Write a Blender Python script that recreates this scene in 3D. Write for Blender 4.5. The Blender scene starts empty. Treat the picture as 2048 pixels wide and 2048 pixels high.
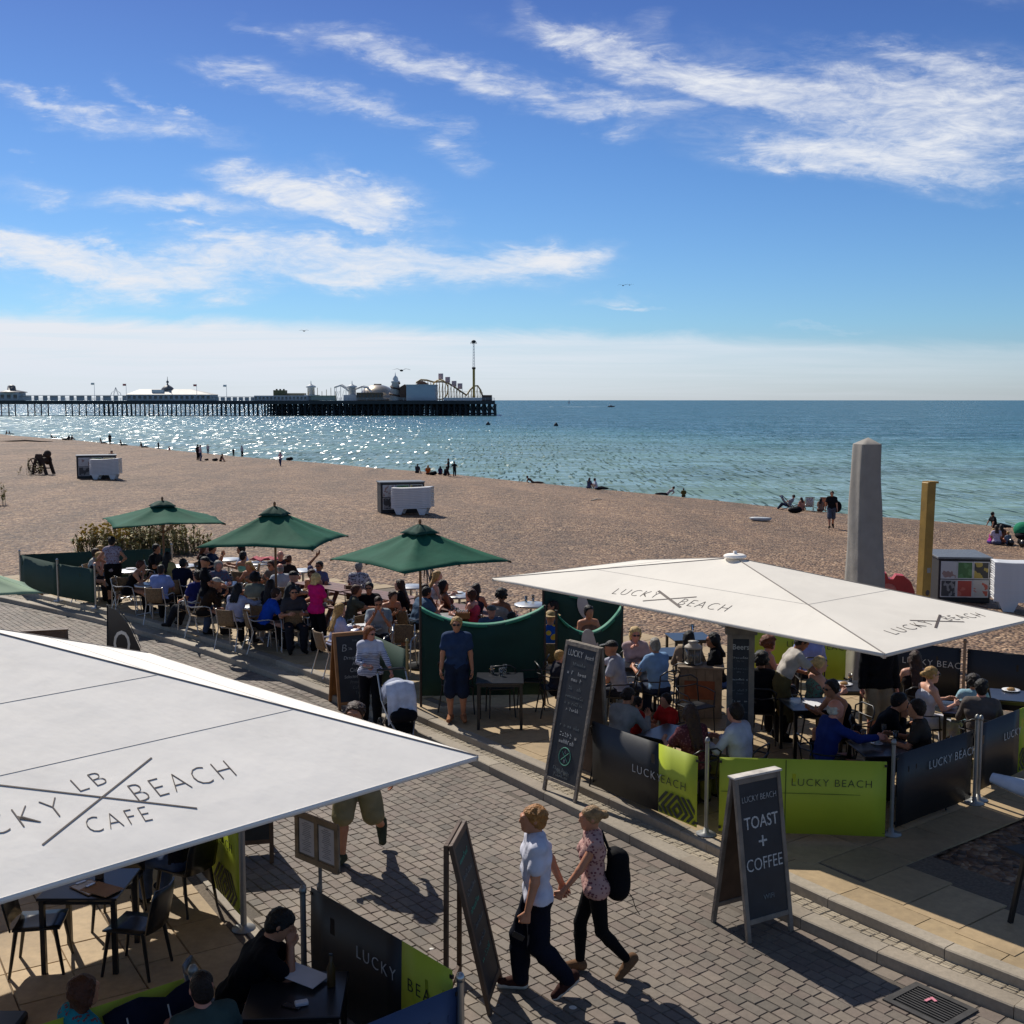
import bpy, math, random
import numpy as np
from mathutils import Vector, Matrix
random.seed(7)
R = math.radians
SC = bpy.context.scene
COL = SC.collection
# ------------------------------------------------------------------ camera
EYE = 5.3
FPX, PITCH = 2316.0, R(5.52)
cam_d = bpy.data.cameras.new('camera'); cam = bpy.data.objects.new('camera', cam_d); COL.objects.link(cam)
cam_d.sensor_width = 36.0; cam_d.lens = 36.0 * FPX / 2048.0
cam_d.clip_start = 0.1; cam_d.clip_end = 60000
cam.location = (0, 0, EYE); cam.rotation_euler = (R(90) - PITCH, 0, 0)
SC.camera = cam
# ------------------------------------------------------------------ light
SUN_AZ, SUN_EL = R(-31), R(45)          # azimuth from +Y, clockwise
W = bpy.data.worlds.new('World'); SC.world = W; W.use_nodes = True
sun_d = bpy.data.lights.new('sun', 'SUN'); sun = bpy.data.objects.new('sun', sun_d); COL.objects.link(sun)
sun_d.energy = 4.8; sun_d.angle = R(0.53); sun_d.color = (1.0, 0.945, 0.85)
sdir = Vector((math.sin(SUN_AZ) * math.cos(SUN_EL), math.cos(SUN_AZ) * math.cos(SUN_EL), math.sin(SUN_EL)))
sun.rotation_euler = sdir.to_track_quat('Z', 'Y').to_euler(); sun.location = sdir * 60
SC.view_settings.view_transform = 'Standard'; SC.view_settings.look = 'None'
SC.view_settings.exposure = 0.0; SC.view_settings.gamma = 1.0

def ray(px, py):
    u, v = px - 1024.0, py - 1024.0
    c, s = math.cos(PITCH), math.sin(PITCH)
    f = FPX * c - v * s
    return u / f, (v * c + FPX * s) / f           # x per metre ahead, drop per metre ahead
def at(px, py, z=0.0):
    """point of the place at height z seen at this photo pixel"""
    a, b = ray(px, py); y = (EYE - z) / b
    return Vector((a * y, y, z))

def build_sky():
    nt = W.node_tree; nt.nodes.clear(); N = nt.nodes.new; L = nt.links.new
    def val(x, sock):
        if hasattr(x, 'is_output'): L(x, sock)
        else: sock.default_value = x
    def m(op, a, b=0.0, c=0.0, clamp=False):
        n = N('ShaderNodeMath'); n.operation = op; n.use_clamp = clamp
        for i, x in enumerate((a, b, c)): val(x, n.inputs[i])
        return n.outputs[0]
    out = N('ShaderNodeOutputWorld'); bg = N('ShaderNodeBackground'); L(bg.outputs[0], out.inputs[0])
    sky = N('ShaderNodeTexSky'); sky.sky_type = 'NISHITA'; sky.sun_disc = False
    sky.sun_elevation = SUN_EL; sky.sun_rotation = SUN_AZ
    sky.altitude = 0; sky.air_density = 1.0; sky.dust_density = 0.4; sky.ozone_density = 2.5
    tc = N('ShaderNodeTexCoord'); sep = N('ShaderNodeSeparateXYZ'); L(tc.outputs['Generated'], sep.inputs[0])
    X, Y, Z = sep.outputs
    ys = m('MAXIMUM', Y, 0.05)
    p = m('DIVIDE', X, ys); q = m('DIVIDE', Z, ys)
    # deepen the blue with height; the unseen sky overhead is brightened to lift shade
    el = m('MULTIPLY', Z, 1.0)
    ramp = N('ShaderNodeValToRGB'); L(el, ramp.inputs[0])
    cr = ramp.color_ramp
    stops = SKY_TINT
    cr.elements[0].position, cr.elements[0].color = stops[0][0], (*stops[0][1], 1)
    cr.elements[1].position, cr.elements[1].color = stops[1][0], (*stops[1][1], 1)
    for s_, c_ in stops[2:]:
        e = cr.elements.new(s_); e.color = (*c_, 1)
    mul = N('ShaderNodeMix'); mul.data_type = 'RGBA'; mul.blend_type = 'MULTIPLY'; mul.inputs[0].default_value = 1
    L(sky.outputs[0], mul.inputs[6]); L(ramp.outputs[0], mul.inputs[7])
    vec = N('ShaderNodeCombineXYZ'); L(p, vec.inputs[0]); L(q, vec.inputs[1])
    def noise(scale, rot, loc, detail, dist, rough=.6):
        mp = N('ShaderNodeMapping'); mp.vector_type = 'POINT'
        mp.inputs['Rotation'].default_value = (0, 0, rot); mp.inputs['Scale'].default_value = scale; mp.inputs['Location'].default_value = loc
        L(vec.outputs[0], mp.inputs[0])
        n = N('ShaderNodeTexNoise'); n.inputs['Scale'].default_value = 1.0; n.inputs['Detail'].default_value = detail
        n.inputs['Roughness'].default_value = rough; n.inputs['Distortion'].default_value = dist
        L(mp.outputs[0], n.inputs['Vector']); return n
    # warp the cloud positions a little so that the outlines fray
    wn = noise((9, 22, 1), R(10), (3, 1, 0), 6, 0.3)
    sub = N('ShaderNodeVectorMath'); sub.operation = 'SUBTRACT'; L(wn.outputs['Color'], sub.inputs[0]); sub.inputs[1].default_value = (.5, .5, .5)
    scl = N('ShaderNodeVectorMath'); scl.operation = 'MULTIPLY'; L(sub.outputs[0], scl.inputs[0]); scl.inputs[1].default_value = (.17, .06, 0)
    add = N('ShaderNodeVectorMath'); add.operation = 'ADD'; L(vec.outputs[0], add.inputs[0]); L(scl.outputs[0], add.inputs[1])
    tot = None
    for (cx, cy, hl, hw, ang, st) in CLOUDS:
        a, b = ray(cx, cy - 10)
        mp = N('ShaderNodeMapping'); mp.vector_type = 'TEXTURE'
        mp.inputs['Location'].default_value = (a, -b, 0); mp.inputs['Rotation'].default_value = (0, 0, -R(ang))
        mp.inputs['Scale'].default_value = (hl * 1.15 / 2316, hw * 1.3 / 2316, 1)
        L(add.outputs[0], mp.inputs[0])
        ln = N('ShaderNodeVectorMath'); ln.operation = 'LENGTH'; L(mp.outputs[0], ln.inputs[0])
        mr = N('ShaderNodeMapRange'); mr.interpolation_type = 'SMOOTHSTEP'
        mr.inputs[1].default_value = 1.5; mr.inputs[2].default_value = 0.1; mr.inputs[3].default_value = 0; mr.inputs[4].default_value = st
        L(ln.outputs['Value'], mr.inputs[0])
        tot = mr.outputs[0] if tot is None else m('MAXIMUM', tot, m('ADD', m('MULTIPLY', tot, .8), m('MULTIPLY', mr.outputs[0], .8)))
        tot = m('MINIMUM', tot, 1.15)
    n1 = noise((6, 24, 1), R(10), (1.3, .4, 0), 10, 1.1, .63)
    n2 = noise((20, 62, 1), R(16), (7, 2, 0), 7, 1.8, .68)
    n4 = noise((60, 260, 1), R(12), (2, 5, 0), 5, 1.0, .6)
    tex = m('ADD', m('ADD', m('MULTIPLY', n1.outputs[0], .5), m('MULTIPLY', n2.outputs[0], .36)), m('MULTIPLY', n4.outputs[0], .14))
    tex = m('MULTIPLY', m('SUBTRACT', tex, .5), 4.6)
    v = m('ADD', m('MULTIPLY', tot, 1.06), m('MULTIPLY', tex, .62))
    core = N('ShaderNodeMapRange'); core.interpolation_type = 'SMOOTHSTEP'; L(v, core.inputs[0]); core.inputs[1].default_value = .20; core.inputs[2].default_value = 1.55
    veil = m('MULTIPLY', m('MULTIPLY', tot, m('ADD', .62, tex, clamp=True)), .5)
    dens = m('MULTIPLY', m('MAXIMUM', core.outputs[0], veil), m('MINIMUM', m('MULTIPLY', tot, 3.0), 1))
    dens = m('MULTIPLY', dens, m('MINIMUM', m('ADD', .86, m('MULTIPLY', tex, .30)), 1.0))
    # thin veil and the bank low over the sea
    top = m('ADD', .0615, m('MULTIPLY', p, -.032))
    edge = m('ADD', top, m('MULTIPLY', m('SUBTRACT', n1.outputs[0], .5), .03))
    bank = N('ShaderNodeMapRange'); bank.interpolation_type = 'SMOOTHSTEP'
    L(m('SUBTRACT', edge, q), bank.inputs[0]); bank.inputs[1].default_value = -.004; bank.inputs[2].default_value = .012
    bs = m('MULTIPLY', bank.outputs[0], m('ADD', .78, m('MULTIPLY', p, -1.05), clamp=True))
    streak = noise((4, 130, 1), R(1.5), (0, 0, 0), 6, .6)
    bs = m('MULTIPLY', bs, m('ADD', .45, m('MULTIPLY', streak.outputs[0], 1.05)), clamp=True)
    fade = N('ShaderNodeMapRange'); L(q, fade.inputs[0]); fade.inputs[1].default_value = -.004; fade.inputs[2].default_value = .03
    fade.inputs[3].default_value = .75; fade.inputs[4].default_value = 1.0
    bs = m('MULTIPLY', bs, fade.outputs[0])
    dens = m('MAXIMUM', dens, bs)
    # elsewhere in the sky: loose cirrus
    back = N('ShaderNodeMapRange'); L(Y, back.inputs[0]); back.inputs[1].default_value = .35; back.inputs[2].default_value = .1
    n3 = N('ShaderNodeTexNoise'); n3.inputs['Scale'].default_value = 2.2; n3.inputs['Detail'].default_value = 4; L(tc.outputs['Generated'], n3.inputs['Vector'])
    dens = m('MAXIMUM', dens, m('MULTIPLY', back.outputs[0], m('MULTIPLY', m('SUBTRACT', n3.outputs[0], .52), 1.5, clamp=True)))
    mix = N('ShaderNodeMix'); mix.data_type = 'RGBA'
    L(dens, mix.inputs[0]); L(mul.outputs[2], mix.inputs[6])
    wcol = N('ShaderNodeMix'); wcol.data_type = 'RGBA'
    wf = N('ShaderNodeMapRange'); L(q, wf.inputs[0]); wf.inputs[1].default_value = .0; wf.inputs[2].default_value = .09
    L(wf.outputs[0], wcol.inputs[0])
    wcol.inputs[6].default_value = (*CLOUD_LOW, 1); wcol.inputs[7].default_value = (*CLOUD_HIGH, 1)
    L(wcol.outputs[2], mix.inputs[7])
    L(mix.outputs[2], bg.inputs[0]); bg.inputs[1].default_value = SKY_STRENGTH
    W.cycles.sampling_method = 'MANUAL'; W.cycles.sample_map_resolution = 512

SKY_STRENGTH = 0.07
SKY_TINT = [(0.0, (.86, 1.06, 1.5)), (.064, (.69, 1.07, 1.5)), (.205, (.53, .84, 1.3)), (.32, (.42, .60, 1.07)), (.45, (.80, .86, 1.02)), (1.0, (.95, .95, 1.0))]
CLOUD_LOW, CLOUD_HIGH = (10.3, 11.2, 12.4), (11.6, 12.0, 12.8)
# photo pixel centre, half length, half width, downward slope (degrees), weight
CLOUDS = [
 (1760, 235, 400, 78, 9, 1.0), (1420, 175, 300, 34, 17, .95), (1150, 92, 190, 22, 9, .8), (1760, 335, 330, 34, 6, .95),
 (1990, 190, 200, 60, 8, .8), (1800, 112, 200, 18, 12, .7), (1620, 320, 130, 26, 8, .7), (1270, 275, 60, 20, -8, .7), (1310, 80, 60, 34, 20, .45),
 (700, 95, 110, 24, 12, .9), (870, 150, 170, 24, 13, .9), (560, 85, 70, 14, 28, .75), (1060, 190, 220, 22, 8, .7), (1250, 220, 170, 22, 8, .65),
 (480, 148, 90, 20, 4, 1.0), (660, 215, 200, 24, 15, .85), (895, 295, 80, 26, 22, .9), (780, 245, 60, 16, 20, .6),
 (60, 200, 90, 16, 22, .7), (270, 262, 170, 20, 10, .8), (285, 215, 60, 14, 32, .75), (130, 235, 120, 22, 18, .55), (15, 302, 30, 8, 2, .6),
 (650, 396, 180, 42, 8, 1.3), (560, 385, 120, 30, 10, .9), (760, 430, 90, 30, 12, .9), (300, 420, 110, 14, 9, .85), (720, 448, 110, 12, 8, .7), (700, 352, 40, 6, 3, .6), (420, 428, 190, 20, 6, .6), (60, 390, 120, 20, 10, .5), (90, 400, 60, 14, 12, .55),
 (600, 518, 220, 34, 5, 1.25), (820, 534, 300, 40, 1, 1.35), (1050, 515, 170, 26, -3, 1.1), (430, 492, 80, 10, 14, .7), (230, 535, 210, 42, 7, 1.3), (110, 515, 160, 30, 10, 1.2), (330, 575, 150, 32, 0, 1.15), (220, 610, 120, 20, 4, .9), (60, 500, 110, 16, 12, .9), (190, 490, 60, 14, 10, .7),
 (110, 640, 130, 24, 0, .85), (665, 652, 80, 13, -3, .85), (1215, 605, 75, 10, -2, .75), (1255, 621, 60, 4, 1, .8), (1640, 670, 60, 4, 0, .4), (2000, 20, 120, 20, 10, .35), (1020, 20, 40, 30, 40, .35),
]
build_sky()
# ------------------------------------------------------------------ materials
MATS = {}
def hexlin(h):
    h = h.lstrip('#'); c = [int(h[i:i+2], 16) / 255 for i in (0, 2, 4)]
    return tuple(x / 12.92 if x <= .04045 else ((x + .055) / 1.055) ** 2.4 for x in c)
def mat(name, col, rough=.6, metal=0.0, var=.12, scale=6.0, bump=0.0, bscale=30.0, spec=.5, sub=0.0, trans=0.0, alpha=1.0, coat=0.0, detail=5):
    """plain surface with mottled wear; col is linear rgb or '#hex'"""
    if name in MATS: return MATS[name]
    if isinstance(col, str): col = hexlin(col)
    m = bpy.data.materials.new(name); m.use_nodes = True; nt = m.node_tree; b = nt.nodes['Principled BSDF']
    b.inputs['Roughness'].default_value = rough; b.inputs['Metallic'].default_value = metal
    b.inputs['Specular IOR Level'].default_value = spec
    b.inputs['Transmission Weight'].default_value = trans; b.inputs['Alpha'].default_value = alpha
    b.inputs['Coat Weight'].default_value = coat
    tc = nt.nodes.new('ShaderNodeTexCoord')
    n = nt.nodes.new('ShaderNodeTexNoise'); n.inputs['Scale'].default_value = scale; n.inputs['Detail'].default_value = detail
    nt.links.new(tc.outputs['Object'], n.inputs['Vector'])
    mr = nt.nodes.new('ShaderNodeMapRange'); mr.inputs[1].default_value = .3; mr.inputs[2].default_value = .7
    mr.inputs[3].default_value = 1 - var; mr.inputs[4].default_value = 1 + var
    nt.links.new(n.outputs[0], mr.inputs[0])
    mx = nt.nodes.new('ShaderNodeMix'); mx.data_type = 'RGBA'; mx.blend_type = 'MULTIPLY'; mx.inputs[0].default_value = 1
    mx.inputs[6].default_value = (*col, 1); nt.links.new(mr.outputs[0], mx.inputs[7])
    nt.links.new(mx.outputs[2], b.inputs['Base Color'])
    if bump:
        n2 = nt.nodes.new('ShaderNodeTexNoise'); n2.inputs['Scale'].default_value = bscale; n2.inputs['Detail'].default_value = 4
        nt.links.new(tc.outputs['Object'], n2.inputs['Vector'])
        bp = nt.nodes.new('ShaderNodeBump'); bp.inputs['Strength'].default_value = bump; bp.inputs['Distance'].default_value = .02
        nt.links.new(n2.outputs[0], bp.inputs['Height']); nt.links.new(bp.outputs[0], b.inputs['Normal'])
    MATS[name] = m; return m
def nodes_of(name):
    m = bpy.data.materials.new(name); m.use_nodes = True; nt = m.node_tree; MATS[name] = m
    return m, nt, nt.nodes['Principled BSDF'], nt.nodes.new, nt.links.new

# ------------------------------------------------------------------ meshes
class MB:
    """collects shapes; build() links them as one mesh object"""
    def __init__(s): s.v = []; s.f = []; s.m = []; s.sm = []
    def add(s, vs, fs, mi=0, smooth=False):
        o = len(s.v); s.v += [tuple(p) for p in vs]
        for f in fs: s.f.append(tuple(i + o for i in f)); s.m.append(mi); s.sm.append(smooth)
        return s
    def box(s, c, d, rz=0.0, M=None, mi=0, bev=0.0):
        x, y, z = d[0] / 2, d[1] / 2, d[2] / 2
        if bev:
            b = min(bev, x * .45, y * .45, z * .45)
            vs = []; 
            for sx in (-1, 1):
                for sy in (-1, 1):
                    for sz in (-1, 1):
                        vs += [(sx * x, sy * (y - b), sz * (z - b)), (sx * (x - b), sy * y, sz * (z - b)), (sx * (x - b), sy * (y - b), sz * z)]
            def k(sx, sy, sz, a): return (((sx > 0) * 4 + (sy > 0) * 2 + (sz > 0)) * 3 + a)
            fs = []
            for a in range(3):
                for sg in (-1, 1):
                    o = [i for i in range(3) if i != a]; q = []
                    for (p_, r_) in ((-1, -1), (1, -1), (1, 1), (-1, 1)):
                        t = [0, 0, 0]; t[a] = sg; t[o[0]] = p_; t[o[1]] = r_; q.append(k(*t, a))
                    if (sg > 0) == (a == 1): q.reverse()
                    fs.append(q)
            for a in range(3):
                o = [i for i in range(3) if i != a]
                for p_ in (-1, 1):
                    for r_ in (-1, 1):
                        t0 = [0, 0, 0]; t0[o[0]] = p_; t0[o[1]] = r_; t1 = list(t0); t0[a] = -1; t1[a] = 1
                        q = [k(*t0, o[0]), k(*t1, o[0]), k(*t1, o[1]), k(*t0, o[1])]
                        fs.append(q)
            for sx in (-1, 1):
                for sy in (-1, 1):
                    for sz in (-1, 1): fs.append([k(sx, sy, sz, 0), k(sx, sy, sz, 1), k(sx, sy, sz, 2)])
        else:
            vs = [(-x, -y, -z), (x, -y, -z), (x, y, -z), (-x, y, -z), (-x, -y, z), (x, -y, z), (x, y, z), (-x, y, z)]
            fs = [(3, 2, 1, 0), (4, 5, 6, 7), (0, 1, 5, 4), (1, 2, 6, 5), (2, 3, 7, 6), (3, 0, 4, 7)]
        T = Matrix.Translation(c) @ (M if M is not None else Matrix.Rotation(rz, 4, 'Z'))
        return s.add([T @ Vector(p) for p in vs], fs, mi)
    def bar(s, a, b, w, d=None, mi=0, up=(0, 0, 1)):
        """rectangular bar from a to b, w across, d in the up direction"""
        a, b = Vector(a), Vector(b); t = (b - a); L = t.length; t.normalize(); u = Vector(up)
        sd = t.cross(u)
        if sd.length < 1e-4: sd = t.cross(Vector((1, 0, 0)))
        sd.normalize(); u = sd.cross(t)
        M = Matrix((sd, t, u)).transposed().to_4x4()
        return s.box((a + b) / 2, (w, L, d or w), M=M, mi=mi)
    def tube(s, pts, r, n=8, mi=0, cap=True, smooth=True):
        pts = [Vector(p) for p in pts]; rs = r if hasattr(r, '__len__') else [r] * len(pts)
        vs, fs = [], []; ref = None
        for i, p in enumerate(pts):
            t = (pts[min(i + 1, len(pts) - 1)] - pts[max(i - 1, 0)]).normalized()
            if ref is None: ref = Vector((0, 0, 1)) if abs(t.z) < .9 else Vector((1, 0, 0))
            a = (ref - t * ref.dot(t)).normalized(); b = t.cross(a); ref = a
            for j in range(n):
                g = 2 * math.pi * j / n; vs.append(p + (a * math.cos(g) + b * math.sin(g)) * rs[i])
        for i in range(len(pts) - 1):
            for j in range(n): fs.append((i * n + j, i * n + (j + 1) % n, (i + 1) * n + (j + 1) % n, (i + 1) * n + j))
        s.add(vs, fs, mi, smooth)
        if cap:
            s.add(vs[:n], [tuple(range(n))[::-1]], mi); s.add(vs[-n:], [tuple(range(n))], mi)
        return s
    def lathe(s, prof, c=(0, 0, 0), n=16, mi=0, smooth=True, sx=1.0, sy=1.0):
        vs, fs = [], []
        for (r, z) in prof:
            for j in range(n):
                g = 2 * math.pi * j / n; vs.append((c[0] + r * math.cos(g) * sx, c[1] + r * math.sin(g) * sy, c[2] + z))
        for i in range(len(prof) - 1):
            for j in range(n): fs.append((i * n + j, i * n + (j + 1) % n, (i + 1) * n + (j + 1) % n, (i + 1) * n + j))
        if prof[0][0] > 1e-4: fs.append(tuple(range(n))[::-1])
        if prof[-1][0] > 1e-4: fs.append(tuple(range((len(prof) - 1) * n, len(prof) * n)))
        return s.add(vs, fs, mi, smooth)
    def prism(s, poly, y0, y1, M=None, mi=0):
        """outline in x,z pushed from y0 to y1"""
        n = len(poly); vs = [(x, y0, z) for x, z in poly] + [(x, y1, z) for x, z in poly]
        fs = [tuple(range(n)), tuple(range(n, 2 * n))[::-1]] + [(i, i + n, (i + 1) % n + n, (i + 1) % n) for i in range(n)]
        if M is not None: vs = [M @ Vector(p) for p in vs]
        return s.add(vs, fs, mi)
    def grid(s, P, mi=0, smooth=True, thick=0.0, closed=False):
        """P[i][j] points; thick gives the sheet a back"""
        a, b = len(P), len(P[0]); vs = [Vector(p) for r in P for p in r]
        fs = [(i * b + j, i * b + j + 1, (i + 1) * b + j + 1, (i + 1) * b + j) for i in range(a - 1) for j in range(b - 1)]
        if thick:
            nv = len(vs); no = [Vector() for _ in vs]
            for f in fs:
                n_ = (vs[f[1]] - vs[f[0]]).cross(vs[f[3]] - vs[f[0]])
                for i in f: no[i] += n_
            vs += [vs[i] - no[i].normalized() * thick for i in range(nv)]
            back = [tuple(i + nv for i in f)[::-1] for f in fs]
            rim = [i for i in range(b)] + [i * b + b - 1 for i in range(1, a)] + [(a - 1) * b + j for j in range(b - 2, -1, -1)] + [i * b for i in range(a - 2, 0, -1)]
            side = [(rim[(k + 1) % len(rim)], rim[k], rim[k] + nv, rim[(k + 1) % len(rim)] + nv) for k in range(len(rim))]
            s.add(vs, fs + back, mi, smooth); 
            o = len(s.v) - len(vs)
            for f in side: s.f.append(tuple(i + o for i in f)); s.m.append(mi); s.sm.append(False)
            return s
        return s.add(vs, fs, mi, smooth)
    def ell(s, c, r, n=12, k=8, M=None, mi=0):
        vs, fs = [], []
        for i in range(k + 1):
            t = math.pi * i / k
            for j in range(n):
                g = 2 * math.pi * j / n
                p = Vector((r[0] * math.sin(t) * math.cos(g), r[1] * math.sin(t) * math.sin(g), -r[2] * math.cos(t)))
                vs.append((M @ p if M is not None else p) + Vector(c))
        for i in range(k):
            for j in range(n): fs.append((i * n + j, i * n + (j + 1) % n, (i + 1) * n + (j + 1) % n, (i + 1) * n + j))
        return s.add(vs, fs, mi, True)
    def mesh(s, name):
        me = bpy.data.meshes.new(name); me.from_pydata(s.v, [], s.f)
        me.polygons.foreach_set('material_index', s.m); me.polygons.foreach_set('use_smooth', s.sm); me.update()
        return me
    def build(s, name, m, parent=None, loc=None, rz=0.0):
        return obj(name, s.mesh(name), m, parent, loc, rz)

def obj(name, me, m, parent=None, loc=None, rz=0.0):
    o = bpy.data.objects.new(name, me); COL.objects.link(o)
    for x in (m if isinstance(m, (list, tuple)) else [m]):
        if x is not None: me.materials.append(x)
    if parent is not None: o.parent = parent
    if loc is not None: o.location = loc
    o.rotation_euler.z = rz
    return o
def tag(o, label=None, cat=None, group=None, kind=None):
    if label: o['label'] = label
    if cat: o['category'] = cat
    if group: o['group'] = group
    if kind: o['kind'] = kind
    return o
def thing(name, label, cat, loc=(0, 0, 0), rz=0.0, group=None):
    o = bpy.data.objects.new(name, None); COL.objects.link(o); o.location = loc; o.rotation_euler.z = rz
    o.empty_display_size = .2
    return tag(o, label, cat, group)
KIDS = {}
def copy_tree(o, parent=None):
    c = o.copy(); COL.objects.link(c)
    if parent is not None: c.parent = parent
    for ch in list(o.children): copy_tree(ch, c)
    return c
def dup(o, loc, rz=0.0, label=None, group=None):
    c = copy_tree(o); c.location = loc; c.rotation_euler.z = rz
    if label: c['label'] = label
    if group: c['group'] = group
    return c
def words(text, size, m, parent, M, name='lettering', align='CENTER', spacing=1.0, thin=0.0, shear=0.0, depth=.0015, xs=1.0):
    """lettering as solid letters; M puts its x/y plane on a surface of the thing"""
    cu = bpy.data.curves.new(name, 'FONT'); cu.body = text; cu.size = size; cu.align_x = align; cu.align_y = 'CENTER'
    cu.space_character = spacing; cu.extrude = depth; cu.offset = thin; cu.shear = shear; cu.resolution_u = 3
    t = bpy.data.objects.new(name, cu); COL.objects.link(t)
    bpy.context.view_layer.update()
    me = bpy.data.meshes.new_from_object(t.evaluated_get(bpy.context.evaluated_depsgraph_get()))
    COL.objects.unlink(t); bpy.data.objects.remove(t); bpy.data.curves.remove(cu)
    me.transform(M @ Matrix.Scale(xs, 4, (1, 0, 0))); me.materials.clear(); me.name = name
    return obj(name, me, m, parent)
def frame3(o, x, y):
    """matrix whose x/y plane passes through o along x and (made square to it) y"""
    x = Vector(x).normalized(); y = Vector(y); y = (y - x * y.dot(x)).normalized(); z = x.cross(y)
    M = Matrix((x, y, z)).transposed().to_4x4(); M.translation = Vector(o); return M
# ------------------------------------------------------------------ the ground
KD = Vector((-.6025, .798, 0)); KN = Vector((.798, .6025, 0))      # along the kerb, towards the sea
TER = .22                                                            # height of the cafe terraces
SEA = -3.3
def sN(x, y): return x * KN.x + y * KN.y
def poly(pts, z): return [at(x, y, z) for x, y in pts]
K1 = poly([(-420, 1112), (-150, 1170), (58, 1215), (207, 1249), (400, 1305), (600, 1377), (780, 1450), (962, 1538), (1092, 1603), (1260, 1687), (1422, 1769), (1588, 1854), (1740, 1921), (1885, 1984), (2048, 2047), (2300, 2140)], 0)
K2 = poly([(-420, 1100), (-150, 1154), (91, 1199), (319, 1256), (505, 1313), (600, 1347), (720, 1393), (843, 1446), (970, 1500), (1092, 1553), (1309, 1655), (1450, 1719), (1581, 1782), (1700, 1838), (1820, 1894), (2048, 1983), (2300, 2076)], .115)
def resample(P, step):
    out = [P[0].copy()]; acc = 0
    for a, b in zip(P, P[1:]):
        L = (b - a).length; t = step - acc
        while t <= L: out.append(a.lerp(b, t / L)); t += step
        acc = (acc + L) % step
    out.append(P[-1].copy()); return out
def smooth_line(P, k=6):
    P = resample(P, .45)
    for _ in range(k): P = [P[0]] + [(P[i - 1] + P[i] * 2 + P[i + 1]) / 4 for i in range(1, len(P) - 1)] + [P[-1]]
    return P
K1 = smooth_line(K1); K2 = smooth_line(K2)
def side(P, i):
    t = (P[min(i + 1, len(P) - 1)] - P[max(i - 1, 0)]); t.z = 0; t.normalize(); n = Vector((-t.y, t.x, 0))
    return n if n.dot(KN) > 0 else -n
def offset(P, d): return [p + side(P, i) * d for i, p in enumerate(P)]
def near_dist(P, x, y):
    """signed distance past the line, towards the sea"""
    best = 1e9; sg = 0
    for i in range(0, len(P)):
        d = (P[i].x - x) ** 2 + (P[i].y - y) ** 2
        if d < best: best = d; sg = i
    n = side(P, sg); return (x - P[sg].x) * n.x + (y - P[sg].y) * n.y

def stone_mat(name, cols, rough=.75, spot=None, bump=.25, scale=18):
    """each loose stone of the mesh takes its own tone; specks and stains on top"""
    m, nt, b, N, L = nodes_of(name)
    geo = N('ShaderNodeNewGeometry'); ramp = N('ShaderNodeValToRGB'); L(geo.outputs['Random Per Island'], ramp.inputs[0])
    cr = ramp.color_ramp; cr.elements[0].color = (*cols[0], 1); cr.elements[1].color = (*cols[-1], 1)
    for i, c in enumerate(cols[1:-1]): e = cr.elements.new((i + 1) / (len(cols) - 1)); e.color = (*c, 1)
    tc = N('ShaderNodeTexCoord')
    n = N('ShaderNodeTexNoise'); n.inputs['Scale'].default_value = scale; n.inputs['Detail'].default_value = 8; n.inputs['Roughness'].default_value = .7; L(tc.outputs['Object'], n.inputs['Vector'])
    n2 = N('ShaderNodeTexNoise'); n2.inputs['Scale'].default_value = .7; n2.inputs['Detail'].default_value = 6; L(tc.outputs['Object'], n2.inputs['Vector'])
    mr = N('ShaderNodeMapRange'); mr.inputs[1].default_value = .25; mr.inputs[2].default_value = .75; mr.inputs[3].default_value = .78; mr.inputs[4].default_value = 1.2; L(n.outputs[0], mr.inputs[0])
    mr2 = N('ShaderNodeMapRange'); mr2.inputs[1].default_value = .3; mr2.inputs[2].default_value = .7; mr2.inputs[3].default_value = .72; mr2.inputs[4].default_value = 1.2; L(n2.outputs[0], mr2.inputs[0])
    mu = N('ShaderNodeMath'); mu.operation = 'MULTIPLY'; L(mr.outputs[0], mu.inputs[0]); L(mr2.outputs[0], mu.inputs[1])
    mx = N('ShaderNodeMix'); mx.data_type = 'RGBA'; mx.blend_type = 'MULTIPLY'; mx.inputs[0].default_value = 1
    L(ramp.outputs[0], mx.inputs[6]); L(mu.outputs[0], mx.inputs[7]); last = mx.outputs[2]
    if spot:
        v = N('ShaderNodeTexVoronoi'); v.inputs['Scale'].default_value = spot; v.inputs['Randomness'].default_value = 1; L(tc.outputs['Object'], v.inputs['Vector'])
        lt = N('ShaderNodeMath'); lt.operation = 'LESS_THAN'; lt.inputs[1].default_value = .055; L(v.outputs['Distance'], lt.inputs[0])
        sx = N('ShaderNodeSeparateXYZ'); L(v.outputs['Color'], sx.inputs[0])
        g = N('ShaderNodeMath'); g.operation = 'GREATER_THAN'; g.inputs[1].default_value = .72; L(sx.outputs[0], g.inputs[0])
        a = N('ShaderNodeMath'); a.operation = 'MULTIPLY'; L(lt.outputs[0], a.inputs[0]); L(g.outputs[0], a.inputs[1])
        m2 = N('ShaderNodeMix'); m2.data_type = 'RGBA'; L(a.outputs[0], m2.inputs[0]); L(last, m2.inputs[6]); m2.inputs[7].default_value = (.72, .69, .63, 1); last = m2.outputs[2]
    L(last, b.inputs['Base Color']); b.inputs['Roughness'].default_value = rough
    bp = N('ShaderNodeBump'); bp.inputs['Strength'].default_value = bump; bp.inputs['Distance'].default_value = .01; L(n.outputs[0], bp.inputs['Height']); L(bp.outputs[0], b.inputs['Normal'])
    return m
M_PAVER = stone_mat('paver', [(.125, .105, .084), (.205, .165, .127), (.172, .142, .114), (.165, .125, .10), (.215, .172, .135)], spot=1.6)
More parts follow.
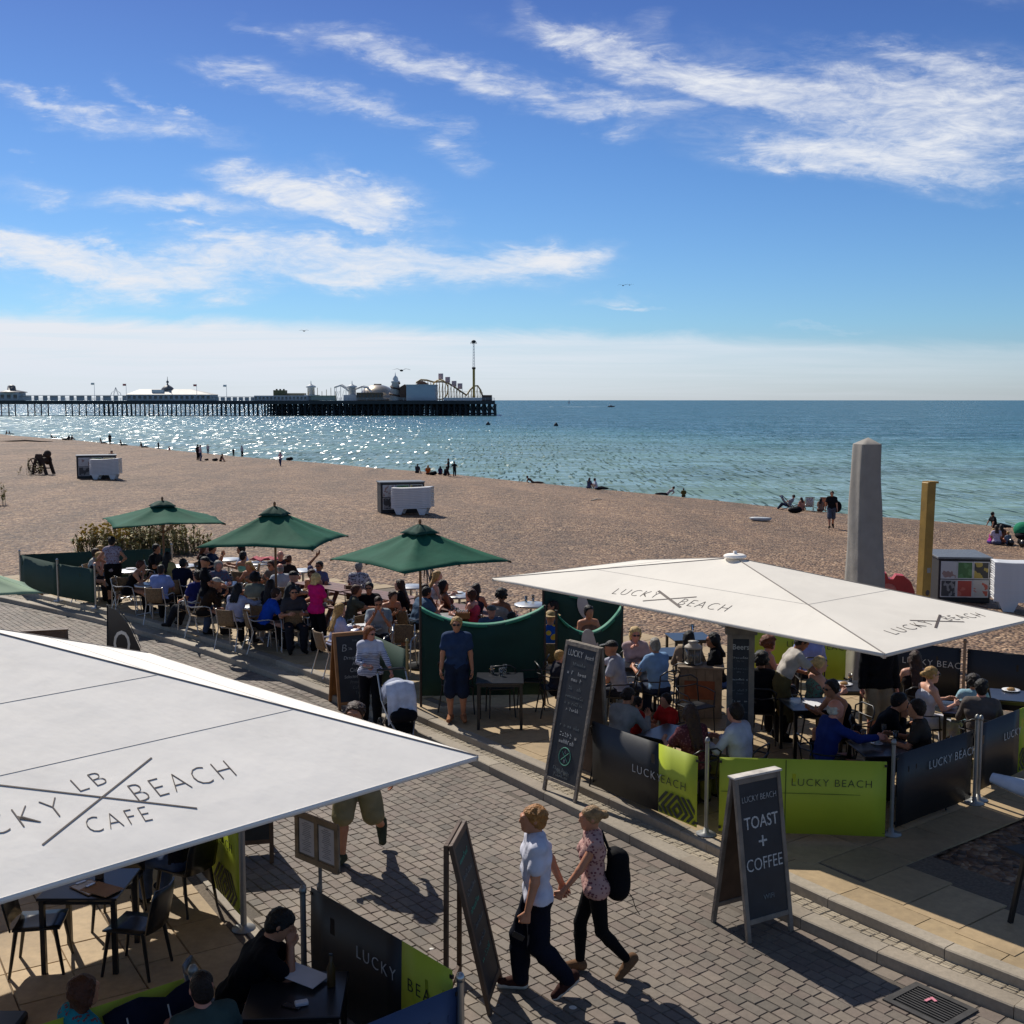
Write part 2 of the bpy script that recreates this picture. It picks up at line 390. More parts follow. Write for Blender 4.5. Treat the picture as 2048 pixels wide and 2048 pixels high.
M_SETT = stone_mat('sett', [(.26, .215, .155), (.36, .30, .215), (.30, .25, .18)], bump=.4, scale=30)
M_KERB = stone_mat('kerbstone', [(.25, .205, .155), (.36, .305, .23), (.29, .245, .19)], bump=.3)
M_SLAB = stone_mat('terrace_slab', [(.32, .23, .125), (.385, .275, .15), (.345, .25, .135)], bump=.15, scale=9)
M_FLAG = stone_mat('flagstone', [(.38, .27, .15), (.45, .325, .185), (.41, .295, .165)], bump=.2, scale=9)
M_JOINT = mat('joint_sand', (.10, .082, .064), .9, var=.3, scale=40)
M_JOINT2 = mat('joint_mortar', (.13, .10, .07), .9, var=.3, scale=30)

def pave(B, o, d, n, u0, u1, w, lens, inside, z, gap=.006, h=.012, ch=.008, jit=.3):
    """courses of stones along d; inside(x, y) keeps or drops a stone"""
    v = 0.0
    w0, w1 = w
    k = 0
    while v < (w1 - w0):
        cw = lens[2] * random.uniform(.94, 1.06)
        u = u0 - random.random() * .4
        while u < u1:
            L_ = random.uniform(lens[0], lens[1])
            cu, cv = u + L_ / 2, w0 + v + cw / 2
            c = o + d * cu + n * cv
            if inside(c.x, c.y):
                a, b = L_ / 2 - gap / 2, cw / 2 - gap / 2
                tz = random.uniform(-.003, .003) * jit; tx = random.uniform(-.006, .006) * jit; ty = random.uniform(-.006, .006) * jit
                q = []
                for (sa, sb) in ((-1, -1), (1, -1), (1, 1), (-1, 1)):
                    e = Vector((random.uniform(-.004, .004), random.uniform(-.004, .004), 0))
                    q.append((c + d * (sa * a) + n * (sb * b) + e, c + d * (sa * (a - ch)) + n * (sb * (b - ch)) + e, sa * tx + sb * ty))
                vs = [Vector((p.x, p.y, z - h)) for p, _, _ in q] + [Vector((p.x, p.y, z + t + tz)) for _, p, t in q]
                B.add(vs, [(4, 5, 6, 7), (0, 1, 5, 4), (1, 2, 6, 5), (2, 3, 7, 6), (3, 0, 4, 7)])
            u += L_
        v += cw; k += 1

def in_view(x, y, z=0, pad=.3):
    f = y * math.cos(PITCH) + (EYE - z) * math.sin(PITCH)
    if f < 1: return False
    px = x / f * FPX; py = (-y * math.sin(PITCH) + (EYE - z) * math.cos(PITCH)) / f * FPX
    return abs(px) < 1024 * (1 + pad) + 120 and -1024 < py < 1024 * (1 + pad) + 160

def build_ground():
    k1 = K1
    # one large sheet carries everything landward
    B = MB(); s = 220
    P = [KD * -120 + KN * -200, KD * 420 + KN * -200, KD * 420 + KN * 4, KD * 60 + KN * 4, KD * 20 + KN * 9, KD * -120 + KN * 9]
    B.add([(p.x, p.y, -.02) for p in P], [tuple(range(6))[::-1]])
    tag(B.build('ground', M_JOINT), kind='structure')
    # promenade of small dark pavers, laid in courses along the kerb
    B = MB()
    o = Vector((0, 0, 0))
    c_edge = Vector((-2.73, 11.23, 0)); cdir = Vector((-.53, .848, 0)).normalized(); cn = Vector((.848, .53, 0))
    def on_c(x, y): return (x - c_edge.x) * cn.x + (y - c_edge.y) * cn.y < 0 and y < 22
    global ON_C; ON_C = on_c
    def ins(x, y): return in_view(x, y) and y < 34 and not on_c(x - cn.x * .22, y - cn.y * .22) and near_dist(k1, x, y) < -.22
    pave(B, o, KD, KN, -12, 50, (-16, 12), (.13, .235, .128), ins, 0.0, gap=.005, ch=.006)
    tag(B.build('promenade_pavers', M_PAVER), kind='structure')
    B = MB(); E = resample(offset(k1, -.015), .24)                   # edge course that follows the kerb
    for i in range(len(E) - 1):
        if not in_view(E[i].x, E[i].y, pad=.3): continue
        a, b_ = E[i].lerp(E[i + 1], .02), E[i].lerp(E[i + 1], .98); n_ = -side(k1, min(range(len(k1)), key=lambda j: (k1[j] - a).length)); z = random.uniform(-.002, .002)
        q = [a, b_, b_ + n_ * .17, a + n_ * .17]; c_ = sum(q, Vector()) / 4
        B.add([(p.x, p.y, -.012) for p in q] + [((c_ + (p - c_) * .93).x, (c_ + (p - c_) * .93).y, z) for p in q], [(4, 5, 6, 7), (7, 6, 5, 4)][:1] + [(0, 1, 5, 4), (1, 2, 6, 5), (2, 3, 7, 6), (3, 0, 4, 7)])
    tag(B.build('promenade_edge_course', M_PAVER), kind='structure')
    B = MB(); B.grid([[(p.x, p.y, -.006) for p in offset(k1, -.02)], [(p.x, p.y, -.006) for p in offset(k1, -.6)]]); tag(B.build('promenade_margin', mat('dusty_joint', (.105, .085, .066), .9, var=.25, scale=12)), kind='structure')
    # terrace of warm flagstones under the near parasol
    B = MB()
    pave(B, c_edge, cdir, cn, -9, 12, (-9, 0), (.55, 1.0, .52), lambda x, y: in_view(x, y) and on_c(x, y), .012, h=.02, ch=.006)
    tag(B.build('flagstone_terrace', M_FLAG), kind='structure')
    B = MB(); u = -9
    while u < 11.5:
        l_ = random.uniform(.7, 1.0); p = c_edge + cdir * (u + l_ / 2) + cn * .07; B.box((p.x, p.y, -.05), (.13, l_ - .012, .116), rz=math.atan2(cdir.y, cdir.x) - R(90), bev=.006); u += l_
    tag(B.build('flagstone_edging', M_KERB), kind='structure')
    B = MB(); z = -.006
    P = [c_edge + cdir * -9, c_edge + cdir * 12, c_edge + cdir * 12 - cn * 12, c_edge + cdir * -9 - cn * 12]
    B.add([(p.x, p.y, z) for p in P], [(0, 1, 2, 3)]); tag(B.build('flagstone_bed', M_JOINT2), kind='structure')
    # two kerbs, a strip of setts between them
    def kerb(name, P, z0, z1, w):
        B = MB(); A, C = offset(P, 0), offset(P, w)
        n = len(P); i = 0
        while i < n - 1:
            j = min(i + random.choice((1, 2, 2, 3)), n - 1)
            g = .004
            a0, a1 = A[i].lerp(A[j], g), A[i].lerp(A[j], 1 - g); c0, c1 = C[i].lerp(C[j], g), C[i].lerp(C[j], 1 - g)
            dz = random.uniform(-.005, .005); ch = .012
            a0m, a1m = a0.lerp(c0, ch / w), a1.lerp(c1, ch / w)
            vs = [(a0.x, a0.y, z0), (a1.x, a1.y, z0), (a0.x, a0.y, z1 - ch + dz), (a1.x, a1.y, z1 - ch + dz), (a0m.x, a0m.y, z1 + dz), (a1m.x, a1m.y, z1 + dz),
                  (c0.x, c0.y, z1 + dz), (c1.x, c1.y, z1 + dz), (c0.x, c0.y, z0), (c1.x, c1.y, z0)]
            B.add(vs, [(0, 1, 3, 2), (2, 3, 5, 4), (4, 5, 7, 6), (6, 7, 9, 8), (0, 2, 4, 6, 8), (1, 9, 7, 5, 3)])
            i = j
        tag(B.build(name, M_KERB), kind='structure')
    kerb('lower_kerb', K1, -.03, .115, .2)
    kerb('upper_kerb', K2, .05, TER, .17)
    def strip(name, PA, PB, z, m, rows, ln, h):
        B = MB()
        PA = resample(PA, ln)
        for i in range(len(PA) - 1):
            if not in_view(PA[i].x, PA[i].y, pad=.3): continue
            def cross(p):
                q = min(PB, key=lambda r: (r.x - p.x) ** 2 + (r.y - p.y) ** 2); n = side(PB, PB.index(q)); return p + n * max(.05, (q - p).dot(n))
            a, b = PA[i], PA[i + 1]; c, d = cross(a), cross(b)
            for r in range(rows):
                t0, t1 = r / rows, (r + 1) / rows; t0 += random.uniform(-.02, .02)
                q = [a.lerp(c, t0), b.lerp(d, t0), b.lerp(d, t1), a.lerp(c, t1)]; ctr = sum(q, Vector()) / 4
                lo = [ctr + (p - ctr) * .95 for p in q]; hi = [ctr + (p - ctr) * .78 for p in q]; dz = random.uniform(-.004, .004)
                B.add([(p.x, p.y, z - h) for p in lo] + [(p.x, p.y, z - .006) for p in lo] + [(p.x, p.y, z + dz) for p in hi],
                      [(0, 1, 5, 4), (1, 2, 6, 5), (2, 3, 7, 6), (3, 0, 4, 7), (4, 5, 9, 8), (5, 6, 10, 9), (6, 7, 11, 10), (7, 4, 8, 11), (8, 9, 10, 11)], 0)
        tag(B.build(name, m), kind='structure')
    strip('sett_strip', offset(K1, .205), K2, .113, M_SETT, 5, .12, .03)
    def ribbon(name, PA, PB, z, m):
        B = MB(); PB2 = [min(PB, key=lambda r: (r.x - p.x) ** 2 + (r.y - p.y) ** 2) for p in PA]
        B.grid([[(p.x, p.y, z) for p in PA], [(p.x, p.y, z) for p in PB2]]); tag(B.build(name, m), kind='structure')
    ribbon('sett_bed', offset(K1, .15), offset(K2, .05), .095, M_JOINT2)
    # terrace paving behind the upper kerb
    B = MB()
    bk = lambda x, y: near_dist(K2, x, y)
    pave(B, Vector((0, 0, 0)), KN, KD, -6, 40, (-12, 46), (.85, .95, .62), lambda x, y: in_view(x, y, TER) and bk(x, y) > .36 and sN(x, y) < TERR_BACK(x, y), TER, gap=.01, h=.02, ch=.004)
    B2 = MB(); 
    C0 = offset(K2, .172); C1 = offset(K2, .62)
    A0, A1 = C0, C1
    n = len(A0); i = 0
    while i < n - 1:
        j = min(i + 2, n - 1); vs = []
        for p in (A0[i].lerp(A0[j], .006), A0[i].lerp(A0[j], .994), A1[i].lerp(A1[j], .994), A1[i].lerp(A1[j], .006)): vs.append((p.x, p.y, TER - .005))
        B.add(vs, [(0, 1, 2, 3)]); i = j
    tag(B.build('terrace_paving', M_SLAB), kind='structure')
    B = MB(); C = offset(K2, .1)
    pts = [(p.x, p.y, TER - .014) for p in C]
    far = []
    for p in C:
        q = p.copy(); t = 0
        while sN(q.x, q.y) < TERR_BACK(q.x, q.y) and t < 60: q += KN * .25; t += 1
        far.append((q.x, q.y, TER - .014))
    B.grid([pts, far]); tag(B.build('terrace_bed', M_JOINT2), kind='structure')

def TERR_BACK(x, y):
    """how far seaward the terraces reach, along the kerb"""
    t = x * KD.x + y * KD.y
    P = [(-10, 10.6), (7.2, 11.2), (7.25, 17.3), (9, 17.6), (14, 17.8), (20, 16.6), (27, 16.0), (30, 15.2), (33, 11.0), (36, 8.0), (60, 2.5)]
    for (a, b), (c, d) in zip(P, P[1:]):
        if t <= c: return b + (d - b) * max(0, (t - a)) / (c - a)
    return P[-1][1]

def beach_z(s, t):
    base = .16 - .0 * s
    if s < 16: z = .17
    elif s < 63: z = .17 - 2.15 * ((s - 16) / 47) ** 1.15
    else: z = -1.98 - (s - 63) * .17
    z += .10 * math.sin(s * .33 + .06 * t) * min(1, max(0, (s - 18) / 14)) + .05 * math.sin(t * .21 + s * .11) * min(1, max(0, (s - 16) / 10))
    return z
def beach_at(px, py):
    """point of the shingle seen at this photo pixel"""
    z = 0.0
    for _ in range(25):
        p = at(px, py, z); z = .6 * z + .4 * max(beach_z(sN(p.x, p.y), p.x * KD.x + p.y * KD.y), -2.6)
    return at(px, py, z)

def build_shore():
    m, nt, b, N, L = nodes_of('shingle')
    tc = N('ShaderNodeTexCoord')
    def vor(sc):
        v = N('ShaderNodeTexVoronoi'); v.inputs['Scale'].default_value = sc; L(tc.outputs['Object'], v.inputs['Vector']); return v
    v1 = vor(11); v2 = vor(4.5)
    s1 = N('ShaderNodeSeparateXYZ'); L(v1.outputs['Color'], s1.inputs[0])
    s2 = N('ShaderNodeSeparateXYZ'); L(v2.outputs['Color'], s2.inputs[0])
    ra = N('ShaderNodeMath'); ra.operation = 'MULTIPLY_ADD'; ra.inputs[1].default_value = .62; L(s1.outputs[0], ra.inputs[0])
    rb = N('ShaderNodeMath'); rb.operation = 'MULTIPLY'; rb.inputs[1].default_value = .38; L(s2.outputs[1], rb.inputs[0]); L(rb.outputs[0], ra.inputs[2])
    ramp = N('ShaderNodeValToRGB'); L(ra.outputs[0], ramp.inputs[0]); cr = ramp.color_ramp
    cr.elements[0].position = .1; cr.elements[0].color = (.055, .028, .014, 1); cr.elements[1].position = .95; cr.elements[1].color = (.62, .42, .25, 1)
    for p_, c_ in ((.35, (.18, .094, .048)), (.6, (.275, .155, .08)), (.8, (.40, .25, .14))): e = cr.elements.new(p_); e.color = (*c_, 1)
    mp = N('ShaderNodeMapping'); mp.inputs['Rotation'].default_value = (0, 0, R(37)); mp.inputs['Scale'].default_value = (.30, .045, 1); L(tc.outputs['Object'], mp.inputs[0])
    n = N('ShaderNodeTexNoise'); n.inputs['Scale'].default_value = 1; n.inputs['Detail'].default_value = 7; L(mp.outputs[0], n.inputs['Vector'])
    mr = N('ShaderNodeMapRange'); mr.inputs[1].default_value = .3; mr.inputs[2].default_value = .7; mr.inputs[3].default_value = .55; mr.inputs[4].default_value = 1.08; L(n.outputs[0], mr.inputs[0])
    mx = N('ShaderNodeMix'); mx.data_type = 'RGBA'; mx.blend_type = 'MULTIPLY'; mx.inputs[0].default_value = 1; L(ramp.outputs[0], mx.inputs[6]); L(mr.outputs[0], mx.inputs[7])
    n5 = N('ShaderNodeTexNoise'); n5.inputs['Scale'].default_value = 1.1; n5.inputs['Detail'].default_value = 5; L(tc.outputs['Object'], n5.inputs['Vector'])
    m5 = N('ShaderNodeMapRange'); m5.inputs[1].default_value = .35; m5.inputs[2].default_value = .65; m5.inputs[3].default_value = .84; m5.inputs[4].default_value = 1.12; L(n5.outputs[0], m5.inputs[0])
    mx2 = N('ShaderNodeMix'); mx2.data_type = 'RGBA'; mx2.blend_type = 'MULTIPLY'; mx2.inputs[0].default_value = 1; L(mx.outputs[2], mx2.inputs[6]); L(m5.outputs[0], mx2.inputs[7])
    L(mx2.outputs[2], b.inputs['Base Color']); b.inputs['Roughness'].default_value = .75
    bp = N('ShaderNodeBump'); bp.inputs['Strength'].default_value = 1.0; bp.inputs['Distance'].default_value = .09; bp.invert = True
    h = N('ShaderNodeMath'); h.operation = 'MULTIPLY_ADD'; h.inputs[1].default_value = .5; L(v2.outputs['Distance'], h.inputs[0]); L(v1.outputs['Distance'], h.inputs[2])
    L(h.outputs[0], bp.inputs['Height']); L(bp.outputs[0], b.inputs['Normal'])
    B = MB(); rows = []
    ts = sorted([-90 + i * 2.5 for i in range(60)] + [7.15, 7.35]) + [60 + i * 12 for i in range(40)]
    ss = [3.0 + i * .9 for i in range(16)] + [17.4 + i * 1.5 for i in range(30)] + [62.4, 63, 64, 66, 70, 76, 90, 120]
    for t in ts:
        r = []
        for s in ss:
            p = KD * t + KN * s; z = beach_z(s, t)
            if s <= 62.5: z += random.uniform(-.02, .02)
            q = p - KD * .5
            if (s < TERR_BACK(p.x, p.y) - 1.2 and s < TERR_BACK(q.x, q.y) - 1.2) or s < 5: z = -.3
            r.append((p.x, p.y, z))
        rows.append(r)
    B.grid(rows); tag(B.build('shingle_beach', m), kind='structure')
    # sea
    m, nt, b, N, L = nodes_of('sea_water')
    tc = N('ShaderNodeTexCoord')
    def noi(sc, rot, scl, det, dist=0.0, rough=.55):
        mp = N('ShaderNodeMapping'); mp.inputs['Rotation'].default_value = (0, 0, rot); mp.inputs['Scale'].default_value = scl; L(tc.outputs['Object'], mp.inputs[0])
        n = N('ShaderNodeTexNoise'); n.inputs['Scale'].default_value = sc; n.inputs['Detail'].default_value = det; n.inputs['Distortion'].default_value = dist; n.inputs['Roughness'].default_value = rough
        L(mp.outputs[0], n.inputs['Vector']); return n
    w1 = noi(.42, R(12), (.55, 1.5, 1), 4, .3); w2 = noi(.085, R(-6), (.5, 1.6, 1), 4, .3)
    def vsub(src, k):
        a = N('ShaderNodeVectorMath'); a.operation = 'SUBTRACT'; L(src, a.inputs[0]); a.inputs[1].default_value = (.5, .5, .5)
        m_ = N('ShaderNodeVectorMath'); m_.operation = 'MULTIPLY'; L(a.outputs[0], m_.inputs[0]); m_.inputs[1].default_value = (k, k, 0); return m_.outputs[0]
    def vadd(a, b_):
        n = N('ShaderNodeVectorMath'); n.operation = 'ADD'; L(a, n.inputs[0]); L(b_, n.inputs[1]); return n.outputs[0]
    w3 = noi(1.9, R(30), (.8, 1.3, 1), 3)
    up = N('ShaderNodeCombineXYZ'); up.inputs[1].default_value = -.14; up.inputs[2].default_value = 1
    sl = vadd(vadd(vsub(w1.outputs['Color'], SEA_CHOP[0]), vsub(w2.outputs['Color'], SEA_CHOP[1])), vsub(w3.outputs['Color'], SEA_CHOP[2]))
    # some wavelets stand steep towards the land: those catch the sun
    mp = N('ShaderNodeMapping'); mp.inputs['Scale'].default_value = (3.6, .30, 1); L(tc.outputs['Object'], mp.inputs[0])
    vo = N('ShaderNodeTexVoronoi'); vo.inputs['Scale'].default_value = 1; L(mp.outputs[0], vo.inputs['Vector'])
    sv = N('ShaderNodeSeparateXYZ'); L(vo.outputs['Color'], sv.inputs[0])
    cb = N('ShaderNodeCombineXYZ'); L(sv.outputs[1], cb.inputs[0]); L(sv.outputs[2], cb.inputs[1]); cb.inputs[2].default_value = .5
    st = vadd(vsub(cb.outputs[0], .72), (lambda q: (setattr(q.inputs[0], 'default_value', .02), setattr(q.inputs[1], 'default_value', -.33), q.outputs[0])[2])(N('ShaderNodeCombineXYZ')))
    gt = N('ShaderNodeMath'); gt.operation = 'GREATER_THAN'; gt.inputs[1].default_value = .74; L(sv.outputs[0], gt.inputs[0])
    mxs = N('ShaderNodeMix'); mxs.data_type = 'VECTOR'; L(gt.outputs[0], mxs.inputs[0]); L(sl, mxs.inputs[4]); L(vadd(st, vsub(w3.outputs['Color'], .5)), mxs.inputs[5])
    nn = N('ShaderNodeVectorMath'); nn.operation = 'NORMALIZE'; L(vadd(up.outputs[0], mxs.outputs[1]), nn.inputs[0]); L(nn.outputs[0], b.inputs['Normal'])
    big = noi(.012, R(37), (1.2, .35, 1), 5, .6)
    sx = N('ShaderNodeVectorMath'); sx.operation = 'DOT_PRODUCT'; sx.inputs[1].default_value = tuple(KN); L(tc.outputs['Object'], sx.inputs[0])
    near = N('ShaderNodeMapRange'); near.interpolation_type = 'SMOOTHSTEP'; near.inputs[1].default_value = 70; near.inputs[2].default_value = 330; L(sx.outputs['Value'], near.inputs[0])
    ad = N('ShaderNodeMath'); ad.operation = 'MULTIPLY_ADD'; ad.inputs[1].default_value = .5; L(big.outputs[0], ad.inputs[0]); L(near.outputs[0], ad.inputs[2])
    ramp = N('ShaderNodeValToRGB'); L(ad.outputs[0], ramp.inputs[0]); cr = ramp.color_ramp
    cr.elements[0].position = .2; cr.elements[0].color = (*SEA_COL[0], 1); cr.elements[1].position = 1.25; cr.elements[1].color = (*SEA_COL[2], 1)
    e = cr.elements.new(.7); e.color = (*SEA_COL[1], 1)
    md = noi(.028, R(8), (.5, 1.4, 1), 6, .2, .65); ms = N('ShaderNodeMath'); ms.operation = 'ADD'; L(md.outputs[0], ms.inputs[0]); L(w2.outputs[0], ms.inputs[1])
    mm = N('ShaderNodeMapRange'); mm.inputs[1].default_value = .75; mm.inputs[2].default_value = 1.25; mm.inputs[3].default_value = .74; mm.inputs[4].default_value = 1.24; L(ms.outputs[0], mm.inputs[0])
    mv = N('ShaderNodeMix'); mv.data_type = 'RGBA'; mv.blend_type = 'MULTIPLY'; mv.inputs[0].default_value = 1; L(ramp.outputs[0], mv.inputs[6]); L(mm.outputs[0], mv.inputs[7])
    # foam specks on the steeper crests
    fm = N('ShaderNodeMapRange'); fm.inputs[1].default_value = .70; fm.inputs[2].default_value = .76; L(w1.outputs[0], fm.inputs[0])
    mx = N('ShaderNodeMix'); mx.data_type = 'RGBA'; L(fm.outputs[0], mx.inputs[0]); L(mv.outputs[2], mx.inputs[6]); mx.inputs[7].default_value = (.6, .66, .66, 1)
    L(mx.outputs[2], b.inputs['Base Color']); b.inputs['Roughness'].default_value = .22; b.inputs['IOR'].default_value = 1.33
    b.inputs['Specular IOR Level'].default_value = .38
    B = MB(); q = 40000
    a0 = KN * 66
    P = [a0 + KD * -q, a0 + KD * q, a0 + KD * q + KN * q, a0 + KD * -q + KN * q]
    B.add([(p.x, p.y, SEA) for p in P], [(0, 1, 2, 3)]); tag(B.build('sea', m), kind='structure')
SEA_CHOP = (.8, .5, .7)
SEA_COL = [(.215, .325, .28), (.115, .245, .245), (.065, .17, .20)]
build_ground(); build_shore()
# ------------------------------------------------------------------ people
def V3(*a): return np.array(a, dtype=np.float64)
def nrm(v): return v / max(1e-9, np.linalg.norm(v))
def sd_cone(P, a, b, ra, rb):
    d = b - a; L = float(d @ d) + 1e-12
    t = np.clip(((P - a) @ d) / L, 0, 1)
    return np.linalg.norm(P - a - t[:, None] * d, axis=1) - (ra + (rb - ra) * t)
def sd_ell(P, c, r, A):
    q = (P - c) @ A.T / r                      # rows of A are the axes
    k = np.linalg.norm(q, axis=1)
    return (k - 1) * min(r) * (.6 + .4 * np.minimum(k, 1.5))
def smin(a, b, k):
    h = np.maximum(k - np.abs(a - b), 0) / k
    return np.minimum(a, b) - h * h * k * .25
def nets(prims, h, cuts=(), pad=.03, k=.03, crease=0.0, fray=0.0):
    """one closed skin round the blended shapes: prims are (kind, args..., k)"""
    lo = np.full(3, 1e9); hi = -lo
    for p in prims:
        if p[0] == 'c':
            for q, r in ((p[1], p[3]), (p[2], p[4])): lo = np.minimum(lo, q - r); hi = np.maximum(hi, q + r)
        else: lo = np.minimum(lo, p[1] - max(p[2])); hi = np.maximum(hi, p[1] + max(p[2]))
    lo -= pad; hi += pad
    n = np.ceil((hi - lo) / h).astype(int) + 1
    ax = [lo[i] + h * np.arange(n[i]) for i in range(3)]
    G = np.stack(np.meshgrid(*ax, indexing='ij'), -1).reshape(-1, 3)
    F = np.full(len(G), 1.0)
    for p in prims:
        if p[0] == 'c':
            l, u = np.minimum(p[1] - p[3], p[2] - p[4]), np.maximum(p[1] + p[3], p[2] + p[4])
        else: l, u = p[1] - max(p[2]), p[1] + max(p[2])
        kk = p[5] if p[0] == 'c' else p[4]
        mg = kk + 2.5 * h
        i0 = np.clip(np.floor((l - mg - lo) / h).astype(int), 0, n - 1); i1 = np.clip(np.ceil((u + mg - lo) / h).astype(int) + 1, 1, n)
        ix = (np.arange(i0[0], i1[0])[:, None, None] * n[1] + np.arange(i0[1], i1[1])[None, :, None]) * n[2] + np.arange(i0[2], i1[2])[None, None, :]
        ix = ix.ravel(); Q = G[ix]
        d = sd_cone(Q, *p[1:5]) if p[0] == 'c' else sd_ell(Q, *p[1:4])
        F[ix] = smin(F[ix], d, kk)
    if crease:
        x, y, z = G[:, 0], G[:, 1], G[:, 2]
        F += crease * (np.sin(23 * x + 17 * z + 3 * np.sin(11 * y + 5 * z)) * np.sin(19 * y - 13 * z + 2 * np.sin(9 * x)) + .6 * np.sin(41 * z + 9 * np.sin(7 * x + 8 * y)) * np.sin(13 * x + 9 * y))
    fr = fray * np.sin(150 * G[:, 0] + 4 * np.sin(90 * G[:, 2])) * np.sin(130 * G[:, 2] + 70 * G[:, 1]) if fray else 0
    for (c, nn) in cuts: F = np.maximum(F, (G - c) @ nn + fr)
    F = F.reshape(n); S = F < 0
    cs = n - 1
    cnt = np.zeros(cs); acc = np.zeros((*cs, 3))
    offs = [(0, 0, 0), (1, 0, 0), (0, 1, 0), (1, 1, 0), (0, 0, 1), (1, 0, 1), (0, 1, 1), (1, 1, 1)]
    def sl(A, o): return A[o[0]:o[0] + cs[0], o[1]:o[1] + cs[1], o[2]:o[2] + cs[2]]
    for a in range(8):
        for ax_ in range(3):
            if offs[a][ax_]: continue
            b = list(offs[a]); b[ax_] = 1
            fa, fb = sl(F, offs[a]), sl(F, b); x = (fa < 0) != (fb < 0)
            t = np.where(x, fa / np.where(x, fa - fb, 1), 0)
            for d in range(3): acc[..., d] += np.where(x, offs[a][d] + (t if d == ax_ else 0), 0)
            cnt += x
    used = cnt > 0; idx = np.full(cs, -1); idx[used] = np.arange(used.sum())
    base = np.stack(np.nonzero(used), -1)
    v = (base + acc[used] / cnt[used][:, None]) * h + lo
    fs = []
    for ax_ in range(3):
        o = [i for i in range(3) if i != ax_]
        A = [slice(1, -1)] * 3; A[ax_] = slice(0, -1); B = list(A); B[ax_] = slice(1, None)
        sa, sb = S[tuple(A)], S[tuple(B)]; x = sa != sb
        pos = np.stack(np.nonzero(x), -1); off = np.ones(3, int); off[ax_] = 0; pos = pos + off
        def cell(d1, d2):
            q = pos.copy(); q[:, o[0]] += d1; q[:, o[1]] += d2; return idx[q[:, 0], q[:, 1], q[:, 2]]
        quad = np.stack([cell(-1, -1), cell(0, -1), cell(0, 0), cell(-1, 0)], -1)
        flip = sa[x]
        if ax_ == 1: flip = ~flip
        quad[~flip] = quad[~flip][:, ::-1]
        fs.append(quad)
    return v, np.concatenate(fs)
def relax(v, f, it=1, w=.5):
    for _ in range(it):
        s = np.zeros_like(v); c = np.zeros(len(v))
        for a, b in ((0, 1), (1, 2), (2, 3), (3, 0)):
            np.add.at(s, f[:, a], v[f[:, b]]); np.add.at(c, f[:, a], 1); np.add.at(s, f[:, b], v[f[:, a]]); np.add.at(c, f[:, b], 1)
        v = v * (1 - w) + s / np.maximum(c, 1)[:, None] * w
    return v
def to_mesh(name, parts):
    vs = []; fs = []; o = 0
    for v, f in parts: vs.append(v); fs.append(f + o); o += len(v)
    v = np.concatenate(vs); f = np.concatenate(fs)
    me = bpy.data.meshes.new(name); me.vertices.add(len(v)); me.vertices.foreach_set('co', v.astype(np.float32).ravel())
    me.loops.add(len(f) * 4); me.loops.foreach_set('vertex_index', f.astype(np.int32).ravel())
    me.polygons.add(len(f)); me.polygons.foreach_set('loop_start', np.arange(len(f), dtype=np.int32) * 4)
    me.polygons.foreach_set('use_smooth', np.ones(len(f), bool)); me.update(calc_edges=True); me.validate()
    me.materials.append(None)
    return me

HAND = {}
def hand(kind):
    """palm, four fingers of different length and a thumb off the side: wrist at 0, fingers +y, thumb +x, palm facing +z"""
    if kind in HAND: return HAND[kind]
    curl = {'relaxed': (.35, .5, .35), 'grip': (1.0, 1.35, .9), 'flat': (.12, .15, .1)}[kind]
    pr = []
    xs = [.031, .010, -.011, -.030]; ln = [(.042, .026, .020), (.047, .029, .021), (.043, .027, .020), (.034, .021, .018)]
    for i, x in enumerate(xs):
        kn = V3(x, .092 - abs(i - 1.2) * .004, 0)
        pr.append(('c', V3(x * .55, .012, 0), kn, .014, .0125, .012))
        a = 0; p = kn
        for s in range(3):
            a += curl[s] * (1 + .08 * i); q = p + ln[i][s] * V3(-x * .12 * math.cos(a), math.cos(a), math.sin(a))
            pr.append(('c', p, q, .0095 - .0008 * s, .0088 - .0008 * s, .003)); p = q
    t0 = V3(.026, .028, .006); t1 = V3(.052, .058, .018); t2 = V3(.050, .088, .03) if kind != 'grip' else V3(.034, .082, .042)
    pr += [('c', t0, t1, .016, .0125, .01), ('c', t1, t2, .0115, .0095, .004), ('c', V3(0, -.03, 0), V3(0, .02, 0), .022, .02, .012)]
    v, f = nets(pr, .0065, k=.005); HAND[kind] = (v, f); return HAND[kind]

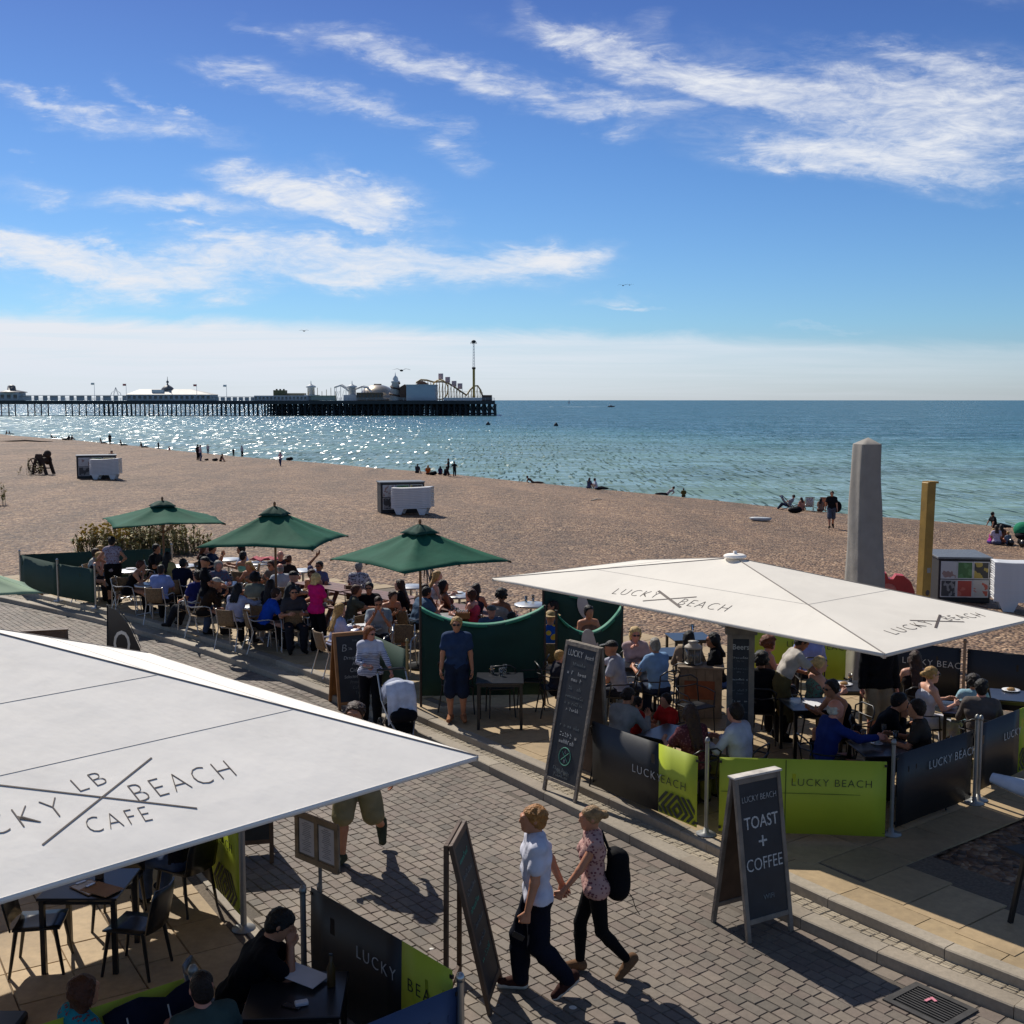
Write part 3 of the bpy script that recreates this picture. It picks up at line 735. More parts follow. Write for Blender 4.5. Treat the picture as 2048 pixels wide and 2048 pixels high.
def ik(a, t, l1, l2, pole):
    d = t - a; L = np.linalg.norm(d); L2 = min(L, (l1 + l2) * .998)
    if L > L2: t = a + d / L * L2; d = t - a
    x = nrm(d); c = (l1 * l1 + L2 * L2 - l2 * l2) / (2 * L2); h = math.sqrt(max(0, l1 * l1 - c * c))
    p = np.array(pole, float); p = nrm(p - x * (p @ x))
    return a + x * c + p * h, t
SIT = dict(pel=(0, 0, .55), footL=(-.13, .43, .09), footR=(.13, .43, .09), kp=(0, .6, 1))
GRD = dict(pel=(0, 0, .13), kp=(0, .2, 1))
POSES = {
 'stand': dict(),
 'stand_relaxed': dict(handL=(-.27, .03, .80), handR=(.22, .16, .92), footL=(-.12, .05, .09), footR=(.12, -.04, .09), head=(12, 8)),
 'walk_left': dict(footL=(-.07, .24, .09), footR=(.07, -.30, .17), toeR=-50, handL=(-.27, -.16, .83), handR=(.25, .2, .86), lean=4),
 'walk_right': dict(footR=(.07, .30, .09), footL=(-.07, -.36, .17), toeL=-50, handR=(.27, -.16, .83), handL=(-.25, .2, .86), lean=4),
 'akimbo': dict(handL=(-.17, .1, 1.05), handR=(.17, .1, 1.05), ep=(1, -.7, 0), head=(8, 0)),
 'serve': dict(handR=(.24, .70, .92), handL=(-.16, .42, 1.02), lean=30, head=(34, 0)),
 'hold': dict(handR=(.1, .34, 1.08), handL=(-.1, .34, 1.08), head=(18, 0)),
 'bend': dict(lean=38, handR=(.2, .62, .85), handL=(-.2, .55, .8), head=(10, 0)),
 'sit_table': dict(SIT, lean=10, handL=(-.15, .44, .80), handR=(.15, .40, .80)),
 'sit_lean': dict(SIT, lean=28, handL=(-.10, .50, .82), handR=(.16, .52, .82), head=(6, 0)),
 'sit_back': dict(SIT, lean=-12, handL=(-.17, .24, .64), handR=(.17, .24, .64), footL=(-.15, .62, .09), footR=(.13, .58, .09)),
 'sit_drink': dict(SIT, lean=6, handL=(-.14, .42, .80), faceR=(.13, .03, -.15), head=(8, 0)),
 'sit_chin': dict(SIT, lean=30, handL=(-.12, .46, .82), faceR=(.10, .03, -.20), head=(14, 0), ep=(.3, .2, -1)),
 'sit_hold': dict(SIT, lean=8, handL=(-.08, .33, 1.0), handR=(.08, .33, 1.0), head=(20, 0)),
 'sit_head': dict(SIT, lean=36, faceL=(.14, .05, -.10), faceR=(.15, .05, -.09), head=(34, 0), ep=(.15, .35, -1)),
 'sit_reach': dict(SIT, lean=14, handL=(-.15, .40, .80), handR=(.22, .60, .86)),
 'ground_knees': dict(GRD, lean=12, footL=(-.10, .52, .07), footR=(.10, .56, .07), handL=(-.12, .40, .40), handR=(.12, .40, .38)),
 'ground_legs': dict(GRD, lean=-14, footL=(-.10, .82, .07), footR=(.12, .86, .07), handL=(-.26, -.34, .05), handR=(.28, -.32, .05), ep=(.4, -1, 0)),
 'ground_lean': dict(GRD, lean=20, footL=(-.2, .40, .07), footR=(.2, .42, .07), handL=(-.1, .36, .2), handR=(.14, .4, .22), head=(14, 0)),
 'lie_back': dict(GRD, pel=(0, 0, .12), lean=-78, footL=(-.12, .84, .07), footR=(.10, .62, .07), handL=(-.3, -.1, .06), handR=(.26, -.06, .07), head=(45, 0)),
 'lie_prop': dict(GRD, pel=(0, 0, .12), lean=-52, footL=(-.12, .86, .07), footR=(.10, .84, .07), handL=(-.3, -.34, .05), handR=(.3, -.34, .05), ep=(.2, -1, 0), head=(20, 0)),
 'deckchair': dict(pel=(0, 0, .34), lean=-32, footL=(-.12, .66, .09), footR=(.12, .70, .09), handL=(-.14, .26, .5), handR=(.14, .26, .5), kp=(0, .3, 1), head=(24, 0)),
 'recline': dict(SIT, pel=(0, .06, .53), lean=-24, handL=(-.2, .2, .6), handR=(.16, -.34, 1.36), footL=(-.14, .62, .3), footR=(.2, .56, .09), ep=(1, -.2, .4)),
 'phone_walk': dict(handR=(.05, .30, 1.10), handL=(-.34, .30, .98), footL=(-.1, .1, .09), footR=(.1, -.12, .09), head=(6, -42), ep=(.7, -.8, -.2)),
}
EXTRA = {}
def skel(pose, fem=False):
    p = POSES[pose]; g = p.get
    pel = V3(*g('pel', (0, 0, .95))); ln = R(g('lean', 0)); t = V3(0, math.sin(ln), math.cos(ln)); fw = V3(0, math.cos(ln), -math.sin(ln))
    J = dict(pel=pel, t=t, fw=fw, fem=fem); sw = .152 if fem else .170; hw = .088 if fem else .085
    J['hipL'], J['hipR'] = pel + V3(-hw, 0, -.04), pel + V3(hw, 0, -.04)
    J['chest'] = pel + t * .33
    J['shL'], J['shR'] = pel + t * .455 + V3(-sw, 0, 0), pel + t * .455 + V3(sw, 0, 0)
    J['neck'] = pel + t * .50
    hp, hy = g('head', (0, 0)); hp, hy = R(hp) , R(hy)
    nd = nrm(t * .75 + V3(0, 0, .35)); hd = nrm(nd + V3(0, .12, 0))
    J['hc'] = J['neck'] + hd * .165
    f0 = V3(0, math.cos(hp), -math.sin(hp)); c, s = math.cos(hy), math.sin(hy)
    J['hf'] = V3(f0[0] * c + f0[1] * s, -f0[0] * s + f0[1] * c, f0[2])
    r = nrm(np.cross(J['hf'], V3(0, 0, 1))); J['hr'] = r; J['hu'] = np.cross(r, J['hf'])
    ep = g('ep', (.45, -1, -.25))
    for S, sx in (('L', -1), ('R', 1)):
        ht = V3(*g('hand' + S, (sx * .25, .05, .83)))
        if g('face' + S): q = g('face' + S); ht = J['hc'] + J['hf'] * q[0] + J['hr'] * sx * q[1] + J['hu'] * q[2]
        J['el' + S], J['wr' + S] = ik(J['sh' + S], ht, .285, .255, (ep[0] * sx, ep[1], ep[2]))
        ft = V3(*g('foot' + S, (sx * .10, 0, .09)))
        J['kn' + S], J['an' + S] = ik(J['hip' + S], ft, .425, .415, (g('kp', (0, 1, .1))[0] + sx * .12, *g('kp', (0, 1, .1))[1:]))
        ta = R(g('toe' + S, 0)); sh = nrm(J['an' + S] - J['kn' + S])
        fd = V3(sx * .18, math.cos(ta), math.sin(ta)); fd = nrm(fd)
        J['toe' + S] = J['an' + S] + fd * .155 + V3(0, 0, -.045 if ta == 0 else -.03); J['heel' + S] = J['an' + S] + V3(0, -.03, -.045) if ta == 0 else J['an' + S] - fd * .03 + V3(0, -.03, -.01)
    return J
def torso(J, g=0.0, top=True):
    f = J['fem']; t = J['t']; X = V3(1, 0, 0); pel = J['pel']; fw = J['fw']
    hp = .108 if f else .103; be = .082 if f else .10; ch = .088 if f else .104
    pr = [('c', J['hipL'] + t * .02, J['hipR'] + t * .02, hp + g, hp + g, .05), ('c', pel + t * .17 - X * .06 + fw * .01, pel + t * .17 + X * .06 + fw * .01, be + g, be + g, .07),
          ('c', pel + t * .34 - X * .085, pel + t * .34 + X * .085, ch + g, ch + g, .08)]
    if f:
        for sx in (-1, 1): pr.append(('c', pel + t * .335 + X * sx * .07 + fw * .07, pel + t * .32 + X * sx * .075 + fw * .085, .058 + g, .05 + g, .04))
    if top:
        for S in 'LR': pr.append(('c', J['neck'] - t * .015, J['sh' + S] + t * .005, .046 + g, .044 + g, .05))
    if top: pr.append(('c', J['shL'] * .85 + J['shR'] * .15, J['shR'] * .85 + J['shL'] * .15, .05 + g, .05 + g, .07))
    return pr
def arms(J, g=0.0, upto=2.0, sides='LR', loose=0.0):
    k = .9 if J['fem'] else 1.0; pr = []
    for S in sides:
        a, b, c = J['sh' + S], J['el' + S], J['wr' + S]; u = min(1, upto)
        pr.append(('c', a, a + (b - a) * u, .048 * k + g, (.050 - .011 * u) * k + g + loose, .03))
        if upto > 1: w = upto - 1; pr.append(('c', b, b + (c - b) * w, .039 * k + g + loose, (.039 - .013 * w) * k + g + loose, .02))
    return pr
def legs(J, g=0.0, upto=2.0, loose=0.0):
    pr = []
    for S in 'LR':
        a, b, c = J['hip' + S], J['kn' + S], J['an' + S]; u = min(1, upto)
        pr.append(('c', a, a + (b - a) * u, .082 + g, .082 - .028 * u + g + loose * u, .03))
        if upto > 1:
            w = upto - 1; cf = b + (c - b) * .3 * min(1, w / .3) - J['fw'] * .0
            pr.append(('c', b, cf, .054 + g + loose, .053 + g + loose, .02)); pr.append(('c', cf, b + (c - b) * w, .053 + g + loose, (.053 - .018 * w) + g + loose, .02))
    return pr
def head(J, g=0.0, fine=False):
    c, f, r, u = J['hc'], J['hf'], J['hr'], J['hu']; A = np.stack([r, f, u])
    pr = [('e', c - f * .012 + u * .022, (.074 + g, .094 + g, .094 + g), A, .02), ('e', c + f * .028 - u * .045, (.056 + g, .062 + g, .074 + g), A, .035),
          ('c', c + f * .055 - u * .098, c + f * .062 - u * .092, .026, .024, .03)]
    if not g:
        pr += [('c', c + f * .086 + u * .012, c + f * .099 - u * .022, .009, .0125, .016), ('c', c + f * .082 + r * .03 + u * .028, c + f * .082 - r * .03 + u * .028, .014, .014, .02),
               ('c', c + f * .083 - u * .056 - r * .014, c + f * .083 - u * .056 + r * .014, .011, .011, .012),
               ('e', c - f * .012 - u * .005 + r * .076, (.009, .016, .026), A, .008), ('e', c - f * .012 - u * .005 - r * .076, (.009, .016, .026), A, .008)]
    return pr
def neck(J):
    return [('c', J['neck'] - J['t'] * .02, J['hc'] - J['hu'] * .06 - J['hf'] * .02, .056 if not J['fem'] else .048, .05 if not J['fem'] else .043, .03)]
def feet(J):
    return [('c', J['heel' + S] + V3(0, .0, .02), J['toe' + S], .034, .028, .02) for S in 'LR'] + [('c', J['an' + S], J['heel' + S] + V3(0, .01, .02), .034, .034, .02) for S in 'LR']
def hands(J, kinds=('relaxed', 'relaxed')):
    out = []
    for S, kd in zip('LR', kinds):
        v, f = hand(kd); d = nrm(J['wr' + S] - J['el' + S])
        th = nrm(V3(0, .9, .5) if abs(d[1]) < .8 else V3(-.5 if S == 'R' else .5, 0, 1)); th = nrm(th - d * (th @ d)); z = np.cross(th, d)
        vv = v.copy() * (.93 if J['fem'] else 1.0)
        if S == 'L': vv = vv * V3(1, 1, -1); f = f[:, ::-1]
        out.append((J['wr' + S] + vv[:, :1] * th + (vv[:, 1:2] - .005) * d + vv[:, 2:] * z, f))
    return out

LAYER = {}
def layer(kind, pose, fem, res):
    key = (kind, pose, fem, res)
    if key in LAYER: return LAYER[key]
    J = skel(pose, fem); t, fw, pel = J['t'], J['fw'], J['pel']; h = {'near': .011, 'mid': .019, 'far': .03}[res]; sm = 1
    hemz = pel - t * .06; parts = None
    c, f, r, u = J['hc'], J['hf'], J['hr'], J['hu']; A = np.stack([r, f, u])
    if kind == 'body':
        if res == 'near':
            parts = [nets(torso(J) + arms(J) + legs(J) + neck(J) + feet(J), h), nets(head(J) + neck(J), .0065)]
        else: parts = [nets(torso(J) + arms(J) + legs(J) + neck(J) + head(J) + feet(J), h)]
        parts = [(relax(v, q, 1, .4), q) for v, q in parts]
        if res != 'far': parts += hands(J, EXTRA.get(pose, ('relaxed', 'relaxed')))
        name = 'body'
    elif kind in ('tee', 'tank', 'long', 'threequarter', 'hoodie', 'blouse'):
        g = .016 if kind != 'hoodie' else .03
        pr = torso(J, g, kind != 'tank')
        if kind == 'tee': pr += arms(J, .015, .58, loose=.012)
        if kind == 'blouse': pr += arms(J, .014, .16)
        if kind == 'tank': pr += [('c', J['shL'] * .7 + J['shR'] * .3 - t * .02, J['shR'] * .7 + J['shL'] * .3 - t * .02, .056, .056, .05)]
        if kind == 'threequarter': pr += arms(J, .015, 1.5)
        if kind in ('long', 'hoodie'): pr += arms(J, g, 1.93)
        if kind == 'hoodie': pr += [('e', J['neck'] - fw * .07 - t * .0, (.11, .06, .07), np.stack([V3(1, 0, 0), fw, t]), .03)]
        hem = pel - t * (.02 if pel[2] < .7 else .10); parts = [nets(pr, h, [(hem, -t)], crease=.0045)]; name = {'tee': 'shirt', 'long': 'long_sleeved_shirt', 'tank': 'tank_top', 'threequarter': 'striped_top', 'hoodie': 'hooded_sweatshirt', 'blouse': 'blouse'}[kind]
    elif kind == 'trousers':
        parts = [nets(torso(J, .014, False)[:1] + legs(J, .018, 1.97, .014), h, [(pel + t * .08, t)], crease=.004)]; name = 'trousers'
    elif kind == 'leggings':
        parts = [nets(torso(J, .008, False)[:1] + legs(J, .006, 1.9), h, [(pel + t * .06, t)])]; name = 'leggings'
    elif kind == 'shorts':
        parts = [nets(torso(J, .016, False)[:1] + legs(J, .02, .98, .03), h, [(pel + t * .08, t)], crease=.005)]; name = 'shorts'
    elif kind == 'apron':
        kn = (J['knL'] + J['knR']) / 2; parts = [nets([('c', J['hipL'] + t * .06, J['hipR'] + t * .06, .13, .13, .02), ('c', kn + V3(-.09, .02, -.12), kn + V3(.09, .02, -.12), .10, .10, .02), ('c', J['hipL'], kn + V3(-.09, .02, -.12), .125, .10, .03), ('c', J['hipR'], kn + V3(.09, .02, -.12), .125, .10, .03)], h, [(pel + t * .10, t), (kn + V3(0, 0, -.16), V3(0, 0, -1))])]; name = 'apron'
    elif kind == 'shoes':
        pr = []
        for S in 'LR': pr.append([('c', J['heel' + S] + V3(0, .01, .012), J['toe' + S] + V3(0, 0, .004), .044, .036, .03), ('c', J['an' + S] + V3(0, 0, -.005), J['heel' + S] + V3(0, .02, .03), .043, .045, .03), ('c', J['an' + S], (J['an' + S] + J['toe' + S]) / 2, .04, .036, .03)])
        hh = min(h, .016)
        LAYER[key] = ('shoe', [to_mesh('shoe', [nets(q, hh)]) for q in pr]); return LAYER[key]
    elif kind == 'soles':
        pr = [[('c', J['heel' + S] + V3(0, .005, -.016), J['toe' + S] + V3(0, .01, -.016), .041, .036, .02)] for S in 'LR']; cu = [[((J['heel' + S] + J['toe' + S]) / 2 + V3(0, 0, .004), nrm(np.cross(V3(1, 0, 0), nrm(J['toe' + S] - J['heel' + S]))))] for S in 'LR']
        LAYER[key] = ('sole', [to_mesh('sole', [nets(q, .01, k_)]) for q, k_ in zip(pr, cu)]); return LAYER[key]
    else:                                                            # hair and hats
        hh = {'near': .0075, 'mid': .013, 'far': .025}[res]; ph = kind
        sk = ('e', c - f * .014 + u * .024, (.083, .103, .104), A, .02)
        face = (c + f * .048 + u * .028, nrm(f * .85 - u * .5)); low = (c - u * .098 - f * .02, nrm(-u + f * .3)); nape = ('e', c - f * .052 - u * .042, (.064, .052, .058), A, .03)
        rnd = random.Random(len(kind) * 7 + 3)
        def tufts(n_, s0, s1, sc=1.0):
            o = []
            for _ in range(n_):
                d = nrm(np.array([rnd.gauss(0, 1), rnd.gauss(-.25, 1), rnd.gauss(.45, .8)])); q = c - f * .014 + u * .024 + (r * d[0] * .078 + f * d[1] * .097 + u * d[2] * .097) * sc
                o.append(('c', q, q + (r * d[0] + f * d[1] * .6 + u * (d[2] * .3 - .3)) * .02, s0, s1, .01))
            return o
        if kind == 'short': pr, cu = [sk, nape] + tufts(70, .012, .006), [face, low]
        elif kind == 'buzz': pr, cu = [('e', c - f * .014 + u * .024, (.078, .098, .099), A, .02), nape], [face, low]
        elif kind == 'bald': pr, cu = [('e', c - f * .014 + u * .018, (.079, .098, .09), A, .02), nape], [(c + f * .015, f), (c + u * .04, u), (c - u * .07, -u)]
        elif kind == 'curly': pr, cu = [('e', c - f * .02 + u * .03, (.10, .115, .115), A, .02)] + tufts(70, .03, .022, 1.15), [(c + f * .06 + u * .02, nrm(f * .9 - u * .4))]
        elif kind in ('longhair', 'verylong'):
            L_ = .26 if kind == 'longhair' else .42; b = c - f * .045; bk = -fw
            pr = [sk] + tufts(20, .016, .01) + [('c', b + r * sx * .04, b + r * sx * .06 + bk * .07 - t * L_, .052, .03, .03) for sx in (-1, 0, 1)] + [('c', c + r * sx * .072 - f * .01, c + r * sx * .082 - u * .16, .022, .02, .02) for sx in (-1, 1)]
            for i in range(10): x = rnd.uniform(-.08, .08); pr.append(('c', b + r * x * .9 - u * .05 - f * .02, b + r * x + bk * (.10 + rnd.uniform(-.02, .02)) - t * (L_ + rnd.uniform(-.06, .05)), .02, .008, .01))
            cu = [face]
        elif kind == 'bob':
            pr = [('e', c - f * .02 + u * .02, (.09, .108, .108), A, .02)] + tufts(26, .018, .012) + [('c', c - f * .05 + r * x, c - f * .045 + r * x * 1.15 - u * .12, .045, .036, .03) for x in (-.045, 0, .045)] + [('c', c + r * sx * .07 + f * .01, c + r * sx * .082 + f * .0 - u * .11, .026, .026, .02) for sx in (-1, 1)]; cu = [face]
        elif kind == 'bun': pr, cu = [('e', c - f * .014 + u * .022, (.080, .100, .100), A, .02), ('e', c - f * .125 + u * .015, (.042, .04, .042), A, .012)] + [('c', c - f * .12 + u * .015 + (r * math.cos(a) + u * math.sin(a)) * .03, c - f * .15 + u * .015 + (r * math.cos(a + 1) + u * math.sin(a + 1)) * .028, .014, .01, .006) for a in range(6)], [face, low]
        elif kind == 'pony':
            b = c - f * .115 + u * .05; pr, cu = [('e', c - f * .014 + u * .024, (.081, .101, .102), A, .02), ('c', b, b - f * .05 - u * .03, .024, .03, .015), ('c', b - f * .05 - u * .03, b - f * .06 - u * .24, .034, .012, .02)], [face, low]
        elif kind == 'cap':
            pr, cu = [('e', c - f * .01 + u * .03, (.085, .106, .098), A, .02), ('e', c + f * .125 + u * .045, (.072, .075, .012), np.stack([r, nrm(f - u * .25), nrm(u + f * .25)]), .012)], [(c + u * .034, -u)]
        elif kind == 'flatcap':
            pr, cu = [('e', c + f * .0 + u * .055, (.092, .118, .058), A, .02), ('e', c + f * .11 + u * .045, (.07, .05, .014), A, .012)], [(c + u * .03, -u)]
        elif kind == 'straw':
            pr, cu = [('e', c + u * .06, (.09, .105, .085), A, .01), ('e', c + u * .05, (.185, .2, .014), A, .012)], [(c + u * .03, -u)]
        elif kind == 'sunglasses':
            g = c + f * .098 + u * .004
            pr = [('e', g + r * s * .032, (.027, .010, .021), A, .004) for s in (-1, 1)] + [('c', g - r * .01, g + r * .01, .005, .005, .004)] + [('c', g + r * s * .056 - f * .012, c + r * s * .08 - f * .02 + u * .006, .006, .005, .004) for s in (-1, 1)]; cu = []; hh = min(hh, .009)
        parts = [nets(pr, hh, cu, crease=.0 if kind in ('sunglasses', 'cap', 'flatcap', 'straw') else .004, fray=.0 if kind in ('sunglasses', 'cap', 'flatcap', 'straw') else .008)]
        name = {'cap': 'cap', 'flatcap': 'flat_cap', 'straw': 'straw_hat', 'sunglasses': 'sunglasses'}.get(kind, 'hair')
    if kind not in ('body',): parts = [(relax(v, q, sm, .35), q) for v, q in parts]
    LAYER[key] = (name, [to_mesh(name, parts)]); return LAYER[key]

def cloth(col, kind='plain'):
    nm = 'cloth_' + kind + '_' + (col if isinstance(col, str) else '_'.join('%.2f' % x for x in col)).replace('#', '')
    if nm in MATS: return MATS[nm]
    if kind == 'plain': return mat(nm, col, .85, var=.16, scale=9, bump=.7, bscale=11, spec=.15)
    m = mat(nm, col, .85, var=.12, scale=9, bump=.7, bscale=11, spec=.15); nt = m.node_tree; b = nt.nodes['Principled BSDF']; N, L = nt.nodes.new, nt.links.new
    tc = N('ShaderNodeTexCoord'); mx = N('ShaderNodeMix'); mx.data_type = 'RGBA'
    src = b.inputs['Base Color'].links[0].from_socket; L(src, mx.inputs[6])
    if kind == 'stripes':
        sp = N('ShaderNodeSeparateXYZ'); L(tc.outputs['Object'], sp.inputs[0])
        a = N('ShaderNodeMath'); a.operation = 'MULTIPLY'; a.inputs[1].default_value = 36; L(sp.outputs[2], a.inputs[0])
        q = N('ShaderNodeMath'); q.operation = 'FRACT'; L(a.outputs[0], q.inputs[0]); g = N('ShaderNodeMath'); g.operation = 'LESS_THAN'; g.inputs[1].default_value = .33; L(q.outputs[0], g.inputs[0])
        z = N('ShaderNodeMath'); z.operation = 'LESS_THAN'; z.inputs[1].default_value = 1.31; L(sp.outputs[2], z.inputs[0])
        w = N('ShaderNodeMath'); w.operation = 'MULTIPLY'; L(g.outputs[0], w.inputs[0]); L(z.outputs[0], w.inputs[1]); L(w.outputs[0], mx.inputs[0]); mx.inputs[7].default_value = (.05, .06, .12, 1)
    else:
        v = N('ShaderNodeTexVoronoi'); v.inputs['Scale'].default_value = {'floral': 30, 'tropical': 9, 'camo': 8}.get(kind, 24); L(tc.outputs['Object'], v.inputs['Vector'])
        g = N('ShaderNodeMath'); g.operation = 'LESS_THAN'; g.inputs[1].default_value = .36 if kind == 'floral' else .45; L(v.outputs['Distance'], g.inputs[0])
        L(g.outputs[0], mx.inputs[0]); mx.inputs[7].default_value = {'floral': (.16, .06, .07, 1), 'tropical': (.7, .42, .05, 1)}.get(kind, (.1, .1, .12, 1))
    L(mx.outputs[2], b.inputs['Base Color']); return m
def hair_mat(col):
    nm = 'hair_' + col.replace('#', '')
    if nm in MATS: return MATS[nm]
    m = mat(nm, col, .55, var=.35, scale=22, bump=.8, bscale=60, spec=.35); return m
def skin_mat(col):
    nm = 'skin_' + col.replace('#', '')
    return MATS[nm] if nm in MATS else mat(nm, col, .5, var=.08, scale=14, spec=.35, bump=.1)
SKIN = dict(pale='#cf9b82', tan='#b67d5e', brown='#8a5a40', pink='#c98872', dark='#5b3a2a')
HAIRC = dict(black='#120d0b', dark='#21150f', brown='#3a2417', chestnut='#4d2a18', ginger='#8e4e22', blond='#b08a50', pale='#cfae74', grey='#8b8780', white='#bdb8ae', auburn='#6b3a20')
def person(label, loc, face, pose, skin, top, bottom, hair, shoes='#1a1716', group=None, res='mid', h=1.0, fem=False, extra=(), girth=1.04):
    """one person: face is the heading in degrees, 0 looking out to sea (+y), 90 to the right"""
    t = thing('person', label, 'person', loc, -R(face), group); t.scale = (h * girth, h * girth, h)
    def put(kind, m):
        nm, mes = layer(kind, pose, fem, res)
        for me in mes:
            o = bpy.data.objects.new(nm, me); COL.objects.link(o); o.parent = t; o.material_slots[0].link = 'OBJECT'; o.material_slots[0].material = m
    put('body', skin_mat(SKIN[skin]))
    if top: put(top[0], cloth(*top[1:]))
    if bottom: put(bottom[0], cloth(*bottom[1:]))
    if hair:
        put(hair[0], hair_mat(HAIRC.get(hair[1], hair[1])))
    if shoes: put('shoes', cloth(shoes))
    for e in extra:
        if e == 'sunglasses': put('sunglasses', mat('dark_lens', (.008, .008, .009), .12))
        else: put(e[0], cloth(*e[1:]) if e[0] != 'short' else hair_mat(HAIRC[e[1]]))
    return t
def head_local(pose, fem=False):
    J = skel(pose, fem); return J['hc']
def seat_by_head(px, py, pose, face, z0, h=1.0, fem=False):
    """floor point under a person whose head shows at this photo pixel"""
    c = head_local(pose, fem) * h; p = at(px, py, z0 + c[2]); a = -R(face)
    return Vector((p.x - (c[0] * math.cos(a) - c[1] * math.sin(a)), p.y - (c[0] * math.sin(a) + c[1] * math.cos(a)), z0))
# ------------------------------------------------------------------ the pier far out
PY = 640.0
def far(px, py, Y=PY):
    a, b = ray(px, py); return Vector((a * Y, Y, EYE - b * Y))
def fx(px): return far(px, 800).x
def fz(py): return far(600, py).z
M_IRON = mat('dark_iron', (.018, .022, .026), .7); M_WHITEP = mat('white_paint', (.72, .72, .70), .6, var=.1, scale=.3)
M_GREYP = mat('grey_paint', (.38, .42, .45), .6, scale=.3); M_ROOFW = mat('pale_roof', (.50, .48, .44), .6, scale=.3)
M_DECK = mat('deck_edge', (.03, .033, .036), .7, scale=.4); M_YEL = mat('yellow_paint', (.42, .27, .05), .5, scale=.5)
M_SILV = mat('silver_dome', (.62, .52, .40), .28, metal=.85, var=.2, scale=.25); M_DKBR = mat('dark_brown_paint', (.09, .05, .035), .7, scale=.4)
M_WIN = mat('dark_window', (.03, .035, .04), .2); M_OLIVE = mat('olive_paint', (.10, .10, .045), .7, scale=.4); M_FLAGR = mat('red_flag', (.55, .12, .12), .8); M_PINK = mat('faded_pink_flag', (.62, .40, .38), .8)
def build_pier():
    root = thing('pier', 'long iron pier on stilts reaching out across the sea', 'pier', (0, PY, 0))
    zd0, zd1 = fz(808.5), fz(801.3)
    x0, x1, xh = fx(-1000), fx(989), fx(524)
    def pt(x, z, dy=0): return Vector((x, dy, z))
    B = MB(); B.box(((x0 + x1) / 2, 13, (zd0 + zd1) / 2), (x1 - x0, 26, zd1 - zd0)); B.box(((xh + x1) / 2 , 28, zd0 + .9), (x1 - xh - 1, 60, 1.6)); B.build('deck', M_DECK, root)
    B = MB(); n = int((x1 - x0) / 5)
    for i in range(n + 1):
        x = x0 + (x1 - x0) * i / n; B.box((x, .1, zd1 + .75), (.14, .14, 1.5))
    for z in (.5, 1.05, 1.5): B.box(((x0 + x1) / 2, .1, zd1 + z), (x1 - x0, .1, .12))
    B.build('railing', M_GREYP, root)
    px = [-60, -42, -24, 1, 16, 29, 54, 68, 81, 95, 130, 143, 157, 171] + [188 + i * 9.1 for i in range(38)]
    px = [p for p in px if p < 524] + [529 + i * 11.5 for i in range(41)]
    for p in px:
        x = fx(p); big = p > 526; B = MB(); w = .55 if big else .34
        B.tube([(x, .6, SEA - 1), (x, .6, zd0)], w, 6); B.build('pile', M_IRON, root)
    B = MB()
    for i, p in enumerate(px):
        x = fx(p); big = p > 526
        for dy in ((9, 18, 27, 40, 52) if big else (9,) if p > 188 else ()): B.tube([(x + random.uniform(-.7, .7), dy, SEA - 1), (x, dy, zd0)], .5 if big else .3, 6)
    for i in range(80):
        for dy in (.6, 9): B.tube([(fx(-990 + i * 11.5), dy, SEA - 1), (fx(-990 + i * 11.5), dy, zd0)], .34, 6)
    tag(B.build('pile_rows', M_IRON, root), kind='stuff')
    B = MB()
    for a, b in zip(px, px[1:]):
        xa, xb = fx(a), fx(b); big = a > 526
        if xb - xa > 6.5: continue
        B.bar((xa, .6, SEA + 1.6), (xb, .6, SEA + 1.6), .2, .25); w = .25 if big else .12
        B.bar((xa, .6, SEA + 1.6), (xb, .6, zd0), w, w); B.bar((xb, .6, SEA + 1.6), (xa, .6, zd0), w, w)
        if big:
            for dy in (9, 27):
                B.bar((xa, dy, SEA + 1.0), (xb, dy, SEA + 1.0), .35, .5); B.bar((xa, dy, SEA + 1.6), (xb, dy, zd0), .35, .35); B.bar((xb, dy, SEA + 1.6), (xa, dy, zd0), .35, .35)
                B.bar((xa, dy, SEA + 3.6), (xb, dy, SEA + 3.6), .35, .6)
    B.build('bracing', M_IRON, root)
    zt = zd1
    def bld(name, label, cat, px0, px1, py_top, dep, m, dy=8, roof=None, wins=0, wy=None):
        xa, xb = fx(px0), fx(px1); ht = fz(py_top) - zt; t = thing(name, label, cat, ((xa + xb) / 2, PY + dy, zt))
        MB().box((0, dep / 2, ht / 2), (xb - xa, dep, ht), bev=.1).build('wall', m, t)
        if wins:
            for i in range(wins):
                x = -(xb - xa) / 2 + (xb - xa) * (i + .5) / wins; MB().box((x, -.03, ht * .5), ((xb - xa) / wins * .55, .1, ht * .5)).build('window', M_WIN, t)
        return t, (xb - xa), ht
    # entertainment hall with hipped roof and little dome
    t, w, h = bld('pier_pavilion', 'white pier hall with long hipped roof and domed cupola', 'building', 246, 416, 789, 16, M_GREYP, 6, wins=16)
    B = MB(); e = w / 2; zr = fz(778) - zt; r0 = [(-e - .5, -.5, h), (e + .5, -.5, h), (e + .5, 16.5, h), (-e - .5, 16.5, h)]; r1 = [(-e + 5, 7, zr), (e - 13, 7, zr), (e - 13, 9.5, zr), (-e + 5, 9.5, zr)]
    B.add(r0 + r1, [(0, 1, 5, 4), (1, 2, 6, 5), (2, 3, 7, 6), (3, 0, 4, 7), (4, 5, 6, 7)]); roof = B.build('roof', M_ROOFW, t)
    cx = fx(321) - t.location.x; z0 = zr - .3
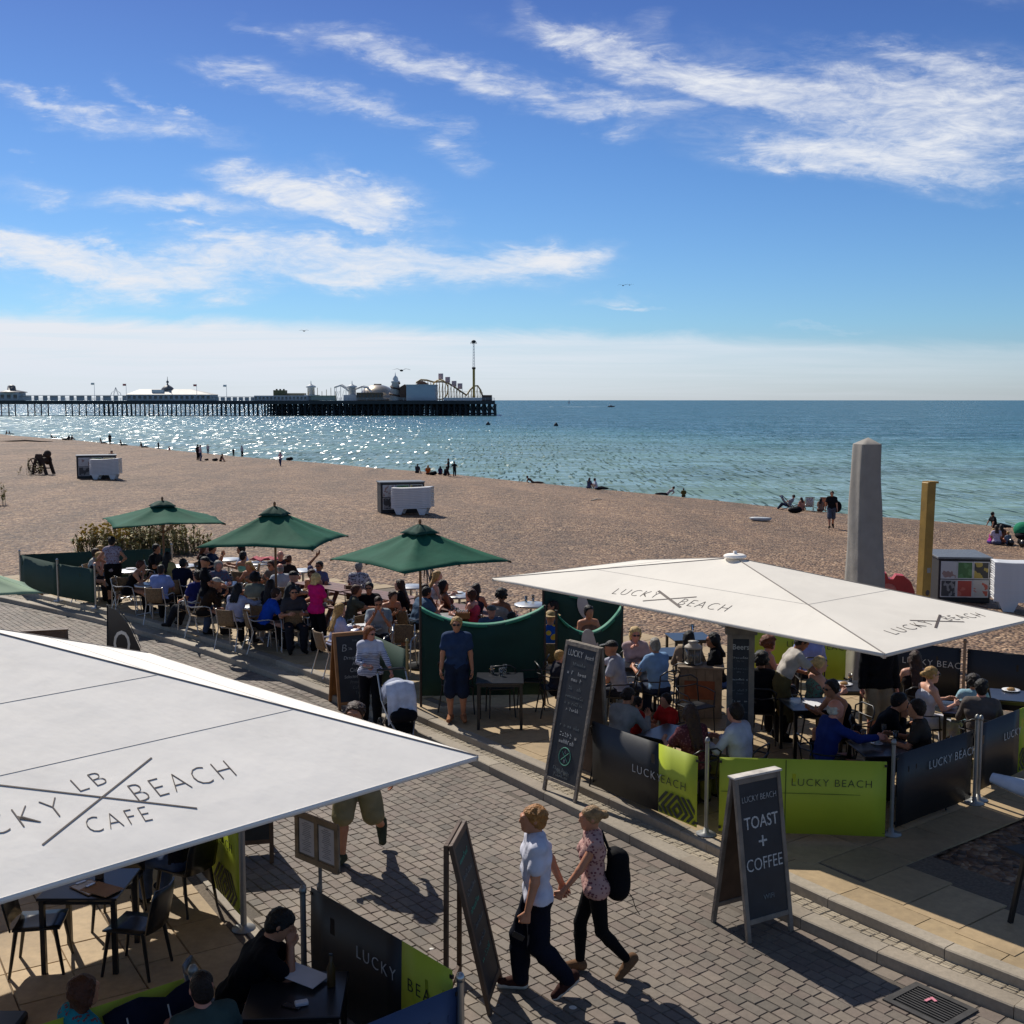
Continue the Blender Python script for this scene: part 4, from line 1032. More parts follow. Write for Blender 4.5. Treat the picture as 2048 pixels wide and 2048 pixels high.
    B = MB(); B.lathe([(3.6, 0), (3.4, .6), (2.6, 1.5), (1.4, 2.3), (.5, 2.8), (.35, 3.6), (.75, 4.1), (.75, 4.6), (.2, 5.2), (.08, 7.3), (0, 7.5)], (cx, 8, z0), 14); B.build('cupola', mat('dome_grey', (.16, .15, .15), .5), roof)
    B = MB(); B.box((fx(306) - t.location.x, 5, zr - 1.2), (6.5, 5, 1.9)); B.build('dormer', M_WHITEP, roof)
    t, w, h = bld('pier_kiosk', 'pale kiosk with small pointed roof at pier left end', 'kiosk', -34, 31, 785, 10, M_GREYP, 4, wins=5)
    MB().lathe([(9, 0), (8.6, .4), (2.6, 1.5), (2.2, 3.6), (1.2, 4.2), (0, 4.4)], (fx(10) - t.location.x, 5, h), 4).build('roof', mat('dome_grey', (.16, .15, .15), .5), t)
    t = thing('glazed_shelter', 'row of glazed shelter screens along the pier deck', 'shelter', (fx(140), PY + 9, zt)); W_ = fx(248) - fx(33)
    B = MB(); B.box((0, 0, 2.9), (W_, 3, .25)); B.build('roof', M_WHITEP, t)
    for i in range(12): MB().box((-W_ / 2 + W_ * (i + .5) / 12, 0, 1.4), (W_ / 12 * (.5 + .4 * (i % 3 == 0)), .2, 2.6)).build('panel', M_GREYP if i % 4 else M_WHITEP, t)
    t = thing('glazed_shelter', 'low grey shelter running along the deck beside the domed hall', 'shelter', (fx(462), PY + 9, zt)); W_ = fx(528) - fx(418)
    B = MB(); B.box((0, 0, 2.2), (W_, 2.4, .2)); B.build('roof', M_GREYP, t)
    for i in range(9): MB().box((-W_ / 2 + W_ * (i + .5) / 9, 0, 1.0), (W_ / 9 * .7, .15, 1.9)).build('panel', M_GREYP, t)
    t = thing('bandstand_frame', 'thin metal crown of arched ribs over the pier deck', 'frame', (fx(221), PY + 9, zt + 2.8))
    for k in range(8):
        a = k * math.pi / 4; MB().tube([(3 * math.cos(a), 3 * math.sin(a), 0), (2.4 * math.cos(a), 2.4 * math.sin(a), 1.6), (1 * math.cos(a), 1 * math.sin(a), 2.5), (0, 0, 4.6)], .09, 5).build('rib', M_GREYP, t)
    for i, (p, top, m, l) in enumerate(((183, 765, M_WHITEP, 'flagpole with white flag left of the metal crown'), (247, 767, M_FLAGR, 'flagpole with red flag at the left end of the domed hall'), (389, 768, M_FLAGR, 'flagpole with red and white flag right of the cupola'), (449, 769, M_WHITEP, 'flagpole with white flag right of the domed hall'))):
        t = thing('flagpole', l, 'flagpole', (fx(p), PY + 5, zt), 0, 'flagpoles on the pier'); hh = fz(top) - zt
        MB().tube([(0, 0, 0), (0, 0, hh)], [.14, .09], 6).build('pole', M_WHITEP, t); B = MB(); B.grid([[(-.1 - 1.7 * u / 4, .25 * math.sin(u * 1.4), hh - .1 - v * .55) for u in range(5)] for v in range(3)], thick=.03); B.build('flag', m, t)
    # right half
    bld('amusement_arcade', 'long low grey arcade at the start of the pier head', 'building', 505, 612, 791, 14, M_GREYP, 4, wins=14)
    t, w, h = bld('ride_hut', 'dark olive ride hut on the arcade roof line', 'hut', 540, 563, 780, 8, M_OLIVE, 9)
    for i in range(3): MB().box((-2 + i * 2, 4, h + .3), (.9, .9, .8)).build('vent', M_OLIVE, t)
    bld('food_stall', 'low yellowish stall in front of the ride queue', 'stall', 563, 600, 786, 8, mat('ochre_paint', (.26, .22, .13), .6, scale=.3), 12)
    for p, l in ((613, 'white turret kiosk with flat dome left of the flume'), (697, 'white turret kiosk with flat dome before the silver dome')):
        t = thing('turret_kiosk', l, 'kiosk', (fx(p), PY + 12, zt), 0, 'turret kiosks on the pier')
        MB().box((0, 3, 1.6), (9, 6, 3.2)).build('wall', M_WHITEP, t); hz = fz(774) - zt
        MB().lathe([(2.2, 3), (2.0, hz - .3), (2.9, hz), (2.7, hz + .6), (1.4, hz + 1.3), (.3, hz + 1.8), (.1, hz + 3.6), (0, hz + 3.7)], (0, 3, 0), 12).build('turret', M_WHITEP, t)
    t = thing('ride_posts', 'pale green fairground ride with yellow upright posts', 'ride', (fx(640), PY + 10, zt)); B = MB(); B.box((0, 2, 1.5), (14, 5, 2.8), bev=.2); B.build('platform', mat('pale_green_paint', (.30, .36, .26), .6, scale=.5), t)
    for i in range(7): MB().tube([(-8 + i * 2.5, 0, 0), (-8 + i * 2.5, 0, 5.2 + (i % 3) * 1.0)], .16, 5).build('post', M_YEL, t)
    t = thing('flume_ride', 'white flume track on trestles left of the silver dome', 'ride', (fx(692), PY + 18, zt))
    pts = [(-9, 0, 7.5), (-5.5, 0, 8.6), (-2.5, 0, 6.8), (0, 0, 4.2), (3, 0, 6.5), (6.5, 0, 7.9), (9.5, 0, 7.2), (12, 0, 4.8)]
    MB().tube(pts, .55, 7).build('track', M_WHITEP, t); MB().tube([(x + .3, 3, z + .5) for x, _, z in pts], .3, 6).build('track', M_WHITEP, t)
    B = MB()
    for x, y, z in pts + [(-8, 0, 7.8), (8, 0, 7.6)]: B.bar((x, 0, 0), (x, 0, z), .25); B.bar((x, 0, 0), (x + 2, 0, z * .7), .15)
    B.build('trestle', M_GREYP, t)
    t = thing('silver_dome', 'shallow silver dome of the pier amusement hall', 'building', (fx(744), PY + 28, zt)); r = (fx(782) - fx(706)) / 2; hz = fz(768) - zt
    MB().lathe([(r, 0), (r, 2.2)] + [(r * math.cos(a), 2.2 + (hz - 2.2) * math.sin(a)) for a in [i * math.pi / 2 / 9 for i in range(9)]] + [(0, hz)], (0, 0, 0), 28).build('dome', M_SILV, t); MB().box((0, 0, hz + .1), (4.2, 1.5, .7)).build('hatch', M_DKBR, t)
    bld('stall_row', 'dark brown stall row below the silver dome', 'stall', 711, 762, 785, 7, mat('stall_brown', (.13, .09, .055), .7, scale=.4), 4, wins=7)
    t = thing('helter_skelter', 'white helter skelter tower with dark spiral slide', 'helter skelter', (fx(786), PY + 14, zt)); hz = fz(757) - zt
    MB().lathe([(3.6, 0), (2.0, hz * .82), (2.5, hz * .84), (2.5, hz * .9), (1.7, hz * .92), (1.6, hz), (1.2, hz + 1.1), (.3, hz + 1.9), (.08, hz + 3.6), (0, hz + 3.7)], (0, 0, 0), 14).build('tower', M_WHITEP, t)
    B = MB(); P = []
    for i in range(60):
        a = i / 59 * math.pi * 5 - .6; z = hz * .8 * (1 - i / 59) + .5; rr = 3.6 - 1.6 * z / (hz * .82) + .35; P.append((rr * math.cos(a), rr * math.sin(a), z))
    B.tube(P, .45, 6); B.build('slide', M_DKBR, t)
    t, w, h = bld('gabled_booth', 'dark red gabled booth beside the helter skelter', 'booth', 797, 813, 774, 10, M_DKBR, 8); B = MB(); B.prism([(-w / 2, h), (w / 2, h), (w / 2 * .2, h + 1.6)], 0, 10); B.build('roof', M_DKBR, t)
    t, w, h = bld('box_theatre', 'large plain pale blue grey box building on the pier head', 'building', 812, 870, 770, 22, mat('pale_blue_grey', (.42, .47, .52), .6, var=.05, scale=.2), 2); MB().box((0, 11, h + .15), (w + .6, 22.6, .3)).build('roof', M_WHITEP, t)
    t = thing('roller_coaster', 'yellow and brown roller coaster looping over pier head', 'roller coaster', (fx(890), PY + 22, zt))
    xs = lambda p, y: (fx(p) - fx(890), y)
    tr = [(826, 0, 764), (836, 0, 758), (848, 0, 759), (862, 0, 763), (878, 0, 762), (890, 0, 764), (902, 0, 771), (916, 0, 781), (930, 0, 790), (936, 4, 780), (944, 8, 771), (952, 10, 770), (958, 8, 779), (962, 5, 790)]
    B = MB(); P = [(fx(p) - fx(890), y, fz(q) - zt) for p, y, q in tr]; B.tube(P, .5, 6); B.tube([(x, y + 2, z) for x, y, z in P], .4, 6); B.build('track', mat('coaster_olive', (.20, .15, .06), .6), t)
    B = MB()
    for p in range(826, 962, 6):
        zq = np.interp(p, [a for a, _, _ in tr], [q for _, _, q in tr]); x = fx(p) - fx(890); B.bar((x, 0, 0), (x, 0, fz(zq) - zt), .28); B.bar((x, 0, 0), (x + 1.6, 0, (fz(zq) - zt) * .8), .16); B.bar((x, 3, 0), (x, 3, (fz(zq) - zt) * .9), .25)
    for z in (2.5, 5): B.bar((fx(850) - fx(890), 0, z), (fx(958) - fx(890), 0, z), .14)
    B.build('trestle', M_YEL, t)
    B = MB(); c = (fx(876) - fx(890), -3, 6.2)
    B.tube([(c[0] + 4.6 * math.cos(a), c[1], c[2] + 5.6 * math.sin(a)) for a in [i * math.pi / 8 for i in range(17)]], .35, 6); B.build('loop', M_YEL, t)
    B = MB(); B.prism([(fx(826) - fx(890), fz(772) - zt), (fx(829) - fx(890), fz(763) - zt), (fx(838) - fx(890), fz(760) - zt), (fx(850) - fx(890), fz(766) - zt), (fx(852) - fx(890), fz(772) - zt)], -1, 6); B.build('canopy', M_DKBR, t)
    for p, q in ((879, 746), (893, 753), (906, 761), (918, 766)):
        t = thing('banner_flag', 'pale pink banner flag above coaster, %s' % {879: 'leftmost and tallest of four', 893: 'second from left of four', 906: 'third from left of four', 918: 'rightmost and lowest of four'}[p], 'flag', (fx(p), PY + 12, zt), 0, 'pink banners over the roller coaster'); hh = fz(q) - zt
        MB().tube([(1.3, 0, 0), (1.3, 0, hh)], .1, 5).build('pole', M_GREYP, t); B = MB(); B.grid([[(-1.3 + 2.5 * u / 3, .1 * math.sin(u * 2), hh - v * 1.6) for u in range(4)] for v in range(3)], thick=.03); B.build('flag', M_PINK, t)
    t = thing('drop_tower', 'tall thin ride tower with yellow lower mast', 'ride', (fx(946), PY + 15, zt)); h1, h2 = fz(735) - zt, fz(682) - zt
    B = MB(); B.bar((0, 0, 0), (0, 0, h1), 1.35, 1.35, up=(0, 1, 0)); B.build('mast', M_YEL, t); MB().box((0, 0, h1), (2.0, 2.0, 1.2), bev=.2).build('carriage', M_DKBR, t)
    B = MB()
    for sx in (-.5, .5):
        for sy in (-.5, .5): B.bar((sx, sy, h1), (sx * .5, sy * .5, h2), .15)
    for i in range(9):
        za, zb = h1 + (h2 - h1) * i / 9, h1 + (h2 - h1) * (i + 1) / 9; B.bar((-.45, -.45, za), (.45, -.45, zb), .09); B.bar((.45, .45, za), (-.45, .45, zb), .09)
    B.build('lattice', M_GREYP, t)
    B = MB(); B.lathe([(.3, -.5), (1.0, -.2), (1.3, .5), (.9, 1.1), (.3, 1.3), (0, 1.35)], (0, 0, h2), 10)
    for k in range(6): a = k * math.pi / 3; B.tube([(0, 0, h2 + .3), (1.5 * math.cos(a), 1.5 * math.sin(a), h2 + .1), (1.6 * math.cos(a), 1.6 * math.sin(a), h2 - .8)], .2, 5)
    B.build('top_car', M_IRON, t)
    bld('white_hoarding', 'low white hoarding in front of the roller coaster', 'hoarding', 886, 964, 795, 1, M_WHITEP, 6)
    bld('end_building', 'dark flat building at the seaward end of pier', 'building', 963, 983, 790, 14, M_DKBR, 6)
    # pier visitors too small to tell apart
    # boats and gulls
    d = far(1138, 802, 2600); t = thing('sailing_boat', 'tiny white sailing boat on the horizon', 'boat', (d.x, 2600, SEA)); MB().prism([(-2.2, 0), (2.2, 0), (3.2, 1.1), (-2.6, 1.1)], -.8, .8).build('hull', M_WHITEP, t)
    MB().prism([(.2, 1.6), (.2, 9.5), (-3, 1.8)], -.03, .03).build('sail', M_WHITEP, t); MB().tube([(.3, 0, 1), (.3, 0, 10)], .1, 5).build('mast', M_GREYP, t); MB().prism([(.5, 1.6), (.5, 8), (3, 1.6)], -.03, .03).build('jib', M_WHITEP, t)
    Y2 = 1430; d = far(1222, 815, Y2); t = thing('motorboat', 'small dark motorboat running right with white wake', 'boat', (d.x, Y2, SEA))
    MB().prism([(-4, 0), (3.5, 0), (5.2, 1.4), (-4, 1.2)], -1.2, 1.2).build('hull', M_DKBR, t); MB().box((-.3, 0, 2.1), (4, 2, 1.6), bev=.3).build('cabin', M_WHITEP, t)
    B = MB(); B.grid([[(-4 - i * 9, (-.6 - i * .25) + (1.2 + i * .5) * v / 3, .35 + .15 * random.random() - i * .02) for v in range(4)] for i in range(9)]); B.build('wake', mat('foam', (.75, .8, .8), .9), t)
    for p, q, Y, s, l in ((1246, 571, 160, .9, 'distant dark bird in open sky, left of a pair'), (1259, 570, 160, .7, 'distant dark bird in open sky, right of a pair'), (803, 741, 150, 1.5, 'gull gliding above the helter skelter'), (608, 662, 160, .9, 'distant bird below the small cloud')):
        c = far(p, q, Y); t = tag(MB().build('gull', M_IRON, None), l, 'bird', 'gulls in the sky')
        B = MB(); B.ell((0, 0, 0), (.3 * s, .1 * s, .09 * s), 8, 5)
        for sg in (-1, 1): B.grid([[(.08 * s - .02 * i, sg * .0, 0) for i in range(2)], [(.1 * s, sg * .4 * s, .16 * s), (-.12 * s, sg * .4 * s, .15 * s)], [(.0, sg * .85 * s, .06 * s), (-.08 * s, sg * .85 * s, .05 * s)]], thick=.01)
        t.data = B.mesh('gull'); t.data.materials.append(M_IRON); t.location = c; t.rotation_euler.z = R(70)
    for p, q, l in ((976, 850, 'dark buoy bobbing off the pier end'), (1112, 852, 'dark buoy bobbing far right of the pier')):
        c = at(p, q, SEA); t = MB().lathe([(.0, -.4), (.7, -.2), (.8, .3), (.4, .8), (.15, 1.2), (0, 1.25)], (0, 0, 0), 10).build('buoy', M_IRON, None, c); tag(t, l, 'buoy')

# ------------------------------------------------------------------ things on the shingle
def build_beach_things():
    M_RUST = mat('rust_iron', (.05, .028, .018), .85, var=.4, scale=3)
    c = beach_at(88, 948); s = 1.9
    t = thing('winch', 'rusty old capstan winch standing on the shingle', 'winch', c, R(-20))
    t.scale = (.84, .84, .84)
    for sx in (-.55, .35):
        B = MB(); B.prism([(-.9, 0), (-.62, 0), (-.1, 1.3), (.1, 1.3), (.62, 0), (.9, 0), (.28, 1.75), (-.28, 1.75)], -.07, .07, Matrix.Translation((0, sx, 0)) @ Matrix.Rotation(R(0), 4, 'Z')); B.bar((-.45, sx, .5), (.45, sx, .5), .1); B.build('side_frame', M_RUST, t)
    B = MB(); B.lathe([(.0, -.6), (.42, -.6), (.42, -.5), (.26, -.45), (.26, .3), (.42, .35), (.42, .45), (0, .45)], (0, 0, 0), 14); B.v = [(x + .1, z, 1.2 + y) for x, y, z in B.v]; B.build('drum', M_RUST, t)
    B = MB(); n = 20
    for r0, r1 in ((.62, .5),):
        P = [(r0 * math.cos(i * 2 * math.pi / n), -.75, .75 + r0 * math.sin(i * 2 * math.pi / n)) for i in range(n + 1)]; B.tube([(x - .38, y, z) for x, y, z in P], .06, 6)
    for k in range(6): a = k * math.pi / 3; B.bar((-.38, -.75, .75), (-.38 + .6 * math.cos(a), -.75, .75 + .6 * math.sin(a)), .06)
    B.build('gear_wheel', M_RUST, t); MB().ell((.55, -.1, 1.75), (.33, .3, .33), 12, 8).build('drum_cap', M_RUST, t)
    c = beach_at(45, 884); B = MB(); B.tube([(-4.5, 0, .05), (-2, .2, .12), (.5, -.1, .22), (2.4, .1, .1), (4.6, -.1, .08)], [.05, .1, .13, .1, .04], 7); tag(B.build('driftwood_log', mat('driftwood', (.06, .042, .032), .9), None, c), 'long thin dark log lying on upper shingle', 'log')
    c = beach_at(1193, 1001); B = MB(); B.tube([(-.4, -.5, .04), (0, 0, .09), (.4, .6, .05)], [.03, .05, .03], 6); tag(B.build('pale_stick', mat('pale_wood', (.5, .42, .32), .9), None, c), 'short pale stick on the shingle below the seated couple', 'stick')
    c = beach_at(1521, 1042); B = MB(); B.lathe([(0, 0), (.5, .03), (.62, .16), (.5, .2), (0, .2)], (0, 0, 0), 14, sy=.45); tag(B.build('upturned_dinghy', mat('pale_hull', (.45, .47, .48), .5), None, c, R(-20)), 'small grey upturned boat hull on shingle near deckchairs', 'dinghy')
    # cabinets and stacks of sun loungers
    M_BLK = mat('black_cabinet', (.014, .014, .016), .55, scale=3); M_PL = mat('white_plastic', (.66, .65, .64), .4, var=.1, scale=2); M_FR = mat('poster_frame', (.55, .55, .55), .5)
    def poster_mat(n, cols):
        m, nt, b, N, L = nodes_of(n); tc = N('ShaderNodeTexCoord'); v = N('ShaderNodeTexNoise'); v.inputs['Scale'].default_value = 5; L(tc.outputs['Object'], v.inputs[0]); r = N('ShaderNodeValToRGB'); r.color_ramp.interpolation = 'CONSTANT'; L(v.outputs[0], r.inputs[0])
        r.color_ramp.elements[0].color = (*cols[0], 1); r.color_ramp.elements[1].position = .55; r.color_ramp.elements[1].color = (*cols[1], 1); L(r.outputs[0], b.inputs['Base Color']); b.inputs['Roughness'].default_value = .5; return m
    PM = [poster_mat('poster_%s' % k, c) for k, c in (('white', ((.5, .5, .5), (.3, .2, .18))), ('green', ((.06, .16, .05), (.1, .24, .09))), ('black', ((.03, .03, .03), (.4, .3, .06))), ('charcoal', ((.05, .05, .055), (.25, .25, .25))), ('red', ((.45, .07, .05), (.55, .14, .1))), ('pale', ((.5, .48, .45), (.5, .12, .08))))]
    def cabinet(c, rz, w, d, h, label):
        t = thing('notice_cabinet', label, 'cabinet', c, rz, 'notice cabinets on the shingle'); MB().box((0, 0, h / 2), (w, d, h), bev=.02).build('box', M_BLK, t); MB().box((0, 0, h + .035), (w + .08, d + .08, .06), bev=.01).build('lid', mat('grey_lid', (.12, .13, .14), .45), t)
        pw, ph = w * .27, h * .36
        for i in range(6):
            x, z = (i % 3 - 1) * w * .31, h * (.72 if i < 3 else .3) + .04; p = MB().box((x, -d / 2 - .012, z), (pw, .02, ph)).build('poster', PM[i], t)
            B = MB()
            for sx in (-1, 1): B.box((x + sx * (pw / 2 + .012), -d / 2 - .014, z), (.024, .026, ph + .05)); B.box((x, -d / 2 - .014, z + sx * (ph / 2 + .012)), (pw, .026, .024))
            B.build('frame', M_FR, p)
        return t
    def lounger():
        t = thing('sun_lounger', 'x', 'sun lounger'); B = MB(); n = 14; prof = []
        for i in range(n + 1):
            x = -1.0 + 2.0 * i / n; prof.append((x, .02 * math.sin(x * 3.0) + (.10 * max(0, x - .35) ** 1.2)))
        B.grid([[(x, y, z) for y in (-.34, -.3, 0, .3, .34)] for x, z in prof], thick=.02); B.build('seat', M_PL, t)
        for sy in (-.355, .355):
            B = MB(); B.prism([(x, z + .015) for x, z in prof] + [(x, z - .055) for x, z in reversed(prof)], sy - .014, sy + .014); B.build('side_rail', M_PL, t)
        return t
    P0 = lounger(); first = [True]
    def legs4(t):
        for sx in (-.62, .55):
            for sy in (-1, 1): B = MB(); B.prism([(sx - .26, -.05), (sx + .26, -.05), (sx + .12, -.36), (sx - .12, -.36)], sy * .34 - .03, sy * .34 + .03); B.build('leg', M_PL, t)
    def stack(c, rz, n, step, where):
        for k in range(n):
            z = .37 + k * step
            lab = 'white plastic sun lounger, ' + ('lowest' if k == 0 else 'topmost' if k == n - 1 else 'number %d up' % (k + 1)) + ' in ' + where
            o = P0 if first[0] else copy_tree(P0); first[0] = False
            o.location = (c.x + random.uniform(-.01, .01), c.y, c.z + z); o.rotation_euler.z = rz + random.uniform(-.008, .008); o['label'] = lab; o['group'] = 'stacked white sun loungers'
            if k == 0: base.append(o)
    base = []
    c = beach_at(1928, 1206); cabinet(c + Vector((.08, .85, 0)), R(-6), 1.42, 1.7, 1.24, 'black cabinet with six posters, nearest one by the yellow post')
    c2 = beach_at(2068, 1228); stack(c2 + Vector((.04, .3, 0)), R(-14), 16, .066, 'the stack by the yellow post')
    c = beach_at(812, 1028); cabinet(c + Vector((-.35, 1.0, 0)), R(16), 2.2, 1.1, 1.5, 'black cabinet with six posters behind the green parasols'); stack(c + Vector((.35, -.2, 0)), R(-10), 12, .085, 'the stack behind the green parasols')
    c = beach_at(200, 958); cabinet(c + Vector((-.6, 1.1, 0)), R(20), 2.6, 1.3, 1.55, 'grey black cabinet with posters near the rusty winch'); stack(c + Vector((.5, -.2, 0)), R(0), 12, .09, 'the stack near the rusty winch')
    for o in base: legs4(o)
    # covered parasol, yellow post, red barrier
    b = at(1722, 1362, TER); t = thing('covered_parasol', 'tall closed parasol wrapped in grey fabric cover', 'parasol', b, R(14))
    M_COV = mat('grey_canvas', (.28, .255, .225), .85, var=.14, scale=2.5, bump=.6, bscale=3.5)
    B = MB(); rows = []
    for i in range(25):
        z = .08 + 4.22 * i / 24; w = .335 - .145 * (i / 24) ** .9; r = []
        for k in range(32):
            a = k / 32 * 2 * math.pi; q = max(abs(math.cos(a)), abs(math.sin(a))); rr = w / q * (.97 if q > .8 else .93); rr *= 1 + .03 * math.sin(a * 5 + i * .35) + .02 * math.sin(i * .9 + a * 2)
            r.append((rr * math.cos(a) + .03 * math.sin(i * .25), rr * math.sin(a), z))
        rows.append(r + [r[0]])
    B.grid(rows); top = rows[-1][:-1]; n0 = len(B.v); B.add(top + [(top[0][0] * 0 + .0, 0, 4.42)], [(k, (k + 1) % 32, 32) for k in range(32)], 0, True); B.build('fabric_cover', M_COV, t)
    MB().lathe([(.0, 0), (.30, 0), (.30, .05), (.05, .07), (.05, .3)], (0, 0, 0), 16).build('base', M_IRON, t)
    b = at(1843, 1312, .18); t = thing('yellow_post', 'tall square yellow post with stickers on shingle', 'post', b, R(20)); B = MB(); h = 3.5
    B.box((0, 0, h / 2), (.20, .20, h), M=Matrix.Rotation(R(1.2), 4, 'Y'), bev=.012); B.build('post', mat('worn_yellow', (.36, .21, .035), .6, var=.2, scale=4), t); MB().box((.075, 0, h + .0), (.22, .22, .04)).build('cap', mat('worn_yellow', (.36, .21, .035), .6), t)
    MB().box((.02, -.103, 1.75), (.08, .004, .10)).build('sticker', mat('sticker_grey', (.3, .29, .27), .6), t); MB().ell((.01, -.102, 1.3), (.05, .004, .06)).build('sticker', mat('sticker_dark', (.08, .06, .05), .6), t)
    b = beach_at(1782, 1200); t = thing('water_barrier', 'red plastic road barrier lying behind white parasol', 'barrier', b, R(-12)); M_RED = mat('red_plastic', (.42, .03, .025), .45, scale=3)
    B = MB(); B.prism([(-.55, 0), (.62, 0), (.60, .3), (.5, .55), (.3, .72), (.1, .74), (.02, .62), (-.1, .62), (-.16, .78), (-.5, .8), (-.55, .5)], -.2, .2); B.build('shell', M_RED, t); MB().ell((-.1, -.2, .3), (.22, .05, .2)).build('recess', mat('red_plastic_worn', (.55, .14, .09), .5), t)
    # deckchairs
    M_WD = mat('deckchair_wood', (.28, .2, .12), .7)
    def deckchair(c, rz, m, label):
        t = thing('deckchair', label, 'deckchair', c, rz, 'deckchairs near the water'); 
        for sx in (-.28, .28):
            B = MB(); B.bar((sx, -.5, 0), (sx, .55, .95), .03, .05); B.bar((sx, .5, 0), (sx, -.62, .38), .03, .05); B.build('side_frame', M_WD, t)
        B = MB(); B.bar((-.3, .55, .95), (.3, .55, .95), .04); B.bar((-.3, -.62, .38), (.3, -.62, .38), .04); B.bar((-.3, .5, .02), (.3, .5, .02), .04); B.build('crossbar', M_WD, t)
        B = MB(); B.grid([[(x, y, z) for x in (-.24, 0, .24)] for y, z in ((.55, .97), (.35, .62), (.1, .34), (-.2, .25), (-.45, .3), (-.62, .4))], thick=.008); B.build('canvas', m, t)
        return t
    M_ST = cloth('#d8dde6', 'dots')
    for p, q, rz, m, l in ((1577, 1020, 60, cloth('#5a6f8c'), 'blue deckchair seen side-on with a person lying back'), (1618, 1022, 170, M_ST, 'pale blue and white deckchair seen from behind'), (1648, 1020, 165, cloth('#c98b6c'), 'salmon canvas deckchair beside the walking man')):
        deckchair(beach_at(p, q), R(rz), m, l)
    # shrubs
    def shrub(c, rx, ry, h, label, flowers=False, n=900, cols=('#6f7038', '#8f7f4a', '#ab9a66')):
        t = thing('shrub', label, 'shrub', c); B = MB(); S = MB(); rnd = random.Random(int(c.x * 100))
        for i in range(n // 14):
            a = rnd.uniform(0, 6.283); q = math.sqrt(rnd.random()); x, y = rx * q * math.cos(a), ry * q * math.sin(a); hh = h * (1 - .45 * q * q) * rnd.uniform(.6, 1.25); lx, ly = rnd.uniform(-.18, .18), rnd.uniform(-.15, .15)
            S.tube([(x, y, 0), (x + lx * .5, y + ly * .5, hh * .6), (x + lx, y + ly, hh)], [.012, .008, .004], 4)
            for k in range(14):
                f = rnd.uniform(.15, 1); p = Vector((x + lx * f, y + ly * f, hh * f)); d = Vector((rnd.gauss(0, 1), rnd.gauss(0, 1), rnd.uniform(0, 1.4))).normalized(); sd = d.cross(Vector((0, 0, 1))).normalized() if abs(d.z) < .95 else Vector((1, 0, 0)); L_ = rnd.uniform(.1, .26); w = rnd.uniform(.02, .05)
                B.add([p, p + d * L_ * .5 + sd * w, p + d * L_, p + d * L_ * .5 - sd * w], [(0, 1, 2, 3)], rnd.choice((0, 0, 1, 1, 2)))
        B.build('foliage', [mat('leaf' + k, k, .7, var=.3) for k in cols], t); S.build('stem', mat('dry_stem', (.14, .10, .06), .8), t)
        if flowers:
            F = MB()
            for i in range(130): 
                a = rnd.uniform(0, 6.283); q = rnd.random(); x = (rx * .28 * q * math.cos(a)) - rx * .28 * (1 if i % 3 else 2.3); y = ry * .5 * q * math.sin(a); F.ell((x, y - ry * .3, h * rnd.uniform(.45, .95)), (.05, .05, .04), 5, 3)
            F.build('blossoms', mat('yellow_flower', (.5, .32, .03), .7), t)
    shrub(at(255, 1122, .1) + Vector((0, 1.5, 0)), 2.3, .9, 1.15, 'rough coastal shrub with yellow flowers behind green barrier', True, 4200)
    shrub(beach_at(62, 950), 1.0, .7, 1.1, 'sparse dry bush beside the rusty winch', False, 170, ('#6b5f33', '#8a7b4c', '#8a7b4c'))
    shrub(beach_at(-6, 1010), .5, .6, 1.3, 'dry shrub half out of frame at left edge', False, 250)
build_pier(); build_beach_things()
